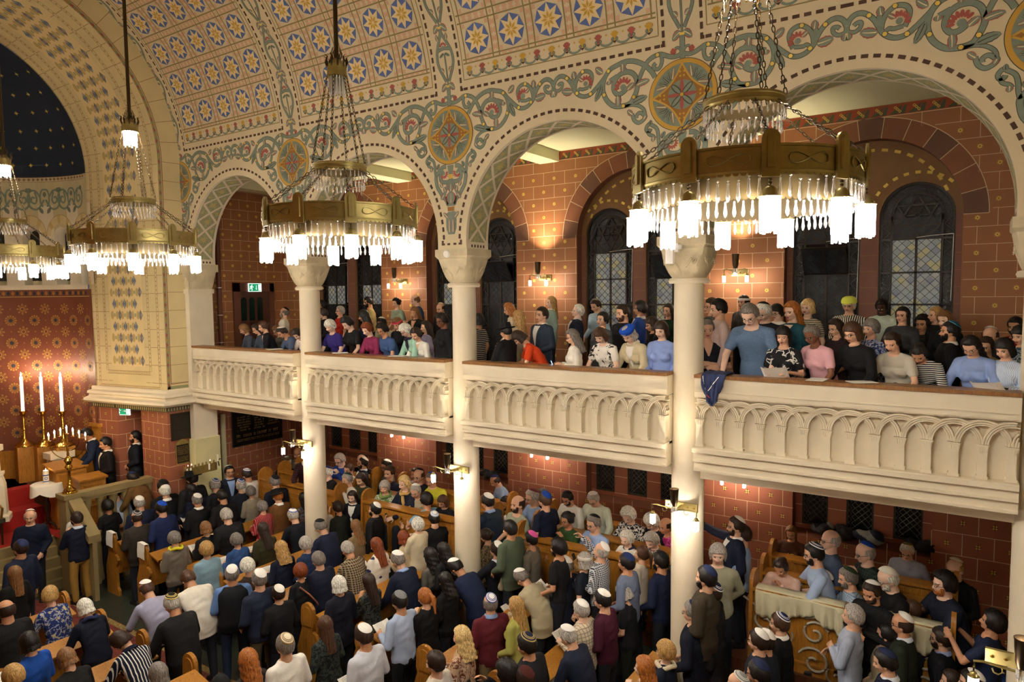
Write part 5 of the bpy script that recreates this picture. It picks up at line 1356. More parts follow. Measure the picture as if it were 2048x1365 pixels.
def capmesh(kind):
    if kind in HAIRM: return HAIRM[kind]
    mb = MB()
    if kind.startswith('kip'):
        ax = Vector((-.52,0,.85)).normalized(); x = Vector((0,1,0)); y = ax.cross(x); r0 = .78 if kind != 'kipbig' else 1.0; rings = []
        for i in range(9):
            a = r0*i/8; ring = []
            for j in range(28):
                b = 2*pi*j/28; d = ax*cos(a)+(x*cos(b)+y*sin(b))*sin(a)
                ring.append(Vector((-.006+d.x*.106*1.11, d.y*.088*1.13, .108+d.z*.124*1.10)))
            rings.append(ring)
        rings[0] = [rings[0][0]+Vector((1e-5*cos(j), 1e-5*sin(j), 0)) for j in range(28)]
        inner = [[p*.97+Vector((0,0,.003)) for p in rings[-1]]]
        mb.sweep(rings[:8], 0, caps=False); mb.sweep([rings[7], rings[8]]+inner, 1 if kind in ('kipring','kipstar') else 0, caps=False)
        if kind == 'kipring':
            for rr in (.38, .50):
                q = []
                for e in (rr, rr+.06):
                    q.append([Vector((-.006+d.x*.106*1.125, d.y*.088*1.145, .108+d.z*.124*1.115)) for d in [ax*cos(e)+(x*cos(2*pi*j/28)+y*sin(2*pi*j/28))*sin(e) for j in range(28)]])
                mb.sweep(q, 1, caps=False)
        if kind == 'kipstar':
            for o in (pi/2, -pi/2):
                tr = [o+k*2*pi/3 for k in range(3)]
                for k in range(3):
                    pts = []
                    for f in (0, .5, 1):
                        u = cos(tr[k])*(1-f)+cos(tr[(k+1) % 3])*f; w = sin(tr[k])*(1-f)+sin(tr[(k+1) % 3])*f
                        d = (ax+(x*u+y*w)*.24).normalized(); pts.append(Vector((-.006+d.x*.106*1.13, d.y*.088*1.15, .108+d.z*.124*1.12)))
                    mb.tube(pts, .0028, 1, 5)
        mb.mats = [0, 1] if False else mb.mats
    elif kind == 'fedora':
        mb.lathe([(.09,.15),(.098,.14),(.165,.142),(.17,.148),(.165,.152),(.10,.155),(.10,.20),(.092,.245),(.05,.252),(0,.24)], 0, n=28, c=(-.006,0,0)); mb.lathe([(.102,.156),(.1035,.18),(.1,.18)], 1, n=28, c=(-.006,0,0))
    elif kind == 'cap':
        mb.lathe([(.106,.135),(.108,.17),(.09,.22),(.05,.245),(0,.25)], 0, n=24, c=(-.006,0,0)); mb.sweep([[(.07,.06*s,.145) for s in (-1,-.5,0,.5,1)]+[(.07,.06*s,.137) for s in (1,.5,0,-.5,-1)], [(.155-.02*abs(s),.05*s,.138) for s in (-1,-.5,0,.5,1)]+[(.155-.02*abs(s),.05*s,.13) for s in (1,.5,0,-.5,-1)]], 0)
    elif kind == 'flatcap':
        ell(mb, (.01,0,.185), (.135,.105,.04), 0, 20); ell(mb, (.09,0,.165), (.06,.06,.012), 0, 14)
    elif kind == 'beret':
        ell(mb, (-.02,0,.185), (.125,.118,.05), 0, 22); mb.lathe([(.1,.14),(.106,.155),(.1,.17)], 0, n=24, c=(-.006,0,0))
    elif kind == 'band':
        mb.lathe([(.104,.135),(.112,.14),(.112,.17),(.104,.175)], 0, n=28, c=(-.006,0,0))
    elif kind == 'glasses':
        for s in (-1, 1):
            mb.tube([(.098,s*.031+.021*cos(a),.092+.017*sin(a)) for a in [2*pi*k/14 for k in range(15)]], .0022, 0, 5); mb.tube([(.098,s*.052,.096),(.03,s*.078,.096),(-.01,s*.083,.085)], .002, 0, 4)
        mb.tube([(.098,-.011,.096),(.101,0,.099),(.098,.011,.096)], .002, 0, 4)
    elif kind == 'beard':
        def rad(ph, t):
            a = abs(ph); c = sst(0,.25,1.5-a)*sst(-.12,.08, (-.38+(.25 if a > .9 else 0))-t)*sst(-1.35,-1.1,t)
            if a < .42 and -.62 < t < -.38: c *= .0
            return .70+.30*c+.03*c*sin(ph*19+t*9)
        vs, fs = sphsurf(rad, 44, 36, (.012,0,.078)); mb.raw([(v[0]*1.0+.002, v[1]*.93, v[2]*1.0+.004) for v in vs], fs, 0)
    mats = {0: WHITE, 1: BLACK}; mb.mats = [mats[x] if x in (0, 1) else x for x in mb.mats]
    HAIRM[kind] = mb.mesh(kind, True); return HAIRM[kind]
# --- garment materials
def cloth(spec):
    if spec in MATS: return MATS[spec]
    p = spec.split(':'); kind = p[0]
    if kind.startswith('#'): return mat(spec, kind, .82, var=.08, vscale=9, bump=.15, bscale=60, spec=.25)
    cols = p[1].split(','); m = mat(spec, cols[0], .82, spec=.25); nt = m.node_tree; L = nt.links; b = nt.nodes['Principled BSDF']; tc = nd(nt, 'ShaderNodeTexCoord'); sc = float(p[2]) if len(p) > 2 else 12
    r = nd(nt, 'ShaderNodeValToRGB'); r.color_ramp.interpolation = 'CONSTANT'; e = r.color_ramp.elements; e[0].color = lin(cols[0]); e[1].color = lin(cols[1]); e[1].position = float(p[3]) if len(p) > 3 else .5
    if kind in ('vs', 'hs'):
        w = nd(nt, 'ShaderNodeTexWave', bands_direction='Y' if kind == 'vs' else 'Z'); w.inputs['Scale'].default_value = sc; w.inputs['Distortion'].default_value = .6; w.inputs['Detail'].default_value = 0; L.new(tc.outputs['Object'], w.inputs['Vector']); L.new(w.outputs['Fac'], r.inputs['Fac'])
    elif kind == 'plaid':
        w1 = nd(nt, 'ShaderNodeTexWave', bands_direction='Y'); w2 = nd(nt, 'ShaderNodeTexWave', bands_direction='Z'); mx = nd(nt, 'ShaderNodeMath', operation='MAXIMUM')
        for w in (w1, w2): w.inputs['Scale'].default_value = sc; L.new(tc.outputs['Object'], w.inputs['Vector'])
        L.new(w1.outputs['Fac'], mx.inputs[0]); L.new(w2.outputs['Fac'], mx.inputs[1]); L.new(mx.outputs[0], r.inputs['Fac'])
    elif kind == 'dots':
        v = nd(nt, 'ShaderNodeTexVoronoi'); v.inputs['Scale'].default_value = sc; L.new(tc.outputs['Object'], v.inputs['Vector']); L.new(v.outputs['Distance'], r.inputs['Fac'])
        if len(cols) > 2: x = e.new(e[1].position*.5); x.color = lin(cols[2])
    else:
        n = nd(nt, 'ShaderNodeTexNoise'); n.inputs['Scale'].default_value = sc; n.inputs['Detail'].default_value = 3; n.inputs['Distortion'].default_value = 1; L.new(tc.outputs['Object'], n.inputs['Vector']); L.new(n.outputs['Fac'], r.inputs['Fac'])
        if len(cols) > 2: x = e.new(min(.95, e[1].position+.09)); x.color = lin(cols[2])
    L.new(r.outputs['Color'], b.inputs['Base Color']); return m
HC = {'k': '#15110f', 'n': '#2c1d15', 'b': '#4a3020', 'l': '#7a5532', 'd': '#b08a52', 'y': '#d3b478', 'r': '#7c3c1c', 'g': '#77706a', 's': '#a8a29a', 'w': '#d9d4c8', 'o': '#a5632c'}
SKN = {'1': '#d9aa8c', '2': '#c7926f', '3': '#ae7a58', '4': '#7c5038', '5': '#4b2e20', '0': '#e3bda5'}
def hairmat(c):
    nm = 'hair_'+c
    if nm in MATS: return MATS[nm]
    m = mat(nm, HC[c], .45, spec=.35); nt = m.node_tree; L = nt.links; b = nt.nodes['Principled BSDF']; tc = nd(nt, 'ShaderNodeTexCoord'); mp = nd(nt, 'ShaderNodeMapping'); mp.inputs['Scale'].default_value = (1,1,.12)
    n = nd(nt, 'ShaderNodeTexNoise'); n.inputs['Scale'].default_value = 130; n.inputs['Detail'].default_value = 2; L.new(tc.outputs['Object'], mp.inputs['Vector']); L.new(mp.outputs['Vector'], n.inputs['Vector'])
    r = nd(nt, 'ShaderNodeValToRGB'); k = lin(HC[c]); r.color_ramp.elements[0].color = tuple(x*.45 for x in k[:3])+(1,); r.color_ramp.elements[1].color = tuple(min(1, x*1.5) for x in k[:3])+(1,); r.color_ramp.elements[0].position = .35; r.color_ramp.elements[1].position = .65
    L.new(n.outputs['Fac'], r.inputs['Fac']); L.new(r.outputs['Color'], b.inputs['Base Color']); bp = nd(nt, 'ShaderNodeBump'); bp.inputs['Strength'].default_value = .5; bp.inputs['Distance'].default_value = .006; L.new(n.outputs['Fac'], bp.inputs['Height']); L.new(bp.outputs['Normal'], b.inputs['Normal']); return m
def skinmat(c): return mat('skin_'+c, SKN[c], .5, var=.06, vscale=12, spec=.35)
def inst(name, me, parent, mats=None, M=None):
    o = bpy.data.objects.new(name, me); COL.objects.link(o); o.parent = parent
    if M is not None: o.matrix_local = M
    for i, m in (mats or {}).items():
        if i < len(o.material_slots): o.material_slots[i].link = 'OBJECT'; o.material_slots[i].material = m
    return o
def front_strip(J, sex, inf, w_fn, z0, z1, m, off, name, parent, fat=1):
    mb = MB(); T_ = TORSO[sex]; rows = []
    for i in range(9):
        z = z0+(z1-z0)*i/8
        for q in range(len(T_)-1):
            if T_[q][0] <= z <= T_[q+1][0]: break
        f = (z-T_[q][0])/(T_[q+1][0]-T_[q][0]); rx = (T_[q][1]+(T_[q+1][1]-T_[q][1])*f)*fat+inf; ry = (T_[q][2]+(T_[q+1][2]-T_[q][2])*f)*fat**.6+inf; w = w_fn(z)
        rows.append([J['bend'](((rx+off)*math.sqrt(max(.05, 1-(y/ry)**2)), y, z)) for y in (-w, -w*.5, 0, w*.5, w)])
    mb.sweep(rows, m, closed=False, caps=False); return mb.build(name, parent, True)
def z0y(y): return FZ if y < .15 else FZ+.5*min(1, (y-.15)/.85)
GY = {'G1': .40, 'G2': 1.0, 'G3': 1.62, 'G4': 2.25}; GF = {'G1': 3.95, 'G2': 4.1, 'G3': 4.28, 'G4': 4.44}
AY = {'A1': 1.38, 'A2': 1.85, 'A3': 2.38}
NP_ = [0]; SHEETS = []
TOPN = {'jacket': 'jacket', 'coat': 'coat', 'sweater': 'sweater', 'shirt': 'shirt', 'tee': 't_shirt', 'blouse': 'blouse'}
def person(row):
    f = [x.strip() for x in row.split('|')]
    u, v, zone = f[0].split(); u = float(u); v = float(v)
    if zone[0] in 'ABCD' and len(zone) > 1 and zone[1] == '@':     # crop coordinates
        ox = {'A': 0, 'B': 500, 'C': 1000, 'D': 1523}[zone[0]]; u = ox+u/2.935; v = 900+v/2.935; zone = zone[2:]
    elif zone[0] in 'EFHK' and zone[1] == '@':
        ox, oy, kk = {'E': (440,560,5.1125), 'F': (674,450,2.923), 'H': (1348,450,2.923), 'K': (400,800,5.689)}[zone[0]]; u = ox+u/kk; v = oy+v/kk; zone = zone[2:]
    pose = f[1]; dr, hp, hy = [float(x) for x in f[2].split()]
    hp = round(hp*4)/4*.8; hy = round(hy*2)/2*1.0
    sex, sk = f[3][0], f[3][1]; fat = 1.12 if 'F' in f[3] else 1.0; hs, hc = f[4].split(); hat = f[5]; kind, spec = f[6].split(); ex = f[7].split(); label = f[8]
    me, J = body_mesh(pose, sex, hp, hy); H = J['top']; s = 1.0 if sex == 'm' else .955
    if 'sm' in ex: s *= .9
    s *= 1+.03*sin(NP_[0]*2.4); NP_[0] += 1
    if zone in ('N', 'S'):
        y = 0
        for _ in range(12): y = onZ(u, v, z0y(y)+H*s).y
        p = onZ(u, v, z0y(y)+H*s)
        if p.y > .8: p = onY(u, v, .8)
        z = p.z-H*s
    elif zone in GY:
        p = onY(u, v, GY[zone]); s = max(.84, min(1.1, (p.z-GF[zone])/H)); z = p.z-H*s
    elif zone in AY:
        p = onY(u, v, AY[zone]); s = max(.84, min(1.1, (p.z-1.05)/H)); z = p.z-H*s
    elif zone[0] == 'Z': p = onZ(u, v, float(zone[1:])+H*s); z = p.z-H*s
    elif zone[0] == 'Y': p = onY(u, v, float(zone[1:])); z = p.z-H*s
    if zone[0] in 'NSZ' and zone != 'Z1.25':      # keep clear of columns and of the pier
        H0 = z; rd = (EYE-p).normalized()
        for _ in range(40):
            bad = (p.x < -13.05 and p.y > -.62) or any(math.hypot(p.x-c, p.y-T/2) < .40 for c in XP[1:4])
            if not bad: break
            p = p+rd*.04
        s = (p.z-z)/H; 
        if s > 1.13: s = 1.13; z = p.z-H*s
    if zone[0] in 'GA' and -170 <= dr <= -60: dr += 20 if p.x < -8 else (8 if p.x < -4.5 else 0)
    a = math.radians(dr); tx = J['topx']*s
    t = thing('person', label, 'person', (p.x-cos(a)*tx, p.y-sin(a)*tx, z), a, None); t.scale = (s*1.06, s*1.09, s)
    t['height_top'] = round(float(p.z), 2)
    bd = inst('body', me, t, {0: skinmat(sk), 4: hairmat(hc) if hc in HC else BROWM})
    topm = cloth(spec)
    top = inst(TOPN[kind], top_mesh(kind, pose, sex, fat), t, {0: topm}); dk = dict(x.split('=') for x in ex if '=' in x)
    inst('trousers', leg_mesh(pose, sex), t, {0: cloth(dk.get('leg', '#1c2028'))})
    inst('shoe', shoe_mesh(pose, 'L'), t); inst('shoe', shoe_mesh(pose, 'R'), t)
    HM = J['HM'] @ Matrix.Scale(1 if sex == 'm' else .95, 4)
    if hs != 'none': inst('hair', hair_mesh(hs), t, {0: hairmat(hc)}, HM)
    if hat:
        hk, *cc = hat.split(); nm = 'kippah' if hk.startswith('kip') else {'fedora': 'hat', 'cap': 'cap', 'flatcap': 'flat_cap', 'beret': 'beret', 'band': 'headband'}[hk]
        inst(nm, capmesh(hk), t, {0: cloth(cc[0]), 1: cloth(cc[1]) if len(cc) > 1 else BLACK}, HM)
    if 'gl' in ex: inst('glasses', capmesh('glasses'), t, {0: BLACK}, HM)
    if 'bd' in dk: inst('beard', capmesh('beard'), t, {0: hairmat(dk['bd'])}, HM)
    inf = {'jacket': .026, 'coat': .032, 'sweater': .02, 'shirt': .015, 'tee': .014, 'blouse': .017}[kind]
    if 'col' in dk:              # shirt collar round the neck
        mb = MB(); B = J['bend']; rings = []
        for z, rx in ((1.425,.082),(1.452,.074),(1.475,.066),(1.468,.075),(1.435,.088)): rings.append([B((rx*1.05*cos(q)-.012, rx*sin(q), z-(.02 if cos(q) > .8 else 0))) for q in [2*pi*k/20 for k in range(20)]])
        rings.append(rings[0]); mb.sweep(rings, cloth(dk['col']), caps=False); mb.build('collar', t, True)
        if kind in ('jacket', 'coat') and abs((dr % 360)-180) > 14: front_strip(J, sex, inf, lambda z: .012+.06*(z-1.10)/.33, 1.10, 1.43, cloth(dk['col']), .0045, 'shirt_front', t, fat)
    if 'tie' in dk: front_strip(J, sex, inf, lambda z: .016+.006*(1.4-z), 1.1, 1.425, cloth(dk['tie']), .010, 'tie', t, fat)
    if 'vn' in ex: front_strip(J, sex, inf, lambda z: .008+.055*(z-1.27)/.16, 1.27, 1.43, skinmat(sk), .005, 'neckline', t, fat)
    if 'sc' in dk:               # scarf
        mb = MB(); B = J['bend']
        mb.tube([B((.098*cos(q)-.01, .085*sin(q), 1.44+.015*sin(3*q))) for q in [2*pi*k/24 for k in range(25)]], .026, cloth(dk['sc']), 8)
        mb.tube([B((.10,.03,1.42)), B((.135,.05,1.34)), B((.14,.045,1.24))], [.024,.026,.02], cloth(dk['sc']), 8); mb.build('scarf', t, True)
    if 'st' in dk:               # strap across the back
        mb = MB(); B = J['bend']; mb.tube([B((-.12,.12,1.40)), B((-.148,.0,1.25)), B((-.15,-.12,1.08)), B((-.10,-.19,.98))], .014, cloth(dk['st']), 6); mb.build('bag_strap', t, True)
    if 'vest' in dk:             # sleeveless vest over the shirt
        mb = MB(); torso(mb, J, sex, .034, .78, 1.44, fat); key = ('vest', pose, sex, fat)
        if key not in CL: CL[key] = remesh(mb, 'vest', .014, 2); CL[key].materials.append(WHITE)
        inst('vest', CL[key], t, {0: cloth(dk['vest'])})
    if 'watch' in ex: mb = MB(); w = J['WL']; mb.lathe([(.034,-.012),(.036,0),(.034,.012)], BLACK, n=14, M=Matrix.Translation(w)); mb.build('wristwatch', t)
    t.matrix_world = Matrix.LocRotScale(t.location, t.rotation_euler, t.scale)
    TM = t.matrix_world
    if 'pap' in ex or 'ph' in ex:
        w = TM @ ((J['WL']+J['WR'])/2); d = Vector((cos(a), sin(a), 0)); SHEETS.append((w+d*(.12*s)+Vector((0,0,-.01)), a, label, 'pap' in ex, pose))
    return t
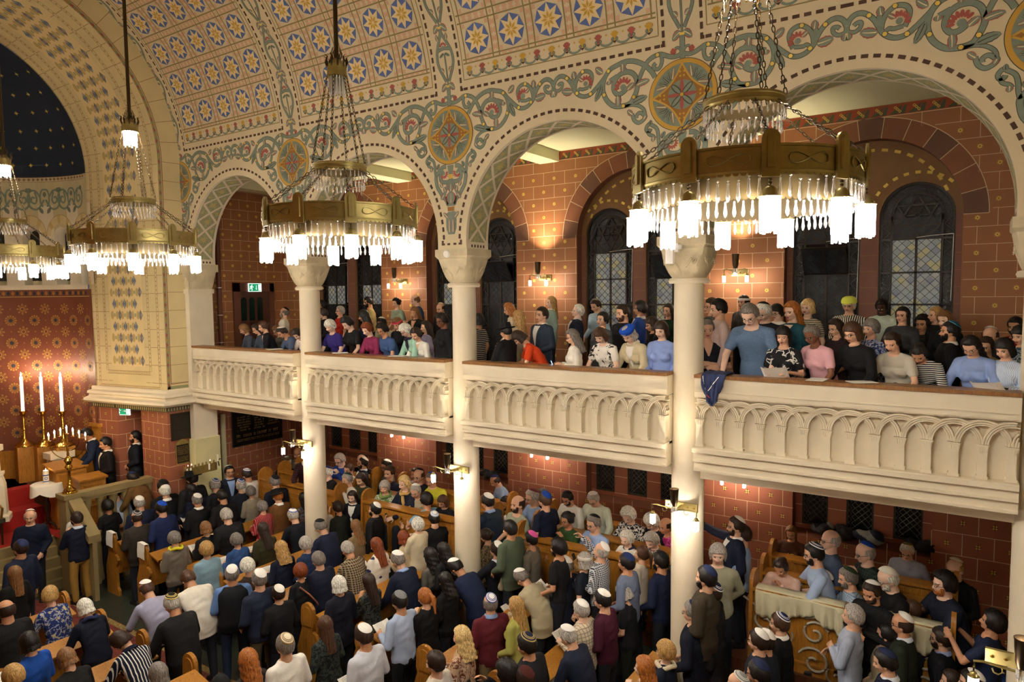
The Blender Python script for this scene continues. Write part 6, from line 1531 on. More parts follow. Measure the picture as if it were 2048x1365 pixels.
# position, zone | pose | heading, head pitch, head turn | sex+skin | hair | hat | garment | extras | label
ROWS = '''175 352 A@N|low|-30 0 0|m1F|bald s|kip #ece9e2|sweater #10182c|gl watch|man in dark glasses and navy sweater turned round beside the steps
120 530 A@N|stand|200 0 0|m2|crop n|kip #1c2547|sweater #141c33||man seen from behind in navy with a navy kippah, by the steps
85 680 A@N|stand|195 0 0|f1|long l||sweater #101012||woman with long light brown hair in black at the left edge
30 885 A@N|read|185 .25 0|m2|bald n||jacket #131418||man with thinning hair in a black quilted vest at the left edge
285 810 A@N|lean|190 0 -.5|f1F|curly d||blouse print:#1d2c63,#8c93a8,#c2a95c:22:.52||woman with curly blond hair in a blue floral blouse
495 875 A@N|lean|185 .25 0|f1|bob w||sweater #0f1424|sc=#1f2a50|woman with long white hair and navy neck scarf
165 1070 A@N|read|200 .25 0|f1F|bob k||sweater #14469a|pap|woman with black bob in a bright blue sweater, lower left
385 1165 A@N|lean|190 .25 0|f1|bob l||sweater #121214|pap|woman with brown bob and black top, bottom left
75 1265 A@N|lean|190 0 0|f1|bobshort d||sweater #14161c||person with short fair hair at the bottom left corner
720 1060 A@N|bend|185 .5 .5|f1|bobshort n||blouse vs:#10162c,#d9d6cf:9:.78|col=#10162c|woman in navy blouse with white stripes bending over the pew
450 365 A@N|chin|190 0 0|m1|short n||sweater #10162a|bd=n gl leg=#9a7636 col=#c8d3e2|bearded man in navy sweater and tan trousers standing in the aisle
452 318 A@N|low|185 .25 0|f1|long n||sweater #e9e4d8||woman in a white cardigan behind the man in tan trousers
630 295 A@N|low|185 .25 0|f3|afro k||tee #101013|pap|person with curly black hair in a black short sleeved top
660 190 A@N|low|185 0 0|m2|crop k|kip #ece9e2|sweater #101114||man with white kippah and black top beside the stone balustrade
672 215 A@N|low|185 .25 0|m1|short n||shirt #a9b6cc||person in a light blue shirt bowed behind the curly haired one
720 210 A@N|low|180 .25 0|m2|crop g|kip #ece9e2|jacket #121419||man in dark suit and white kippah just before the balustrade
775 130 A@Y-.8|lean|200 .5 0|m1|short k|kip #1c2547|jacket #6b4c26|col=#ece9e2|man in brown jacket and navy kippah leaning over the balustrade
815 275 A@N|read|180 .25 0|m1F|crop s|kip #ece9e2|jacket #18203a||grey haired man in navy suit and pale kippah, third pew
800 360 A@N|read|178 .25 0|m2F|bald n|kipring #141416 #b9b9b9|jacket #2c2620||bald man in dark brown jacket with small black kippah
945 305 A@N|read|190 .25 0|m1|short k|kip #1b49ad|jacket #16234a|pap|dark haired man in blue suit and bright blue kippah
965 205 A@N|low|180 .25 0|m1F|short w|kip #ece9e2|jacket #121216|col=#ece9e2|white haired man in black suit with white collar
955 178 A@N|low|185 .25 0|m3|crop k|kip #141416|jacket #121214|bd=k|bearded man with black kippah and black jacket near the pier
1078 103 A@N|stand|190 0 0|f1|bun l||coat #bdb19c|gl vn|woman with glasses and tied hair in a beige coat at the pier
1123 128 A@N|stand|190 .25 0|m1|short k|fedora #0c0c0e #1a1a1a|coat #131316|bd=k|man in a black brimmed hat and black coat
1120 195 A@N|read|185 .25 0|m2|crop k||jacket #161c33||man with cropped dark hair in a navy suit behind the black hat
1155 260 A@N|read|182 .25 0|m2F|crop g|kip #ece9e2|jacket #111114|col=#ece9e2 pap|broad man in black suit, white collar and white kippah
1260 172 A@N|read|190 .25 0|m1|grayside s|kipring #24407e #ece9e2|jacket #14151b||grey haired man in profile with blue and white kippah
1300 235 A@N|read|180 .5 0|m2|short k||jacket #111114|pap|dark haired man in black suit reading a wide sheet
1345 92 A@N|stand|-20 0 0|m2|short k|kip #ece9e2|jacket #1a1e2b|gl col=#8ea9d6|man in dark suit and blue shirt facing the hall by the red wall
1410 175 A@N|read|180 .25 0|m1|bald s|kipring #24407e #ece9e2|jacket #151a26|pap|man with blue and white kippah and dark suit holding a sheet
1445 113 A@N|read|190 .5 0|m2|crop n|kipring #ece9e2 #3a4a90|sweater #e7e3da|bd=n|bearded man in a white cardigan with white and purple kippah
1470 215 A@N|read|180 .25 0|f1F|curly g||jacket #8f8571||woman with curly grey hair in a greige jacket
1325 345 A@N|read|178 .5 0|m1F|short s||coat #121318|pap|grey haired man in a black coat bent over his sheet
1205 420 A@N|read|180 .25 0|f1|bob l||sweater #101114|pap|woman with straight light brown hair in black
1020 480 A@N|read|180 .25 0|f1|bobshort g||sweater #6d6459|sc=#d8cf2c|woman in a taupe sweater with a bright yellow scarf
1210 540 A@N|read|178 0 0|f1F|curly d||sweater #7f9fb0||woman with short curly fair hair in a pale blue sweater
1385 490 A@N|read|182 .25 0|f1|bobshort g||sweater #2d4c80|pap|grey haired woman in a blue sweater holding a sheet
1450 635 A@N|low|180 .25 0|f1F|bobshort w||sweater #33241c||white haired woman in a dark brown top
1100 712 A@N|bend|175 .5 0|m2|short b||coat #ddd6c8|leg=#20242c|person bent forward under a white draped shawl
1360 680 A@N|low|150 0 0|m2|short g|kip #ece9e2|shirt #5f7fb4|vest=#14161c bd=n leg=#23304a|man in dark vest with blue sleeves and jeans, white kippah
1520 705 A@N|low|178 0 0|m1F|crop g|kip #ece9e2|sweater #1a2238|leg=#4c4430|broad man in a dark blue sweater with white kippah, mid left
855 770 A@N|bend|180 .25 0|m1F|bald b|kip #ece9e2|shirt #9b9bb4||man in a lavender shirt leaning forward, white kippah
1005 850 A@N|lean|182 .25 0|m2F|crop s|kipring #101012 #c8b46a|jacket #121316||man in black suit with an embroidered black kippah
925 1250 A@N|read|180 .25 0|f1|long g||blouse #e3ded2|pap|woman with grey brown hair in a white top at the lower edge
1290 1330 A@N|low|180 0 0|m2|crop k|kip #141416|sweater #15161a||top of a black kippah at the bottom edge, left of centre
1455 1170 A@N|low|180 0 0|f1|curlylong o||sweater #2a2420||woman with long curly golden hair at the bottom edge
1220 585 K@Z1.02|lean|-40 .25 0|m0F|short w|kip #9fb4d8|sweater hs:#3d141c,#141418:7:.5|sc=#e9e9ee|white haired man in a dark red striped sweater and white scarf
985 645 K@Z.95|sit|-60 0 0|m0|short w|flatcap #5c4a32|jacket #131418|gl bd=w col=#cfd8e6|man with white beard, sunglasses and brown flat cap
1110 545 K@Z1.1|sitchin|-50 0 0|m2|bald n||shirt #6a6450|bd=g|bearded man with his hands at his mouth beside the left column
1125 730 K@Z.75|sitchin|-60 .25 0|m1|short k||shirt #e8e4da||man in a white shirt half hidden by the left column
145 152 B@N|read|178 .25 0|m1|short g|kip #17191f|jacket #161c2c|col=#ece9e2|grey haired man in navy suit and navy cap before the side pew
160 235 B@N|read|180 .25 0|m1F|short o|fedora #0e0e10 #1a1a1a|jacket #6a4522|col=#ece9e2|man in a black felt hat and brown jacket
70 300 B@N|read|180 .25 0|f1|bobshort g||sweater vs:#8e1a22,#c78a86:12:.88||grey haired woman in a red striped top
315 248 B@N|low|182 0 0|f2|long k||blouse print:#26323c,#6d4038,#3f6574:18:.5||dark haired woman in a multicolour patterned dress by the left column
250 350 B@N|lean|180 .25 0|m1|crop s|kipstar #ece9e2 #2c4fb0|jacket #10141d||man in dark suit whose white kippah shows a blue star
410 410 B@N|lean|185 .5 0|m1|short g|kip #101012|jacket #161d35|gl|grey haired man in a navy suit with black kippah and glasses
420 305 B@N|low|180 .25 0|f1|curly r||sweater #d9cbb6||woman with short auburn hair in a cream sweater
515 305 B@N|low|180 .25 0|f2|curly n||sweater #22251c||woman with short dark curls in a dark olive top
75 425 B@N|read|180 .25 0|f1F|long n||sweater #33301c|pap|woman with straight dark hair in an olive brown sweater
600 240 B@Z.55|low|-70 .25 0|f0|wavy n||jacket #10131c|col=#ece9e2|woman with long dark hair, white blouse and navy jacket facing us
735 310 B@Z.5|stand|200 0 0|m1|short k|kip #ece9e2|jacket #121318|bd=k col=#222222|young dark haired man in black jacket at the side pew
450 98 B@A1|sitchin|-130 0 0|m0|short w|kip #23295c|coat #121214|gl|old white haired man in black with hand on cheek by the left column
525 22 B@A2|sitchin|-110 .25 0|m0|short s||sweater #27479c|gl|grey haired man in a royal blue hoodie
580 80 B@A2|sitled|-110 0 0|m1|crop b||shirt #e6e2d6|bd=b|balding bearded man in a white shirt
570 138 B@A1|sitchin|-120 0 0|m1|short s|kip #14332c|shirt #d9d6c8||grey haired man with dark green kippah and cream shirt
650 135 B@A1|sitled|-110 .25 0|f1|long n||sweater #34341f||woman with long dark hair in an olive jacket
655 25 B@A3|sit|-100 0 0|m0|bald g|kip #141416|sweater #121214||man with black kippah by the wall, behind the bearded man
665 45 B@A2|stand|-150 0 0|m2|short k|kip #ece9e2|jacket #141b2e|bd=k gl col=#cfd8e6|bearded man standing in dark suit with white kippah, side aisle
800 60 B@A3|sit|-130 .25 0|m1|short k|kip #ece9e2|shirt #767c70|gl|man with white kippah and grey shirt by the lower red wall
820 95 B@A2|sit|-110 0 0|m1|short b|kip #141f1c|sweater #1b2237||man with dark kippah in a navy sweater, side aisle
790 180 B@A1|sitled|-90 0 0|f1|bobshort s||blouse print:#6f8a58,#dfe2cf,#3f5a38:26:.5|sc=#7f9a58|old woman in a green print blouse and green scarf
905 150 B@A1|sitled|-120 0 0|f0|wavy y||sweater #151b2e|sc=#c9a860|blonde woman in navy with a golden scarf
990 112 B@A2|sit|-110 .25 0|m1|bald b|kip #141416|jacket #15171d|gl|man with glasses and dark jacket behind the blonde woman
975 105 B@A3|sit|-120 0 0|m2|short n||shirt #8fa8cf||man in a light blue shirt by the wall behind the blonde woman
970 203 B@A1|sitled|-100 .25 0|m1|crop s|kip #ece9e2|shirt #b3a688|gl|man with white kippah, glasses and beige shirt
1065 133 B@A2|sitled|-100 0 0|m1|short g|kip #1b49ad|jacket #cfce3a|gl|man in a bright yellow jacket with a blue kippah
1035 255 B@Z.6|photo|170 .25 0|m2|curly k|kip #4d4a3a|tee #7fa9c4|ph|man with dark curls in a light blue t-shirt using a phone
1130 265 B@A1|sitled|-100 .25 0|f1|bob b||sweater #15161d|gl|woman with brown hair and glasses near the second column
1080 365 B@Z.5|read|150 .25 0|m1|short k|kipring #ece9e2 #9fb4d8|jacket #111216|ph|man in a black suit looking at his phone beside the second column
985 395 B@Z.5|chin|180 0 0|f0|bobshort w||coat #cfc4a6||woman with pale blonde hair in a cream coat, hands at her face
900 475 B@N|read|180 .25 0|f1|bob r||jacket #b5a482||woman with auburn hair in a beige jacket
620 410 B@N|low|180 .25 0|f1|long l||jacket #7d6a4c||woman with very long light brown hair in a tan jacket
740 515 B@N|read|182 .25 0|f1F|long r||blouse dots:#a3202c,#e6dfd2,#27315c:8:.34|pap|woman in a white blouse with large red flowers
570 540 B@N|lean|180 .25 0|m2F|short s||shirt plaid:#4a3a2a,#a39378:9:.86|gl|grey haired man in a brown plaid shirt
325 510 B@N|low|185 .25 0|f1|bobshort s||jacket #1d2f52|gl|woman with grey bobbed hair in a denim blue jacket
180 535 B@N|read|180 .25 0|f1|curlylong d||sweater #141a2e|pap|woman with long curly blond hair in navy
400 600 B@N|read|180 .25 0|m1F|short g||jacket #151b30|pap|stocky grey haired man in a navy suit without kippah
865 597 B@N|lean|182 .25 0|m1F|crop g|kip #ece9e2|jacket #131a30|col=#8ea9d6|man in navy suit and white kippah, centre of the nave
295 665 B@N|low|182 0 0|f2F|bobshort r||tee #101216|st=#a5705a|woman with auburn hair, black top and a patterned bag strap
165 797 B@N|low|175 0 0|m1|short n|kip #ece9e2|jacket #101115|sm|youth in black with a white kippah, lower left of centre
520 740 B@N|clasp|175 .25 0|f1|bob w||coat #0f1220||woman with a white blonde bob in a black coat
695 725 B@N|chin|180 .25 0|f2|long n||blouse print:#141a1e,#4a4a40,#20303a:20:.5||woman with long dark hair in a dark snake print top
1055 575 B@N|low|180 .25 0|f2|curlylong k||blouse #5c5850||woman with black curly hair in a grey top
1135 545 B@Z.5|low|182 .25 0|f2|curlylong k||sweater #16171a||woman with black curly hair in black behind the grey top
1145 720 B@N|low|180 .25 0|f2|curlylong k||sweater #101013||woman with long black curls and a hair clip, in black
1200 643 B@N|bend|182 .5 0|m2F|short k|kip #ece9e2|jacket #16213f|bd=k|bearded man in a blue suit bending forward with white kippah
1265 445 B@Z.5|low|180 0 0|m1|short k|kip #ece9e2|jacket #15161b|sm|young man in black with white kippah left of the second column
1450 540 B@N|photo|175 0 0|m1|short n|kip #ece9e2|jacket #14161e|ph col=#cfd8e6|man in black suit with white kippah holding up a phone
1385 460 B@Z.5|low|185 .25 0|f1|bun n||blouse print:#8a7a58,#3c3626,#a59a78:24:.5||woman with tied up hair in a speckled blouse
1395 258 B@A1|sitled|175 0 0|m1|short k|kip #ece9e2|jacket #1c2a3c|col=#8ea9d6|dark haired boy in a dark suit with white kippah right of the column
1435 150 B@A3|lean|-140 .5 0|m1|bald n|kip #23295c|shirt #93abd0||bald bearded man leaning forward in a light blue shirt by the wall
1500 275 B@Z.55|low|-100 .25 0|m2|short k||shirt #ece9e0|bd=k|dark haired bearded man in a white shirt facing us
875 835 B@N|read|178 .25 0|m2|short k|kip #7d7f82|shirt #a9b9d6|leg=#101218 pap|man in a pale blue shirt with a grey kippah, pew centre
1025 810 B@N|chin|178 .25 0|f1|pony o||sweater #121214||woman with a long red ponytail in black
1410 848 B@N|low|150 0 0|m1|bald g|kipring #e9e9ee #27408f|sweater #5c1c26|gl col=#7f99c4 leg=#7c6c4c|man in a maroon sweater with white and blue ringed kippah
665 1030 B@N|low|178 .25 0|m2F|short n|kip #ece9e2|shirt #c4c8d4|pap|man in a white shirt with white kippah near the bottom
205 1085 B@N|low|178 0 0|m1|short g|kipring #e0d6bc #8a6a34|shirt #e6e2da||grey haired man in white shirt with patterned kippah, bottom
440 975 B@N|low|180 0 0|f1|long b||blouse print:#15181a,#39413a,#222a2c:22:.5||woman with very long straight brown hair near the bottom
1245 1035 B@N|read|190 0 0|f1|curlylong y||blouse print:#b99a7c,#6d3c2c,#caa890:16:.55|pap|blonde woman in a pink brown floral blouse
1090 1185 B@N|low|190 0 0|m1|short n||sweater #c9bfae||person with short dark hair in a light top at the bottom
1505 1240 B@N|photo|190 .25 0|m2|curly k||jacket #13151b|ph|person at the bottom edge holding a lit phone
105 268 C@A1|sit|-120 0 0|m1|bald n||tee #9aa08a|bd=n|bald bearded man in a pale green t-shirt
190 232 C@A2|sitled|-130 0 0|m1|short s|kip #5c1e22|shirt #8fa9d0|gl|grey haired man with dark red kippah and blue shirt
265 248 C@Z.95|low|170 0 0|m1|short b|kip #1b49ad|tee #131a30||youth in a navy t-shirt with a bright blue kippah
250 230 C@A3|sit|-120 0 0|m2|short k|kip #3b3d4a|sweater #14151b||man by the wall behind the youth in the navy t-shirt
395 245 C@A2|lean|-110 .25 0|m2|short k|kip #101012|shirt #e3e1d6|bd=k gl|bearded man in white shirt looking down, black kippah, side aisle
545 248 C@A2|lean|-100 .5 0|m1F|short s|kip #ece9e2|shirt #c6cdb8|gl|man in a pale green shirt looking down with white kippah
395 360 C@A1|sitchin|-120 0 0|f3|bun k||sweater #28441f|gl|dark haired woman in a green top resting her chin
550 383 C@A1|sitchin|-120 0 0|m1|grayside g|kip #101012|shirt #93abd4|gl watch|grey haired man with black kippah, glasses and blue shirt
750 335 C@A2|sitled|-100 .5 0|f0F|curly w||blouse print:#1a1a20,#e2dfd6,#3a3a40:24:.5||old woman with curly white hair in black and white print
885 370 C@A2|sitled|-110 .5 0|f0|bobshort w||sweater #15161b|gl|old white haired woman in a black cardigan by the third column
975 395 C@A2|sitchin|-130 0 0|f2|bald n||blouse print:#a3246c,#c2568f,#7c1a52:14:.5||person in a magenta blouse beside the third column
745 475 C@A1|sitchin|-110 0 0|f0F|curly w||sweater #e2ddd0|col=#1a2244|old woman with curly white hair in a white and navy sweater
885 485 C@A1|sitled|-110 .5 0|f0|curly s||blouse print:#3a3c48,#b6b0a4,#6a4c44:24:.5||old grey haired woman in a dotted blouse left of the third column
60 415 C@Z.75|low|175 0 0|m2|short k||jacket #4f5a48|gl|man with glasses in a green grey jacket near the second column
182 480 C@Z.6|low|190 0 0|m2|short k|kip #d9569c|tee #6d6659|gl|man with a pink kippah and a grey t-shirt
80 565 C@N|chin|185 0 0|f2|bob k||coat #cdbd9c||person in a cream hooded jacket with dark hair
345 525 C@Z.7|low|185 0 0|m2|curly k||tee #131418|bd=k pap|man with curly black hair and beard in black
600 545 C@Z.7|up|180 -.25 0|m1|bald s|kip #ece9e2|shirt plaid:#1c2230,#c9ccd2:12:.7|ph|man in a black and white plaid shirt raising a phone
380 630 C@N|read|178 .25 0|m1F|short g|kip #ece9e2|jacket #141a2c|gl pap|man in a dark navy suit with white kippah, centre right
465 640 C@Z.5|read|180 .25 0|f1|bun d||sweater #121318|gl|woman with a blonde bun in black
500 600 C@Z.6|stand|185 0 0|f1|bob s|band #d8d4cc|tee #131a26|gl|grey haired woman with sunglasses on her head
745 610 C@Z.6|low|180 0 0|m2|short k|kip #1c2c5c|sweater #67728c||young man in grey blue with a navy kippah
835 562 C@Z.7|stand|185 0 0|f1|pony b||shirt #d9d0bc||young woman with a brown ponytail in a cream shirt
945 600 C@Z.6|low|170 0 0|m2|short k|kip #101012|sweater #17203c|bd=k|bearded man in navy with a black kippah right of centre
1020 675 C@Z.5|clasp|180 0 0|f2|bun k||sweater #141a26|gl|woman with a black bun and a black cape top
120 703 C@N|bend|178 .5 0|m1F|grayside g|kip #ece9e2|coat #b3a88a|pap|man in a cream jacket bending over the pew
95 860 C@N|low|185 0 0|f1|long d||sweater #a3a052||woman with long blond hair in a yellow green top
475 885 C@N|read|175 .25 0|m0F|short s|kip #ece9e2|shirt plaid:#cbbfa6,#8c7c6c:7:.9|pap|grey haired man in a cream plaid shirt
600 825 C@N|low|182 .25 0|m1|short k|kip #ece9e2|shirt #43142a|pap|man in a burgundy shirt with white kippah
720 783 C@N|low|182 .5 0|f1|bob s||tee #14151a|leg=#22261c|woman with a silver bob in a black top
395 1035 C@N|lean|178 .25 0|m1F|crop s|kip #ece9e2|jacket #151d31|pap|man in a navy jacket with white kippah at the bottom
155 1080 C@N|low|180 .25 0|m2F|short k|kipring #1a1c38 #b09a5c|jacket #14161d||man in dark jacket with navy and gold kippah, bottom centre
145 1280 C@N|low|180 0 0|m2|short n|kip #4a1c1a|sweater #2a1c18||dark red kippah at the bottom edge
975 1118 C@N|clasp|180 0 0|f0|bobshort d||jacket #131b2c|sc=#cfc2a6 gl|woman with a fair bob, navy jacket and light scarf
850 1210 C@N|chin|185 0 0|f0|wavy o||sweater #a58a6c||woman with strawberry blond hair at the bottom edge
1135 890 C@N|low|178 0 0|m1|short g|kip #1c2547|jacket #121828|gl|grey haired man in navy jacket with navy kippah right of centre
1250 930 C@N|low|182 0 0|f1|bob l||coat #17161a||woman with light brown bob in black near the thick column
1250 775 C@Z.6|cross|175 0 0|m2F|bald n|kipring #1c2547 #e9e9ee|jacket #15151a|gl|bald man in a black leather jacket with navy kippah
1215 685 C@Z.7|clasp|178 0 0|m1|short k|kip #1c2547|coat #3a3226|bd=k|bearded man with navy kippah in an olive coat before the column
1280 555 C@Z.85|back|-75 0 0|m0|bobshort s|kip #7f9ad0|shirt #9d9d86||man with grey hair and pale shirt facing us beside the thick column
1390 393 C@A1|reach|-150 0 0|m1|short n|kip #ece9e2|jacket #131a30|gl bd=n col=#ece9e2|man with white kippah reaching his arm to the column
1430 443 C@Z.95|cross|190 0 0|m1|short n||shirt #93abd0||dark haired man with arms crossed in a light blue shirt
1520 1058 C@N|low|175 0 0|m1|short n|kip #ece9e2|jacket #1b2230|gl|man with white kippah, glasses and slate jacket at lower right
1400 1310 C@N|low|180 0 0|m1|bald s|kipring #8a8a88 #d9d9d4|sweater #2a2a2c||silver grey kippah at the bottom edge, right of centre
1515 1240 C@N|clasp|178 .25 0|m2|short k|kip #1c2547|jacket #101218|gl|man with glasses and clasped hands near the bottom right
175 445 D@A3|read|-90 .25 0|f2|long l||jacket #4a2c1c|gl|woman with very long hair and brown jacket standing by the wall
110 635 D@A1|sitchin|-100 .5 0|f2|bun n||coat #dcb8a6||woman in a pale pink jacket resting her head on her hand
310 550 D@A1|sitled|-160 0 0|m1|short k|kipring #15182c #e9e9ee|shirt #a9bfe2|bd=k gl|bearded man in light blue shirt with dark ringed kippah
410 470 D@A2|sit|-150 0 0|m0F|bald s||shirt #4c5c78|gl|balding man in a slate blue short sleeved shirt
610 545 D@A2|sitchin|-150 0 0|m0|bald s|kip #1b49ad|shirt plaid:#1d2824,#35413a:10:.8|gl watch|man with glasses and bright blue kippah in dark plaid
855 550 D@A3|back|-100 .5 0|m1F|short w|kipring #2c4a34 #b09a4c|shirt #9fa3b2|gl leg=#1c2030|man in a grey shirt standing with hands behind his back
1135 640 D@A3|sit|-120 .25 0|m0|bald d|kip #e9e6cf|sweater #15161c||man with cream kippah in black at the end of the back row
1080 718 D@A1|sitled|-150 -.25 0|m0F|curly k||jacket #161c2c|gl bd=o|man with curly dark hair, glasses and reddish beard
740 695 D@A1|sitled|-150 .25 0|m0|bald w|kipbig #dcd8c6|jacket #121316|gl bd=w|man with white beard, dark jacket and cream kippah
510 695 D@A1|sitled|-160 0 0|m1|short g|kip #2a3a24|shirt plaid:#b9c9d8,#6d86a4:16:.75|bd=g|man with grey curly beard in a checked light blue shirt
645 775 D@Z.75|cross|-120 .5 0|m2|short n|kip #ece9e2|sweater #101114|bd=n|dark haired man in a black sweater with white kippah, looking down
370 712 D@Z.6|cross|170 0 0|m1|short n|kip #ece9e2|sweater #10162a|leg=#243148|man in navy sweater and jeans with crossed arms
180 812 D@Z.5|sitled|178 0 0|m1|short n|kipring #15182c #d9d9e2|jacket #171c28|gl bd=n col=#ece9e2|man in dark suit with glasses and striped dark kippah
110 960 D@N|low|180 0 0|m1|short b|kipring #20264c #e9e9ee|sweater #121216|col=#ece9e2|man in black with a navy and white striped kippah
25 1060 D@N|low|178 0 0|m1|short n|kip #e9e6df|jacket #1c222e||man in profile with white kippah at the lower right pews
545 910 D@Z.5|cross|178 0 0|m1|short s||shirt #a5b0c6||grey haired man in a light blue shirt with folded arms
890 880 D@Z.6|low|185 0 0|f1|bun b||sweater #536070|st=#15161a|woman with tied dark hair and a backpack strap
830 960 D@Z.5|low|178 0 0|m2|bald n|kip #ece9e2|jacket #1d2418|gl col=#cfd8e6|bald man with glasses and white kippah in dark green
740 1020 D@Z.35|clasp|178 0 0|m1|short k||jacket #a39678|gl|man with glasses in a beige jacket with clasped hands
1060 1045 D@Z.4|low|178 0 0|m1|short n|kip #2a2c38|jacket #101218|gl bd=n col=#8e9cc4|man in a dark suit and blue shirt near the bottom right
725 1175 D@Z.35|low|182 .25 0|m1|short k|kip #1c2547|jacket #121830|col=#cfd8e6|man with navy kippah and navy jacket at the bottom right
1370 950 D@Z.7|photo|170 -.25 0|m2|curly k||tee #1a2440||young man with dark curls in a navy printed t-shirt, hands raised
1390 1145 D@Z.3|low|190 0 0|f2|long k||jacket #29488c|col=#ece9e2|woman with long black hair in blue and white at the right edge
1240 1295 D@Z.2|low|180 0 0|m1|short k|kip #ece9e2|sweater #17181c||dark haired head with white kippah at the bottom right
1120 1290 D@Z.2|low|182 0 0|f1|short n||sweater #2a2c30||small dark haired person at the bottom edge beside the white kippah
210 875 Z1.25|clasp|-108 .25 0|m2|short k|kip #101012|jacket #0f0f12|col=#ece9e2 tie=#c9ac2c|man with a gold chain in black at the small lectern
172 857 Y-1.05|lean|-112 .25 0|m3|short k||jacket #14203a|col=#ece9e2 tie=#8a96b4|man in navy suit leaning on the tall lectern behind the menorah
271 862 Y-.42|clasp|-118 0 0|m2|short k||jacket #10141f|bd=n col=#ece9e2 tie=#33508c|man in dark suit with striped tie waiting in the doorway
240 450 E@G1|lean|-130 .25 0|f1|bob l||blouse dots:#14161d,#3c4250:40:.2|gl|woman with glasses and dark dotted top, furthest left on the gallery
370 445 E@G1|lean|-130 .25 0|f1|long n||sweater #3d4652|gl|dark haired woman in slate grey, second from left on the gallery
440 420 E@G1|lean|-140 0 0|f1|bun b||sweater #10121a|vn|woman with tied brown hair in a black v-neck sweater
580 470 E@G2|lean|-120 .25 0|f1|curly l||blouse #6a6254|gl|woman with frizzy brown hair behind the white kippah, left gallery
630 480 E@G1|bend|-130 .25 0|m2F|short n|kip #ece9e2|tee #53617e|watch|man with white kippah and blue polo shirt leaning on the rail
660 283 E@G3|stand|-160 0 0|m1|bald g|kip #101012|tee #e9e4d6|gl bd=g|man standing in a white shirt with black kippah, left gallery
780 500 E@G1|bend|-110 .5 0|f0|curly n||tee #ead9cf||person resting the face on a hand left of the first column
1035 210 E@G4|stand|-120 0 0|f2|curly k||tee #8d8a74||dark haired person at the back right of the first column
1050 290 E@G3|low|-150 .25 0|f1|bobshort n||sweater #121318||brown haired person in black right of the first column
1120 405 E@G1|lean|-110 .25 0|f0F|bobshort w||tee #2f2570||old woman with white hair in a purple dress
1230 262 E@G3|stand|-130 0 0|f1|short s||tee #a6261c|gl|grey haired woman with glasses in a red top
1290 375 E@G1|lean|-120 .5 0|f0|curly k||tee #121216||woman with dark curls in a black dress at the rail
1515 175 E@G4|low|-150 .25 0|m2|short k||tee #b5a468|bd=k|young bearded man in a sand yellow t-shirt
1465 305 E@G2|low|-170 .25 0|f2|fringe k||sweater #17294c||black haired woman in navy facing away, left gallery
1500 440 E@G1|lean|-120 .25 0|f0|curly r||blouse #862a52||woman with auburn hair in a magenta blouse
1655 440 E@G1|lean|-120 .25 0|f2F|curly k||tee #3d5684|gl|woman with dark curls and glasses in a blue t-shirt
1650 385 E@G3|low|-110 .5 0|m2|short k|kip #ece9e2|tee #b9b39a|sm|boy with a white kippah behind the woman in blue
1800 180 E@G4|low|-120 .25 0|f1|bun k||tee #8c9a86||slim woman with tied black hair in a sage t-shirt
1810 390 E@G2|low|-110 .5 0|f1|curly l|band #d9445c|sweater #15161b||person with a pink headband, gallery
1990 155 E@G4|low|-150 .5 0|m0|bald l||shirt #37527c||balding man in a steel blue shirt at the back of the gallery
1990 275 E@G3|low|-110 .25 0|f2|wavy l||sweater #101114|vn|woman with long brown hair in a black v-neck, gallery
1885 445 E@G1|lean|-120 .5 0|f0|bobshort w||sweater #9fc9b4|gl sc=#2a2438|white haired woman in mint with a dark scarf
2000 490 E@G1|lean|-100 .25 0|f1|curly n||blouse #e9e4da|vn|woman with dark wavy hair in a white blouse, left of second column
520 560 F@G2|low|-130 0 0|f1|wavy n||sweater #9a94b4|sm|girl with dark hair in a lavender top
605 458 F@G4|low|-120 .25 0|m1|bald n|kip #e9e4cf|sweater #2a2a2c||bald man with a cream kippah left of the second column
610 512 F@G1|stand|-120 .5 0|f4|bun k||sweater #101013|gl|tall dark skinned woman in black with gold chain, gallery
828 515 F@G2|stand|175 0 0|f2|bob k||tee hs:#15182a,#c9c2b8:9:.7||woman with black hair in a navy, red and white striped top
1005 455 F@G3|lean|-160 0 0|f2F|wavy o||blouse #dfcfb4||woman with curly auburn hair in a cream blouse
1060 498 F@G2|stand|-175 0 0|f1|wavy d||sweater #d0c5a8||blonde woman in a cream cardigan behind the black hat
985 575 F@G1|chin|175 .25 0|f2|short k|fedora #101014 #202024|coat #121217||person in a black brimmed hat and black coat at the rail
1055 618 F@G1|bend|-150 .5 0|f1|bob n||tee #d8461c|gl|woman in a bright orange t-shirt leaning at the rail
1200 480 F@G2|clasp|-120 0 0|m1|short n||jacket #2b3646|col=#e9e6df|man in a blue grey suit with an open white shirt
1255 415 F@G4|stand|-140 0 0|f0|long d||jacket #8fa59c|col=#ece9e2|tall blonde woman in a pale denim jacket
1415 465 F@G3|stand|-150 -.25 0|m0|short w||jacket #171d2e|col=#c9c6c0|white haired man in a navy zip jacket looking up
1375 608 F@G1|read|-150 .25 0|f1|wavy g||blouse #e9e4d8|gl ph|woman with long grey hair and white blouse holding a phone
1510 435 F@G4|low|-120 .5 0|m1|short n|kip #8a8474|shirt #a3bcd0||man in a light blue shirt looking down at the back
1555 505 F@G2|stand|-110 0 0|f1|bun k||sweater #4a4c4e||woman with tied black hair in grey, middle gallery
1535 598 F@G1|lean|-100 .5 0|f0F|bob b||tee print:#e6e0d6,#15161a,#e6e0d6:11:.58||woman in a white blouse with black bird print
1670 465 F@G2|stand|-120 .25 0|m1F|crop n||sweater #121318|bd=b|man with beard in a black sweater, middle gallery
1775 445 F@G3|stand|-160 0 0|f2|curly k||jacket #274a9c|col=#ece9e2|woman with dark curls in a blue and white jacket
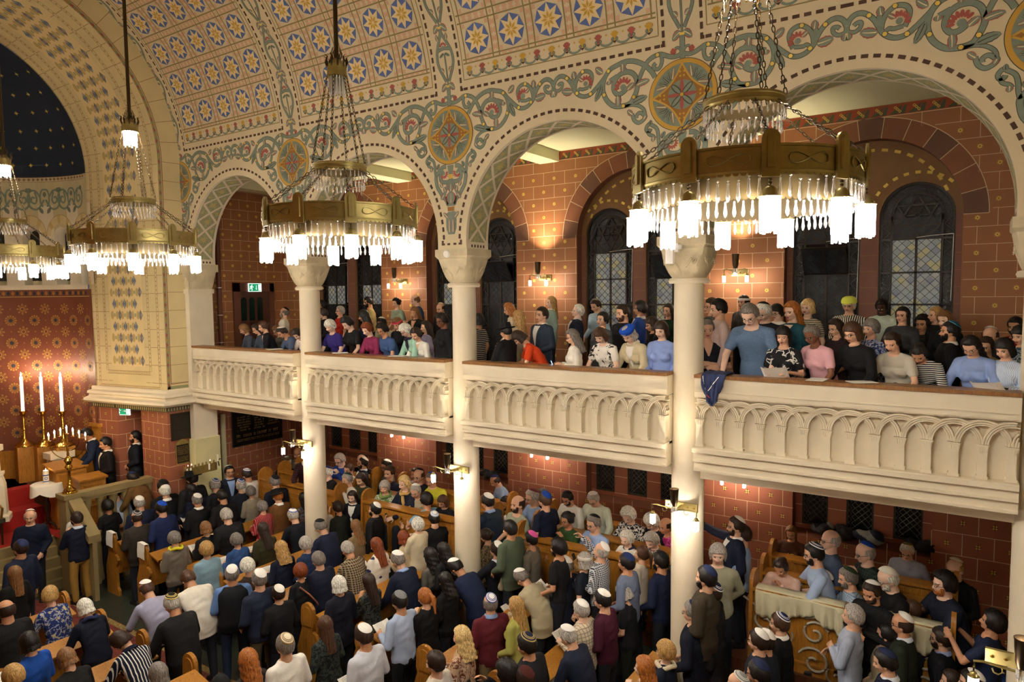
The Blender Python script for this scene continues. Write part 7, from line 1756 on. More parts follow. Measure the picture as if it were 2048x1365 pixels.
1700 590 F@G1|lean|-110 .5 0|f0|bob s|beret #0f47b4|jacket #c9bb98|gl col=#e9e4da|woman in a royal blue beret and beige cardigan
1840 535 F@G2|low|-140 .25 0|f2|bob n||sweater #131416|gl|dark haired woman with glasses in black beside the blue shirt
1895 560 F@G1|low|-95 .25 0|f0|bob n||shirt #8aa0d8||young woman in a light blue shirt just left of the thick column
1940 458 F@G3|stand|-110 0 0|f1|long n||sweater #1c3a2c||woman with long dark hair in dark green behind the column
190 550 H@Y.8|cross|-60 .25 0|m1F|short g|kip #14332c|tee #12151f|vn|grey haired man in a black polo right of the thick column
260 435 H@G2|stand|-150 .25 0|m1F|short k|kip #101012|shirt #d8bfb8|leg=#1c2440|man in a pale pink shirt with black kippah
222 430 H@G3|stand|-140 0 0|f1|curly n||sweater #5a5850|gl|woman with glasses half hidden right of the thick column
410 408 H@G4|stand|-120 0 0|f2|long n|band #d8d4cc|sweater #3a3432||tall woman with long dark hair and a light headband
440 460 H@G1|lean|-95 .5 0|m0|short g||tee dots:#8ba3c2,#5f7796:46:.16|gl leg=#151c2e|tall grey haired man in a pale blue patterned shirt, hands on the rail
520 455 H@G2|low|-110 .5 0|m0|short w|kip #101012|shirt #14161d|gl|white haired man with black kippah and black shirt
600 463 H@G3|low|-110 .25 0|f0|bobshort k||blouse #e6e2d8|gl|woman with short dark hair and glasses in white, right gallery
690 445 H@G2|stand|-120 .25 0|f0|wavy o||blouse #17434f|vn|woman with long strawberry blond hair in teal
785 430 H@G3|stand|-110 0 0|f0|bob y||tee hs:#2a2620,#d6cbb0:12:.5||blonde woman in a beige and black dress
640 590 H@G1|read|-95 .25 0|f1|fringe k||tee print:#15161a,#d6d2ca,#15161a:9:.56|pap|black haired woman in a black and white print dress holding a sheet
805 578 H@G1|lean|-120 .25 0|f4F|crop g||tee #d9a6ac|gl|dark skinned woman with short grey hair in a pink t-shirt
945 548 H@G2|low|-130 .25 0|f1|wavy n||tee #2a1c22|gl st=#8a5024|woman with long brown hair and a tan bag strap
1025 423 H@G4|low|-100 0 0|m1|short w|cap #d9e05c|shirt vs:#15161a,#e2ddcc:11:.5|gl|man in a pale yellow cap and black and white striped shirt
1045 565 H@G1|lean|-120 0 0|f1|bob b||sweater #101013|gl watch|woman with brown bob and glasses in a black sweater at the rail
1155 548 H@G2|low|-130 0 0|f1|bobshort g||blouse print:#23325c,#b9bccb,#4a5a8a:24:.5||woman with grey brown hair in a blue print dress
1215 430 H@G4|low|-100 .5 0|f5|bun k||sweater #c9d8c6||dark skinned woman with a high bun in a pale cardigan
1275 622 H@G1|lean|-110 .25 0|f1|pony n||tee #bdb6a4||woman with dark tied hair in an off white t-shirt
1340 475 H@G3|cross|-110 0 0|f1|long k||jacket #34363a||woman with long black hair in a dark grey jacket
1430 695 H@G1|bend|-100 .5 0|f2|bun k||blouse hs:#17181c,#d6d2ca:13:.55||woman in a black and white striped blouse, head on her hand
1455 530 H@G4|low|-110 0 0|m2|curly k||sweater #2c2a28|sm|small dark haired person by the right gallery window
1535 475 H@G4|cross|-150 0 0|f1|long d||sweater #101114||woman with ash blond hair in black, right gallery
1585 500 H@G3|low|-120 .25 0|f0|long l||sweater #15161a||young woman with light brown hair and a fair face, right gallery
1620 565 H@G2|stand|-170 0 0|m2|short k|kipring #1d3a6c #4a8a9c|jacket #101115|bd=k col=#ece9e2|bearded man in black jacket with a blue patterned kippah
1735 645 H@G1|lean|-110 .5 0|f1|wavy k||shirt #8fa6d8|gl|woman with long black hair and glasses in a light blue shirt
1850 598 H@G3|low|-110 .25 0|m1|bald n|kip #ece9e2|sweater #2a2826||bald man with a white kippah at the right end of the gallery
1825 650 H@G2|low|-110 .25 0|f1|bun n||blouse #a3986c||dark haired person between two women in light blue shirts
1930 660 H@G1|read|-120 .5 0|f1|bob k||shirt vs:#a9bcd8,#d6dfea:22:.6|watch pap|woman with black hair in a striped light blue shirt, right end
2000 540 H@G4|low|-120 .25 0|m2|short k||tee #a3241c|bd=k|man in a red top at the right end of the gallery
2028 585 H@G2|low|-130 .25 0|f1|bob k||blouse print:#8fa9b4,#3a5060,#d6dfe2:20:.5||dark haired person cut off at the right end of the gallery'''
for r in ROWS.split('\n'):
    t = person(r)
    if 'very long hair and brown jacket' in r:
        m = MB(); yy = mat('yellow_lettering', '#d9c93a', .7); B = rig('read', 'f', 0, 0)['bend']
        def bar(a, b): m.extr([(a[0]-.008,a[1]-.008),(b[0]+.008,a[1]-.008) if abs(a[1]-b[1]) < .01 else (a[0]+.008,a[1]-.008),(b[0]+.008,b[1]+.008),(b[0]-.008,b[1]+.008) if abs(a[1]-b[1]) >= .01 else (a[0]-.008,a[1]+.008)], yy, lambda y, z: B((.148,-y,z)), lambda y, z: B((.162,-y,z)))
        for A_, B_ in (((-.055,1.20),(-.055,1.28)),((-.055,1.28),(-.02,1.28)),((-.055,1.24),(-.02,1.24)),((-.02,1.24),(-.02,1.28)),((-.045,1.235),(-.015,1.20)),((.015,1.20),(.015,1.28)),((.015,1.20),(.05,1.20))): bar(A_, B_)
        m.build('shirt_lettering', t)
# sheets of paper and phones in the hands
PHM = mat('lit_phone_screen', '#101418', .2, emit='#9fc4ff', es=1.2)
for p, a, lab, pap, pose in SHEETS:
    M = Matrix.Translation(p) @ Matrix.Rotation(a, 4, 'Z') @ Matrix.Rotation(-.75 if pap else -1.2, 4, 'Y')
    if pap:
        m = MB(); n = 6
        g = [[M @ Vector((x, y, .012*sin(y*14)+.02*(abs(y) > .1))) for y in [-.14+.28*j/n for j in range(n+1)]] for x in (-.10, 0, .10)]
        m.sweep(g, PAPER, closed=False, caps=False)
        for k in range(9): m.poly([M @ Vector((.075-.018*k+q[0], q[1], .0135+.012*sin(q[1]*14)*0+.012)) for q in ((0,-.02),(.003,-.02),(.003,.09),(0,.09))], mat('print_grey', '#8a8884', .8))
        tag(m.build('paper_sheet'), 'white sheet held by '+' '.join(lab.split()[:12]), 'paper', 'song sheets in hands')
    else:
        t = MB(); t.box((-.07,-.035,-.004),(.07,.035,.004), BLACK, M); t.box((-.062,-.031,-.0055),(.062,.031,-.004), PHM, M)
        tag(t.build('phone'), 'phone held by '+' '.join(lab.split()[:12]), 'phone')
# ================================================================ pews
def endpanel(M, w=.42, h=1.18, th=.05, arm=True):
    m = MB(); out = [(-w/2,0),(w/2,0),(w/2,.10),(w/2-.05,.16),(w/2-.06,.55),(w/2,.62),(w/2+.02,.68),(w/2-.02,.74),(.12,.78),(.15,.9),(.15,h-.12)]+[(.02+.13*cos(q*pi/8),h-.12+.12*sin(q*pi/8)) for q in range(9)]+[(-.12,h-.3),(-.10,.8),(-w/2,.5)]
    m.extr(out, OAK, lambda a, b: M @ Vector((a, -th/2, b)), lambda a, b: M @ Vector((a, th/2, b)))
    m.extr([(-.07+.0,.85),(.11,.85),(.11,h-.14)]+[(.02+.09*cos(q*pi/6),h-.14+.09*sin(q*pi/6)) for q in range(7)]+[(-.07,h-.14)], OAK, lambda a, b: M @ Vector((a, -th/2-.012, b)), lambda a, b: M @ Vector((a, th/2+.012, b)))
    return m
def pew(label, x, y0, y1, z=FZ, group=None, sides=(1, 1), loc_back=True):
    """pew whose sitters face -x; its back carries a book ledge for the row behind"""
    t = thing('pew', label, 'pew', (x, 0, z), 0, group)
    m = MB(); m.box((.06,y0,.42),(.10,y1,1.0), OAK)
    n = max(2, int((y1-y0)/.6))
    for k in range(n): a = y0+(y1-y0)*k/n+.06; b = y0+(y1-y0)*(k+1)/n-.06; m.box((.10,a,.5),(.112,b,.9), OAK)
    m.build('back_panel', t)
    m = MB(); m.box((-.34,y0,.42),(.08,y1,.455), OAK); m.build('seat', t)
    m = MB(); M = Matrix.Translation((.1,0,1.0)) @ Matrix.Rotation(.25, 4, 'Y'); m.box((-.04,y0,-.012),(.26,y1,.015), OAK, M); m.build('book_ledge', t)
    for s, y in ((0, y0-.02), (1, y1+.02)):
        if sides[s]: endpanel(Matrix.Translation((-.08,y,0)) @ Matrix.Rotation(0, 4, 'Z')).build('pew_end', t)
    return t
nm = ['first', 'second', 'third', 'fourth', 'fifth', 'sixth', 'seventh', 'eighth', 'ninth', 'tenth', 'eleventh']
for i in range(11):
    x = -13.235+1.1*i; y1 = .75 if min(abs(x+.1-c) for c in XP) > .42 else 0
    if i == 0: y1 = -.6
    pew('oak pew of the main block, %s row counted from the sanctuary steps' % nm[i], x, -1.66, y1, FZ if True else 0, None, (1, 0))
for i in range(8):
    x = -11.15+1.1*i
    pew('oak pew on the near side of the aisle, %s row from the left' % nm[i], x, -6.4, -3.42, FZ, None, (0, 1))
# long panelled pews of the side aisle
def sidepew(label, x0, x1, y, z0, h, ends=(1, 1)):
    t = thing('side_pew', label, 'pew', (0,0,0), 0, None); L = x1-x0
    m = MB(); m.box((x0,y,z0),(x1,y+.04,z0+h-.02), OAK); n = max(2, int(L/.75))
    for k in range(n):
        a, b = x0+L*k/n+.08, x0+L*(k+1)/n-.08; zt = z0+h-.16; zb = max(z0, z0+h-.85)
        for (p, q, r, s) in ((a,zb,b,zb+.03),(a,zt-.03,b,zt),(a,zb,a+.03,zt),(b-.03,zb,b,zt)): m.box((p,y-.015,q),(r,y,s), OAK)
        m.box((a+.1,y-.01,zb+.1),(b-.1,y,zt-.1), OAK)
    m.build('front_panel', t)
    m = MB(); m.box((x0,y-.05,z0+h-.02),(x1,y+.16,z0+h+.015), OAK); m.build('ledge', t)
    for s, x in ((0, x0), (1, x1)):
        if ends[s]:
            m = MB(); out = [(-.06,0),(.36,0),(.36,h*.55),(.28,h*.62),(.30,h+.06)]+[(.13+.17*cos(q*pi/8),h+.06+.15*sin(q*pi/8)) for q in range(9)]+[(-.04,h+.06),(-.06,h*.6)]
            m.extr(out, OAK, lambda a, b: (x-.025, y+a, z0+b), lambda a, b: (x+.025, y+a, z0+b)); m.build('pew_end', t)
    return t
secs = [(-12.6,-10.25,'below the black memorial board'),(-9.5,-6.85,'between the first and second round columns'),(-6.0,-3.45,'between the second and third columns'),(-2.33,-.1,'under the draped cream cloth at right')]
for x0, x1, w in secs:
    for j, (y, z0, h) in enumerate(((1.06,.9,1.13),(1.56,1.05,1.02),(2.05,1.05,1.08))):
        sidepew('oak side aisle pew %s, %s row' % (w, ('front','middle','back')[j]), x0, x1, y, z0, h)
# carved silver grey scrolls on the front of the right hand side pew
m = MB(); SG = mat('silver_scroll_paint', '#a9a08c', .5)
def spiral(c, r, t, a0, s=1): return [(c[0]+s*r*(1-k/26)*cos(a0+k*t/20), c[1]+r*(1-k/26)*sin(a0+k*t/20)) for k in range(22)]
for cx in (-2.15, -1.55, -.95, -.35):
    for cz, r, s in ((1.62,.17,1),(1.25,.2,-1)):
        m.tube([(a, 1.035, b) for a, b in spiral((cx, cz), r, 7.5, .4, s)], .016, SG, 6)
        m.tube([(a, 1.035, b) for a, b in spiral((cx+.25, cz-.12), r*.6, 6, 2.4, -s)], .012, SG, 6)
    m.tube([(cx-.28,1.035,1.9),(cx-.1,1.035,1.8),(cx+.1,1.035,1.86),(cx+.3,1.035,1.78)], .014, SG, 6)
tag(m.build('scroll_ornament'), 'silver grey carved scrolls on the front of the draped right pew', 'ornament')
# cream cloth over the front of that pew
CLM = mat('cream_cloth', '#cfc9a8', .9, bump=.2, bscale=50)
def drape(label, x0, x1, y, zt, drop, ph):
    n = 48; rows = 8; g = []
    for i in range(rows+3):
        r = []
        for j in range(n+1):
            x = x0+(x1-x0)*j/n; f = .012*sin(j*.7+ph)+.008*sin(j*1.7+ph)
            if i < 3: r.append((x, y+.14-.07*i, zt+.004+.01*sin(j*.5+ph)*(i == 1)))
            else:
                t = (i-2)/rows; d = drop*(1+.28*sin(j*.16+ph)+.06*sin(j*.55)); r.append((x, y-.03-f*t*2-.012, zt-d*t))
        g.append(r)
    m = MB(); m.sweep(g, CLM, closed=False, caps=False); o = m.build('draped_cloth', None, True); so = o.modifiers.new('s', 'SOLIDIFY'); so.thickness = .006; tag(o, label, 'cloth')
drape('cream cloth draped over the front pew right of the thick column', -2.27, -1.22, 1.04, 2.055, .30, 0)
drape('cream cloth draped over the right end of the front side pew', -1.18, -.12, 1.04, 2.055, .26, 2)
# ================================================================ sanctuary furniture
t = thing('balustrade', 'sandstone balustrade in front of the lecterns', 'balustrade', (0,0,0)); BX = -14.1
m = MB(); m.box((BX-.12,-1.95,2.1),(BX+.1,-.48,2.22), SANDS); m.box((BX-.09,-1.95,2.04),(BX+.07,-.48,2.1), SANDS); m.build('rail', t)
m = MB(); m.box((BX-.1,-1.95,1.15),(BX+.08,-.48,1.32), SANDS); m.build('plinth', t)
for k in range(6): m = MB(); m.lathe([(.07,1.32),(.07,1.38),(.045,1.42),(.055,1.6),(.05,1.85),(.075,1.93),(.085,2.04)], SANDS, n=12, c=(BX-.01,-1.72+k*.24,0)); m.build('baluster', t, True)
m = MB(); m.box((BX-.16,-2.16,FZ),(BX+.14,-1.86,2.2), SANDS); m.box((BX-.19,-2.19,2.16),(BX+.17,-1.83,2.24), SANDS); m.build('corner_pier', t)
m = MB(); m.extr([(0,2.2),(0,2.08),(.75,1.45),(.75,1.58)], SANDS, lambda a, b: (BX+.1+a, -2.12, b), lambda a, b: (BX+.1+a, -1.9, b)); m.extr([(0,2.08),(0,FZ),(.75,FZ),(.75,1.45)], SANDS, lambda a, b: (BX+.1+a, -2.05, b), lambda a, b: (BX+.1+a, -1.97, b)); m.build('sloping_rail', t)
# menorah on the corner pier
t = thing('menorah', 'seven branched brass candelabrum with lit candles at the lectern', 'candelabrum', (BX-.02,-2.01,2.24), .6)
m = MB(); m.lathe([(.0,0),(.13,0),(.13,.02),(.10,.04),(.11,.06),(.06,.10),(.035,.14),(.045,.17),(.03,.2),(.03,.42),(.04,.44),(.07,.49),(.045,.54),(.055,.58),(.075,.62),(.05,.67),(.022,.7),(.025,.74),(.018,.78),(.025,.82),(.018,.86),(.015,1.12),(0,1.12)], GLOSSB, n=20); m.build('stem', t, True)
CW = mat('candle_wax', '#efe6d0', .5)
for k in range(-3, 4):
    r = abs(k)*.115; zt = 1.14-.0*abs(k)-.045*abs(k)
    if k: m = MB(); m.tube([(r*sin(q)*(1 if k > 0 else -1), 0, zt-.02-(r*.9)*(1-(1-cos(q))*1)+0) for q in [pi/2*(1-j/8) for j in range(9)]] if False else [(r*cos(q)*(1 if k > 0 else -1), 0, zt-.03-r*.95*sin(q)) for q in [pi/2*j/9 for j in range(10)]], .008, GLOSSB, 6); m.build('branch', t, True)
    x = r*(1 if k > 0 else -1); m = MB(); m.lathe([(0,0),(.035,.005),(.04,.015),(.012,.012),(.014,.03),(0,.03)], GLOSSB, n=12, c=(x,0,zt-.03)); m.lathe([(.012,.03),(.012,.11),(0,.11)], CW, n=10, c=(x,0,zt-.03)); o = m.build('candle', t, True)
    f = MB(); f.lathe([(0,.11),(.013,.125),(.010,.15),(0,.18)], FLAME, n=8, c=(x,0,zt-.03)); f.build('flame', o)
pl = bpy.data.lights.new('menorah_light', 'POINT'); pl.energy = 5; pl.color = (1,.72,.42); pl.shadow_soft_size = .05; plo = bpy.data.objects.new('menorah_light', pl); COL.objects.link(plo); plo.parent = t; plo.location = (0,0,1.42)
# tall altar candles
for k, u in enumerate((50, 89, 128)):
    b = onZ(u, 893, 2.0)
    d = (b-EYE); b = EYE+d*(((XD+.0)-EYE.x)/d.x) if False else None
    y_ = -2.2
    for _ in range(200):
        p = onY(u, 892, y_)
        if math.hypot(p.x-XD, p.y-YC) > 2.22: break
        y_ += .01
    t = thing('altar_candlestick', ('leftmost', 'middle', 'right')[k]+' of the three tall brass altar candlesticks', 'candlestick', (p.x, p.y, 0)); zb = p.z; zc = onY(u, 823, y_).z; ze = onY(u, 754, y_).z
    h = zc-zb; m = MB(); m.lathe([(0,0),(.2,0),(.2,.02),(.15,.06),(.08,.1),(.05,.16),(.035,.2),(.03,h*.45),(.045,h*.47),(.028,h*.5),(.03,h*.85),(.07,h*.9),(.045,h*.93),(.09,h*.98),(.09,h),(0,h)], GLOSSB, n=22, c=(0,0,zb)); m.build('stem', t, True)
    m = MB(); m.lathe([(.032,zc),(.03,ze-.02),(0,ze)], mat('tall_candle_wax', '#f6f2e8', .5, emit='#fff0d8', es=.25), n=14); o = m.build('candle', t, True); f = MB(); f.lathe([(0,ze),(.014,ze+.02),(.01,ze+.05),(0,ze+.09)], FLAME, n=8); f.build('flame', o)
    m = MB(); m.lathe([(0,1.98),(.24,1.98),(.24,zb),(0,zb)], OAK, n=4, a0=.6, a1=.6+2*pi); m.build('plinth', t)
    pl = bpy.data.lights.new('candle_light', 'POINT'); pl.energy = 3.2; pl.color = (1,.7,.5); pl.shadow_soft_size = .03; plo = bpy.data.objects.new('candle_light', pl); COL.objects.link(plo); plo.parent = t; plo.location = (.1,-.1,ze+.1)
# lecterns
def lectern(label, u0, u1, x, vt, z0, dep, name='lectern'):
    a, b = onX(u0, vt, x), onX(u1, vt, x); zt = b.z; t = thing(name, label, 'lectern', (0,0,0))
    m = MB(); m.box((x-dep,a.y,z0),(x,b.y,zt-.06), OAK)
    for (p, q, r, s) in ((a.y+.06,z0+.12,b.y-.06,(z0+zt)/2-.04),(a.y+.06,(z0+zt)/2+.04,b.y-.06,zt-.16)): m.box((x,p,q),(x+.012,r,q+.02), OAK); m.box((x,p,s-.02),(x+.012,r,s), OAK); m.box((x,p,q),(x+.012,p+.02,s), OAK); m.box((x,r-.02,q),(x+.012,r,s), OAK)
    m.box((x-dep-.03,a.y-.03,z0),(x+.04,b.y+.03,z0+.09), OAK); m.build('body', t)
    m = MB(); M = Matrix.Translation((x-dep/2,(a.y+b.y)/2,zt-.03)) @ Matrix.Rotation(.12, 4, 'Y'); m.box((-dep/2-.04,-(b.y-a.y)/2-.03,-.02),(dep/2+.04,(b.y-a.y)/2+.03,.02), OAK, M); m.build('sloping_top', t)
    return t
lectern('tall oak lectern behind the menorah, with carved front', 110, 172, -15.25, 925, 1.25, .5)
lectern('small oak lectern in front of the man with the gold chain', 160, 211, -14.62, 948, 1.25, .3)
p = onY(212, 845, -.95); t = thing('oak_cabinet', 'tall narrow oak cabinet with moulded top beside the apse', 'cabinet', (0,0,0)); x = -15.35; a, b = onX(197, 850, x), onX(231, 850, x)
m = MB(); m.box((x-.3,a.y,1.25),(x,b.y,a.z-.05), OAK); m.box((x,a.y+.05,1.5),(x+.01,b.y-.05,a.z-.2), OAK); m.build('body', t); m = MB(); m.box((x-.33,a.y-.04,a.z-.05),(x+.04,b.y+.04,a.z+.02), OAK); m.build('cornice', t)
p = onZ(98, 1060, 1.25); tz = 2.2
t = thing('round_table', 'small dark pedestal table under a white cloth, with a candle on it', 'table', (p.x, p.y, 1.25))
DKW = mat('dark_turned_wood', '#2c1710', .3); m = MB(); m.lathe([(.035,.12),(.06,.2),(.035,.28),(.05,.36),(.06,.5),(.03,.62),(.035,.9),(.2,.93),(0,.93)], DKW, n=16); m.build('pedestal', t, True)
for k in range(3): a = k*2.094+.5; m = MB(); m.tube([(.03*cos(a),.03*sin(a),.16),(.12*cos(a),.12*sin(a),.12),(.19*cos(a),.19*sin(a),.03),(.25*cos(a),.25*sin(a),.02)], [.03,.028,.02,.022], DKW, 7); m.build('foot', t, True)
m = MB(); rings = []
for i, (r, z) in enumerate(((0.001,.955),(.26,.955),(.275,.945),(.29,.88),(.30,.80))):
    rings.append([Vector((r*cos(q)*(1+.04*sin(4*q)*(i > 2)), r*sin(q)*(1+.04*sin(4*q)*(i > 2)), z-(.09*abs(cos(2*q)) if i == 4 else 0)-(.03*abs(cos(2*q)) if i == 3 else 0))) for q in [2*pi*j/32 for j in range(32)]])
m.sweep(rings, mat('white_cloth', '#e6e1d6', .9), caps=False); o = m.build('tablecloth', None, True, loc=(p.x, p.y, 1.25)); tag(o, 'white cloth hanging over the little round table on the platform', 'tablecloth')
BLU = mat('flag_blue', '#2448a0', .6)
t = thing('pillar_candle', 'thick white candle with blue bands and a blue star', 'candle', (p.x, p.y, 2.207))
m = MB(); m.lathe([(0,0),(.052,0),(.052,.24),(.045,.26),(.02,.25),(0,.25)], CW, n=24); m.lathe([(.0525,.03),(.0525,.05)], BLU, n=24); m.lathe([(.0525,.155),(.0525,.175)], BLU, n=24); m.build('wax', t, True)
ca = math.atan2(EYE.y-p.y, EYE.x-p.x); m = MB()
for o_ in (pi/2, -pi/2):
    tr = [o_+k*2*pi/3 for k in range(3)]
    for k in range(3): m.tube([(.0535*cos(ca+ .035*(cos(tr[k])*(1-f)+cos(tr[(k+1) % 3])*f)/.0535), .0535*sin(ca+.035*(cos(tr[k])*(1-f)+cos(tr[(k+1) % 3])*f)/.0535), .103+.035*(sin(tr[k])*(1-f)+sin(tr[(k+1) % 3])*f)) for f in (0,.25,.5,.75,1)], .003, BLU, 5)
m.build('blue_star', t); f = MB(); f.lathe([(0,.25),(.008,.262),(.006,.28),(0,.30)], FLAME, n=8); f.build('flame', t)
# pieces at the left edge
t = thing('stone_pedestal', 'white stone pedestal cut off by the left edge', 'pedestal', (0,0,0)); q = onX(-6, 945, -15.6); m = MB(); m.lathe([(.25,0),(.25,.1),(.19,.14),(.17,.7),(.12,.86),(.15,.9),(.15,.95),(0,.95)], CREAM, n=4, c=(q.x, q.y, 1.62), a0=.3, a1=.3+2*pi); m.build('base', t)
m = MB(); m.lathe([(.06,.95),(.055,1.35),(.12,1.38),(.12,1.48),(0,1.48)], CREAM, n=16, c=(q.x, q.y, 1.62)); m.build('shaft', t, True)
t = thing('gilded_chair', 'carved chair with gilt arm at the left edge of the red carpet', 'chair', (0,0,0)); q = onX(2, 1030, -15.2); G = mat('gilt', '#b58a3a', .3, .8)
for dx, dy in ((0,0),(.4,0),(0,-.4),(.4,-.4)): m = MB(); m.tube([(q.x+dx-.4,q.y+dy,1.25),(q.x+dx-.4,q.y+dy,1.7)], .02, DKW, 7); m.build('leg', t)
m = MB(); m.box((q.x-.45,q.y-.45,1.68),(q.x+.05,q.y+.05,1.76), mat('seat_leather', '#2f3020', .5)); m.build('seat', t)
m = MB(); m.tube([(q.x+0,q.y,1.76),(q.x+.02,q.y+.02,1.95),(q.x-.2,q.y+.03,2.0),(q.x-.45,q.y+.02,1.98)], .022, G, 8); m.build('arm', t, True); m = MB(); m.box((q.x-.5,q.y-.45,1.76),(q.x-.44,q.y+.05,2.35), OAKD); m.build('backrest', t)
p = onX(115, 960, -16.0); t = thing('stone_post', 'pale stone post at the end of the apse panelling', 'post', (0,0,0)); m = MB(); m.box((p.x-.15,p.y-.12,1.62),(p.x+.1,p.y+.14,2.55), CREAM); m.box((p.x-.2,p.y-.17,2.55),(p.x+.15,p.y+.3,2.68), CREAM); m.box((p.x-.18,p.y-.15,1.62),(p.x+.13,p.y+.17,1.85), CREAM); m.build('shaft', t)
# ================================================================ boards, signs, small things on walls
BRZ = mat('dark_bronze_plate', '#211c12', .4, .3); GLT = mat('gold_lettering', '#a88c4a', .5)
def board(name, label, pts, fn, rows, edge, cat='plaque', letters=GLT, base=BRZ, gap=.02):
    """pts = (a0, z0, a1, z1) in wall coordinates, fn(a, z, h)"""
    t = thing(name, label, cat, (0,0,0)); a0, z0, a1, z1 = pts
    m = MB(); m.extr([(a0,z0),(a1,z0),(a1,z1),(a0,z1)], edge, lambda a, b: fn(a, b, 0), lambda a, b: fn(a, b, .02)); m.build('frame', t)
    m = MB(); m.extr([(a0+.02,z0+.02),(a1-.02,z0+.02),(a1-.02,z1-.02),(a0+.02,z1-.02)], base, lambda a, b: fn(a, b, .015), lambda a, b: fn(a, b, .024)); m.build('plate', t)
    m = MB(); rr = random.Random(len(label)); L = a1-a0; H = z1-z0
    for (f0, f1, g0, g1, n) in rows:        # lines of lettering: box fractions and number of lines
        for k in range(n):
            zc = z0+H*(g1-(g1-g0)*(k+.5)/n); lh = H*(g1-g0)/n*.30; x = a0+L*f0; xe = a0+L*f1
            if rr.random() < .4: x += L*.03; xe -= L*.03
            while x < xe:
                w = lh*(.5+rr.random()*.5)
                if rr.random() > .14:
                    m.poly([fn(x, zc-lh, .026), fn(x+w*.35, zc-lh, .026), fn(x+w*.35, zc+lh, .026), fn(x, zc+lh, .026)], letters)
                    if rr.random() > .4: m.poly([fn(x, zc+lh*.5, .026), fn(x+w, zc+lh*.5, .026), fn(x+w, zc+lh, .026), fn(x, zc+lh, .026)], letters)
                x += w*1.5
    m.build('lettering', t); return t
fp = lambda a, z, h: (-13.38+h, a, z)
A = onX(341, 829, -13.36); B = onX(394, 876, -13.36)
t = board('bronze_plaque', 'dark bronze name plaque in two fields on the red pier', (A.y, B.z+.02, B.y-.02, A.z-.0), fp, [(.08,.92,.40,.93,12),(.08,.92,.06,.34,7)], BRASSD, letters=mat('worn_lettering', '#3d3320', .5))
A = onX(351, 890, -13.36); B = onX(380, 925, -13.36)
t = board('memorial_plaque', 'small framed memorial plaque with a curved top on the red pier', (A.y, B.z, B.y, A.z), fp, [(.1,.9,.45,.88,5),(.12,.88,.12,.36,3)], BRASS)
m = MB(); m.extr([(A.y,A.z),(B.y,A.z)]+[((A.y+B.y)/2+(B.y-A.y)/2*cos(q*pi/8),A.z+.09*sin(q*pi/8)**2) for q in range(1, 8)], BRASS, lambda a, b: fp(a, b, 0), lambda a, b: fp(a, b, .024)); m.build('arched_top', t)
fe = lambda a, z, h: (XE+h, a, z)
A = onX(462, 829, XE); B = onX(563, 881, XE)
board('memorial_board', 'large black memorial board with gold lettering under the gallery', (A.y, onX(464, 897, XE).z, onX(563, 830, XE).y, 3.55), fe, [(.3,.7,.86,.95,1),(.2,.8,.76,.83,1),(.1,.35,.32,.66,6),(.4,.64,.32,.66,6),(.68,.93,.36,.66,5),(.05,.95,.18,.28,1),(.08,.92,.10,.16,2)], BLACK, 'memorial board', GLT, mat('black_marble', '#0d110e', .2), 0)
GRN = mat('exit_green', '#0f7a52', .5, emit='#0f7a52', es=.35); SW = mat('exit_white', '#eef6ee', .5, emit='#eef6ee', es=.4)
def exitsign(label, c, ax, n, w=.30, h=.14, arrow='down'):
    """c centre, ax unit vector along the sign, n outward normal"""
    t = thing('exit_sign', label, 'exit sign', c); ax = Vector(ax); n = Vector(n); up = Vector((0,0,1)); P = lambda a, b, k: ax*a+up*b+n*k
    m = MB(); m.extr([(-w/2-.01,-h/2-.01),(w/2+.01,-h/2-.01),(w/2+.01,h/2+.01),(-w/2-.01,h/2+.01)], SW, lambda a, b: P(a,b,0), lambda a, b: P(a,b,.02)); m.build('housing', t)
    m = MB(); m.poly([P(-w/2,-h/2,.022),P(w/2,-h/2,.022),P(w/2,h/2,.022),P(-w/2,h/2,.022)], GRN)
    def q(pts): m.poly([P(a*h,b*h,.025) for a, b in pts], SW)
    o = -.55                                 # running figure
    m.poly([P((o+.05+.07*cos(a))*h,(.33+.07*sin(a))*h,.025) for a in [k*pi/4 for k in range(8)]], SW)
    q([(o-.08,.24),(o+.08,.24),(o+.04,-.02),(o-.1,-.02)]); q([(o-.1,0),(o,0),(o-.12,-.2),(o-.3,-.22),(o-.3,-.15),(o-.16,-.14)]); q([(o-.02,.0),(o+.06,0),(o+.12,-.2),(o+.08,-.42),(o+.0,-.42),(o+.03,-.2)])
    q([(o+.06,.22),(o+.22,.08),(o+.3,.12),(o+.3,.06),(o+.2,.0),(o+.06,.14)]); q([(o-.08,.22),(o-.22,.14),(o-.24,-.02),(o-.18,-.02),(o-.16,.1),(o-.06,.12)])
    if arrow == 'down': q([(.14,.3),(.2,.3),(.2,-.12),(.27,-.12),(.17,-.34),(.07,-.12),(.14,-.12)])
    else: q([(0,.03),(.3,.03),(.3,.12),(.48,0),(.3,-.12),(.3,-.03),(0,-.03)])
    q([(.5,-.4),(.95,-.4),(.95,.4),(.5,.4)]); m.build('pictogram', t)
c = onX(509, 575.5, XE+.06); exitsign('green exit sign with running figure over the gallery door', c, (0,1,0), (1,0,0), .32, .17)
c = onY(247, 822, -.62); exitsign('green exit sign with arrow above the doorway in the red pier', c, (.9,.43,0), (.43,-.9,0), .3, .16, 'right')
m = MB(); p = onX(440, 620, XE+.07); m.lathe([(.05,3.95),(.05,8.4)], REDD, n=12, c=(p.x,p.y,0)); [m.lathe([(.053,z),(.053,z+.015)], WHITE, n=12, c=(p.x,p.y,0)) for z in (4.9,5.5,6.1)]
tag(m.build('down_pipe', smooth=True), 'dark red vertical pipe left of the gallery door', 'pipe')
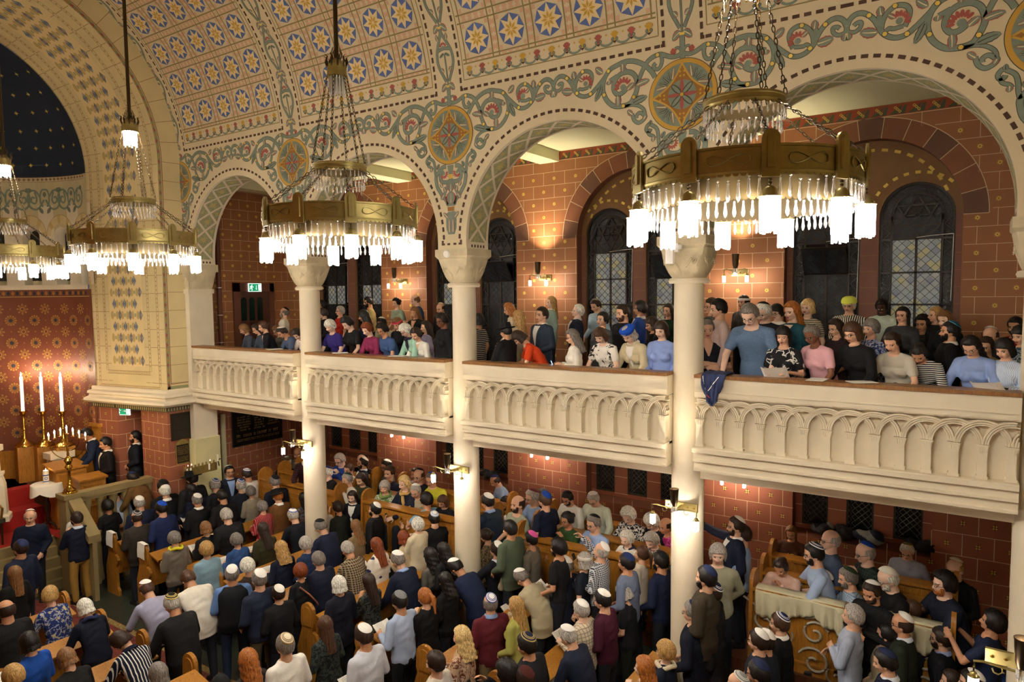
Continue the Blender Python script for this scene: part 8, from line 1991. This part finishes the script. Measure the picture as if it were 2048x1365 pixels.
m = MB(); p = onX(447, 880, XE+.1); m.lathe([(.055,FZ+.4),(.055,onX(447, 829, XE+.1).z),(0,onX(447, 829, XE+.1).z)], mat('pipe_cream', '#d9d6ac', .5), n=14, c=(p.x,p.y,0)); tag(m.build('heating_pipe', smooth=True), 'cream vertical pipe beside the black memorial board', 'pipe')
t = thing('memorial_candle_rack', 'brass rack with small memorial candles on the wall by the pilaster', 'candle rack', (0,0,0)); a = onX(352, 947, -13.3); b = onY(432, 925, .1)
a = Vector((-13.3, a.y, 2.35)); a = onX(368, 940, -13.30); b = onY(434, 924, -.09)
m = MB(); d = (b-a); nrm = Vector((d.y,-d.x,0)).normalized()
m.raw([a, b, b+nrm*.05, a+nrm*.05]+[q_-Vector((0,0,.16)) for q_ in (a, b, b+nrm*.05, a+nrm*.05)], [(0,1,2,3),(4,7,6,5),(3,2,6,7),(0,3,7,4),(1,5,6,2),(0,4,5,1)], BRASS); m.build('shelf', t)
for k in range(9):
    q_ = a+d*(k+.5)/9+nrm*.03; m = MB(); m.lathe([(.018,0),(.016,.05),(0,.05)], BRASS, n=8, c=tuple(q_)); o = m.build('candle_cup', t)
    if k in (1, 2, 7): f = MB(); f.lathe([(0,.05),(.007,.06),(0,.08)], mat('red_flame', '#ffffff', .5, emit=(1,.35,.15), es=12), n=6, c=tuple(q_)); f.build('flame', o)
for k in (1, 2, 7): q_ = a+d*(k+.3)/9+nrm*.055; m = MB(); m.raw([q_, q_+d*.05, q_+d*.05-Vector((0,0,.12)), q_-Vector((0,0,.12))], [(0,1,2,3)], PAPER); m.build('name_card', t)
p = onY(438, 922, -.06); t = thing('wall_candle_holder', 'black iron wall bracket with a short white candle by the pilaster', 'candle holder', (p.x, p.y, p.z))
m = MB(); m.tube([(0,0,-.1),(0,-.02,0),(0,.03,.04)], .012, BLACK); m.tube([(0,-.02,-.02),(.08,-.06,.0)], .01, BLACK); m.build('bracket', t); m = MB(); m.lathe([(.016,0),(.016,.13),(0,.13)], CW, n=10, c=(.04,-.05,.01)); m.build('candle', t)
p = onX(170, 811, -15.5); t = board('grey_notice', 'small grey notice plate at the edge of the apse', (-.86+.0, 3.25, -.70, 3.55), lambda a, z, h: (-15.62+h+.02, a, z), [(.1,.9,.1,.9,6)], REDD, letters=GLT) if False else None
# ================================================================ textiles lying about
def lump(name, label, cat, c, r, m1, m2=None, seed=1, flat=.5, cat2=None):
    rr = random.Random(seed); mb = MB()
    for k in range(9): ell(mb, (c[0]+rr.uniform(-1,1)*r[0]*.7, c[1]+rr.uniform(-1,1)*r[1]*.6, c[2]+rr.uniform(0,1)*r[2]*.5), (r[0]*rr.uniform(.3,.55), r[1]*rr.uniform(.5,.9), r[2]*rr.uniform(.35,.6)), 0, 12, Matrix.Rotation(rr.uniform(0,3), 3, 'X'))
    me = remesh(mb, name, .014, 3); n = len(me.vertices); co = np.empty(n*3, 'f'); me.vertices.foreach_get('co', co); co = co.reshape(-1, 3)
    co[:,2] += .005*np.sin(co[:,0]*60+co[:,2]*30); co[:,1] += .005*np.sin(co[:,0]*45+co[:,2]*50); me.vertices.foreach_set('co', co.ravel()); me.materials.append(m1)
    if m2:
        me.materials.append(m2); nf = len(me.polygons); ce = np.empty(nf*3, 'f'); me.polygons.foreach_get('center', ce); ce = ce.reshape(-1, 3); me.polygons.foreach_set('material_index', (np.sin(ce[:,0]*11+ce[:,2]*17+seed) > .55).astype('i'))
    o = bpy.data.objects.new(name, me); COL.objects.link(o); tag(o, label, cat); return o
NV = mat('navy_fabric', '#161d36', .8, bump=.2); BK = mat('black_fabric', '#15161b', .85, bump=.2); GY_ = mat('grey_lining', '#8d9188', .85)
for i, (u, v, rx, lab, m2) in enumerate(((1643,1067,.16,'dark folded coat on the window sill, leftmost of four',GY_),(1692,1066,.2,'black coat on the window sill behind the balding man',None),(1740,1085,.26,'navy coat with pale grey lining slipping off the window sill',GY_),(1848,1100,.27,'black coat lying on the sill under the rightmost lower window',None))):
    p = onY(u, v, 2.9); lump('folded_coat', lab, 'coat', (p.x, 2.9, 2.33), (rx,.12,.13), BK if i != 2 else NV, m2, i+3)
p = onY(980, 940, 2.9); lump('folded_coat', 'black and blue clothing on the sill left of the leaning man', 'coat', (p.x, 2.9, 2.33), (.22,.12,.12), BK, NV, 9)
p = onY(1430, 750, -.03); JN = mat('jacket_navy', '#1f2c55', .8, bump=.3, bscale=30); RT_ = mat('red_trim', '#b02a3a', .7); jk = thing('hanging_jacket', 'navy jacket with white and red trim hung over the gallery rail', 'jacket', (p.x, 0, 0))
def jkt(x, t):           # t < 0 over the back of the rail, t > 0 down the front
    u_ = x/.15; L = (.15+.22*max(0, 1-(u_+.1)**2))*(1 if t > 0 else .5); fy = .016*sin(x*70+1)+.012*sin(x*31+t*4)
    if t < 0: return (x*(1-.1*t), .25, 4.935+t*L)
    if t < .15: return (x, .25-.31*t/.15, 4.938+.018*sin(pi*t/.15)+fy*.3)
    k = (t-.15)/.85; return (x*(1-.35*k*k)-.01*k, -.06-.025*sin(pi*min(1,k*1.2))-abs(fy)*(.4+k), 4.938-k*L)
m = MB(); m.sweep([[jkt(-.14+.28*j/24, t_) for j in range(25)] for t_ in [-1,-.5,0,.05,.1,.15]+[.15+.85*q/10 for q in range(1, 11)]], JN, closed=False, caps=False); o = m.build('cloth', jk, True); so = o.modifiers.new('s', 'SOLIDIFY'); so.thickness = .012
m = MB(); m.tube([(a_, b_-.012, c_) for a_, b_, c_ in [jkt(.06-.12*q/5, .2+.08*q) for q in range(6)]], .005, WHITE, 5); m.tube([(a_, b_-.010, c_) for a_, b_, c_ in [jkt(-.125+.006*q, .2+.09*q) for q in range(7)]], .005, WHITE, 5); m.tube([(a_, b_-.012, c_) for a_, b_, c_ in [jkt(-.10+.03*q, .72+.03*q) for q in range(3)]], .006, RT_, 5); m.build('trim', jk)
for k, i in enumerate((0, 1)):           # notes hung over the pew ends
    x = -13.235+1.1*i; m = MB(); g = [[(x-.17+.24*j/5, yy, zz+.008*sin(j)) for j in range(6)] for yy, zz in ((-1.64,1.42),(-1.66,1.545),(-1.73,1.55),(-1.745,1.4),(-1.745,1.28))]
    m.sweep(g, PAPER, closed=False, caps=False); tag(m.build('reserved_note'), 'white reserved note hung over the %s pew end from the steps' % ('first', 'second')[k], 'note')
# sheets lying on ledges and rails
for i, (u, v, y, z, lab) in enumerate(((1130,768,.1,4.93,'sheet on the gallery rail'),(690,725,.1,4.93,'sheet on the gallery rail before the magenta blouse'),(1712,774,.1,4.93,'white sheet on the rail before the striped blouse'),(665,708,.1,4.93,'folded sheet on the rail right of the first column'),(515,702,.1,4.93,'sheet on the rail before the blue polo shirt'),(1640,757,.1,4.93,'booklet on the rail under the dark hand'))):
    if i == 0: continue
    p = onZ(u, v, 4.932); m = MB(); M = Matrix.Translation((p.x, .09, 4.932)) @ Matrix.Rotation(.3*i, 4, 'Z'); m.box((-.13,-.09,0),(.13,.09,.006), PAPER, M); tag(m.build('paper_sheet'), lab, 'paper')
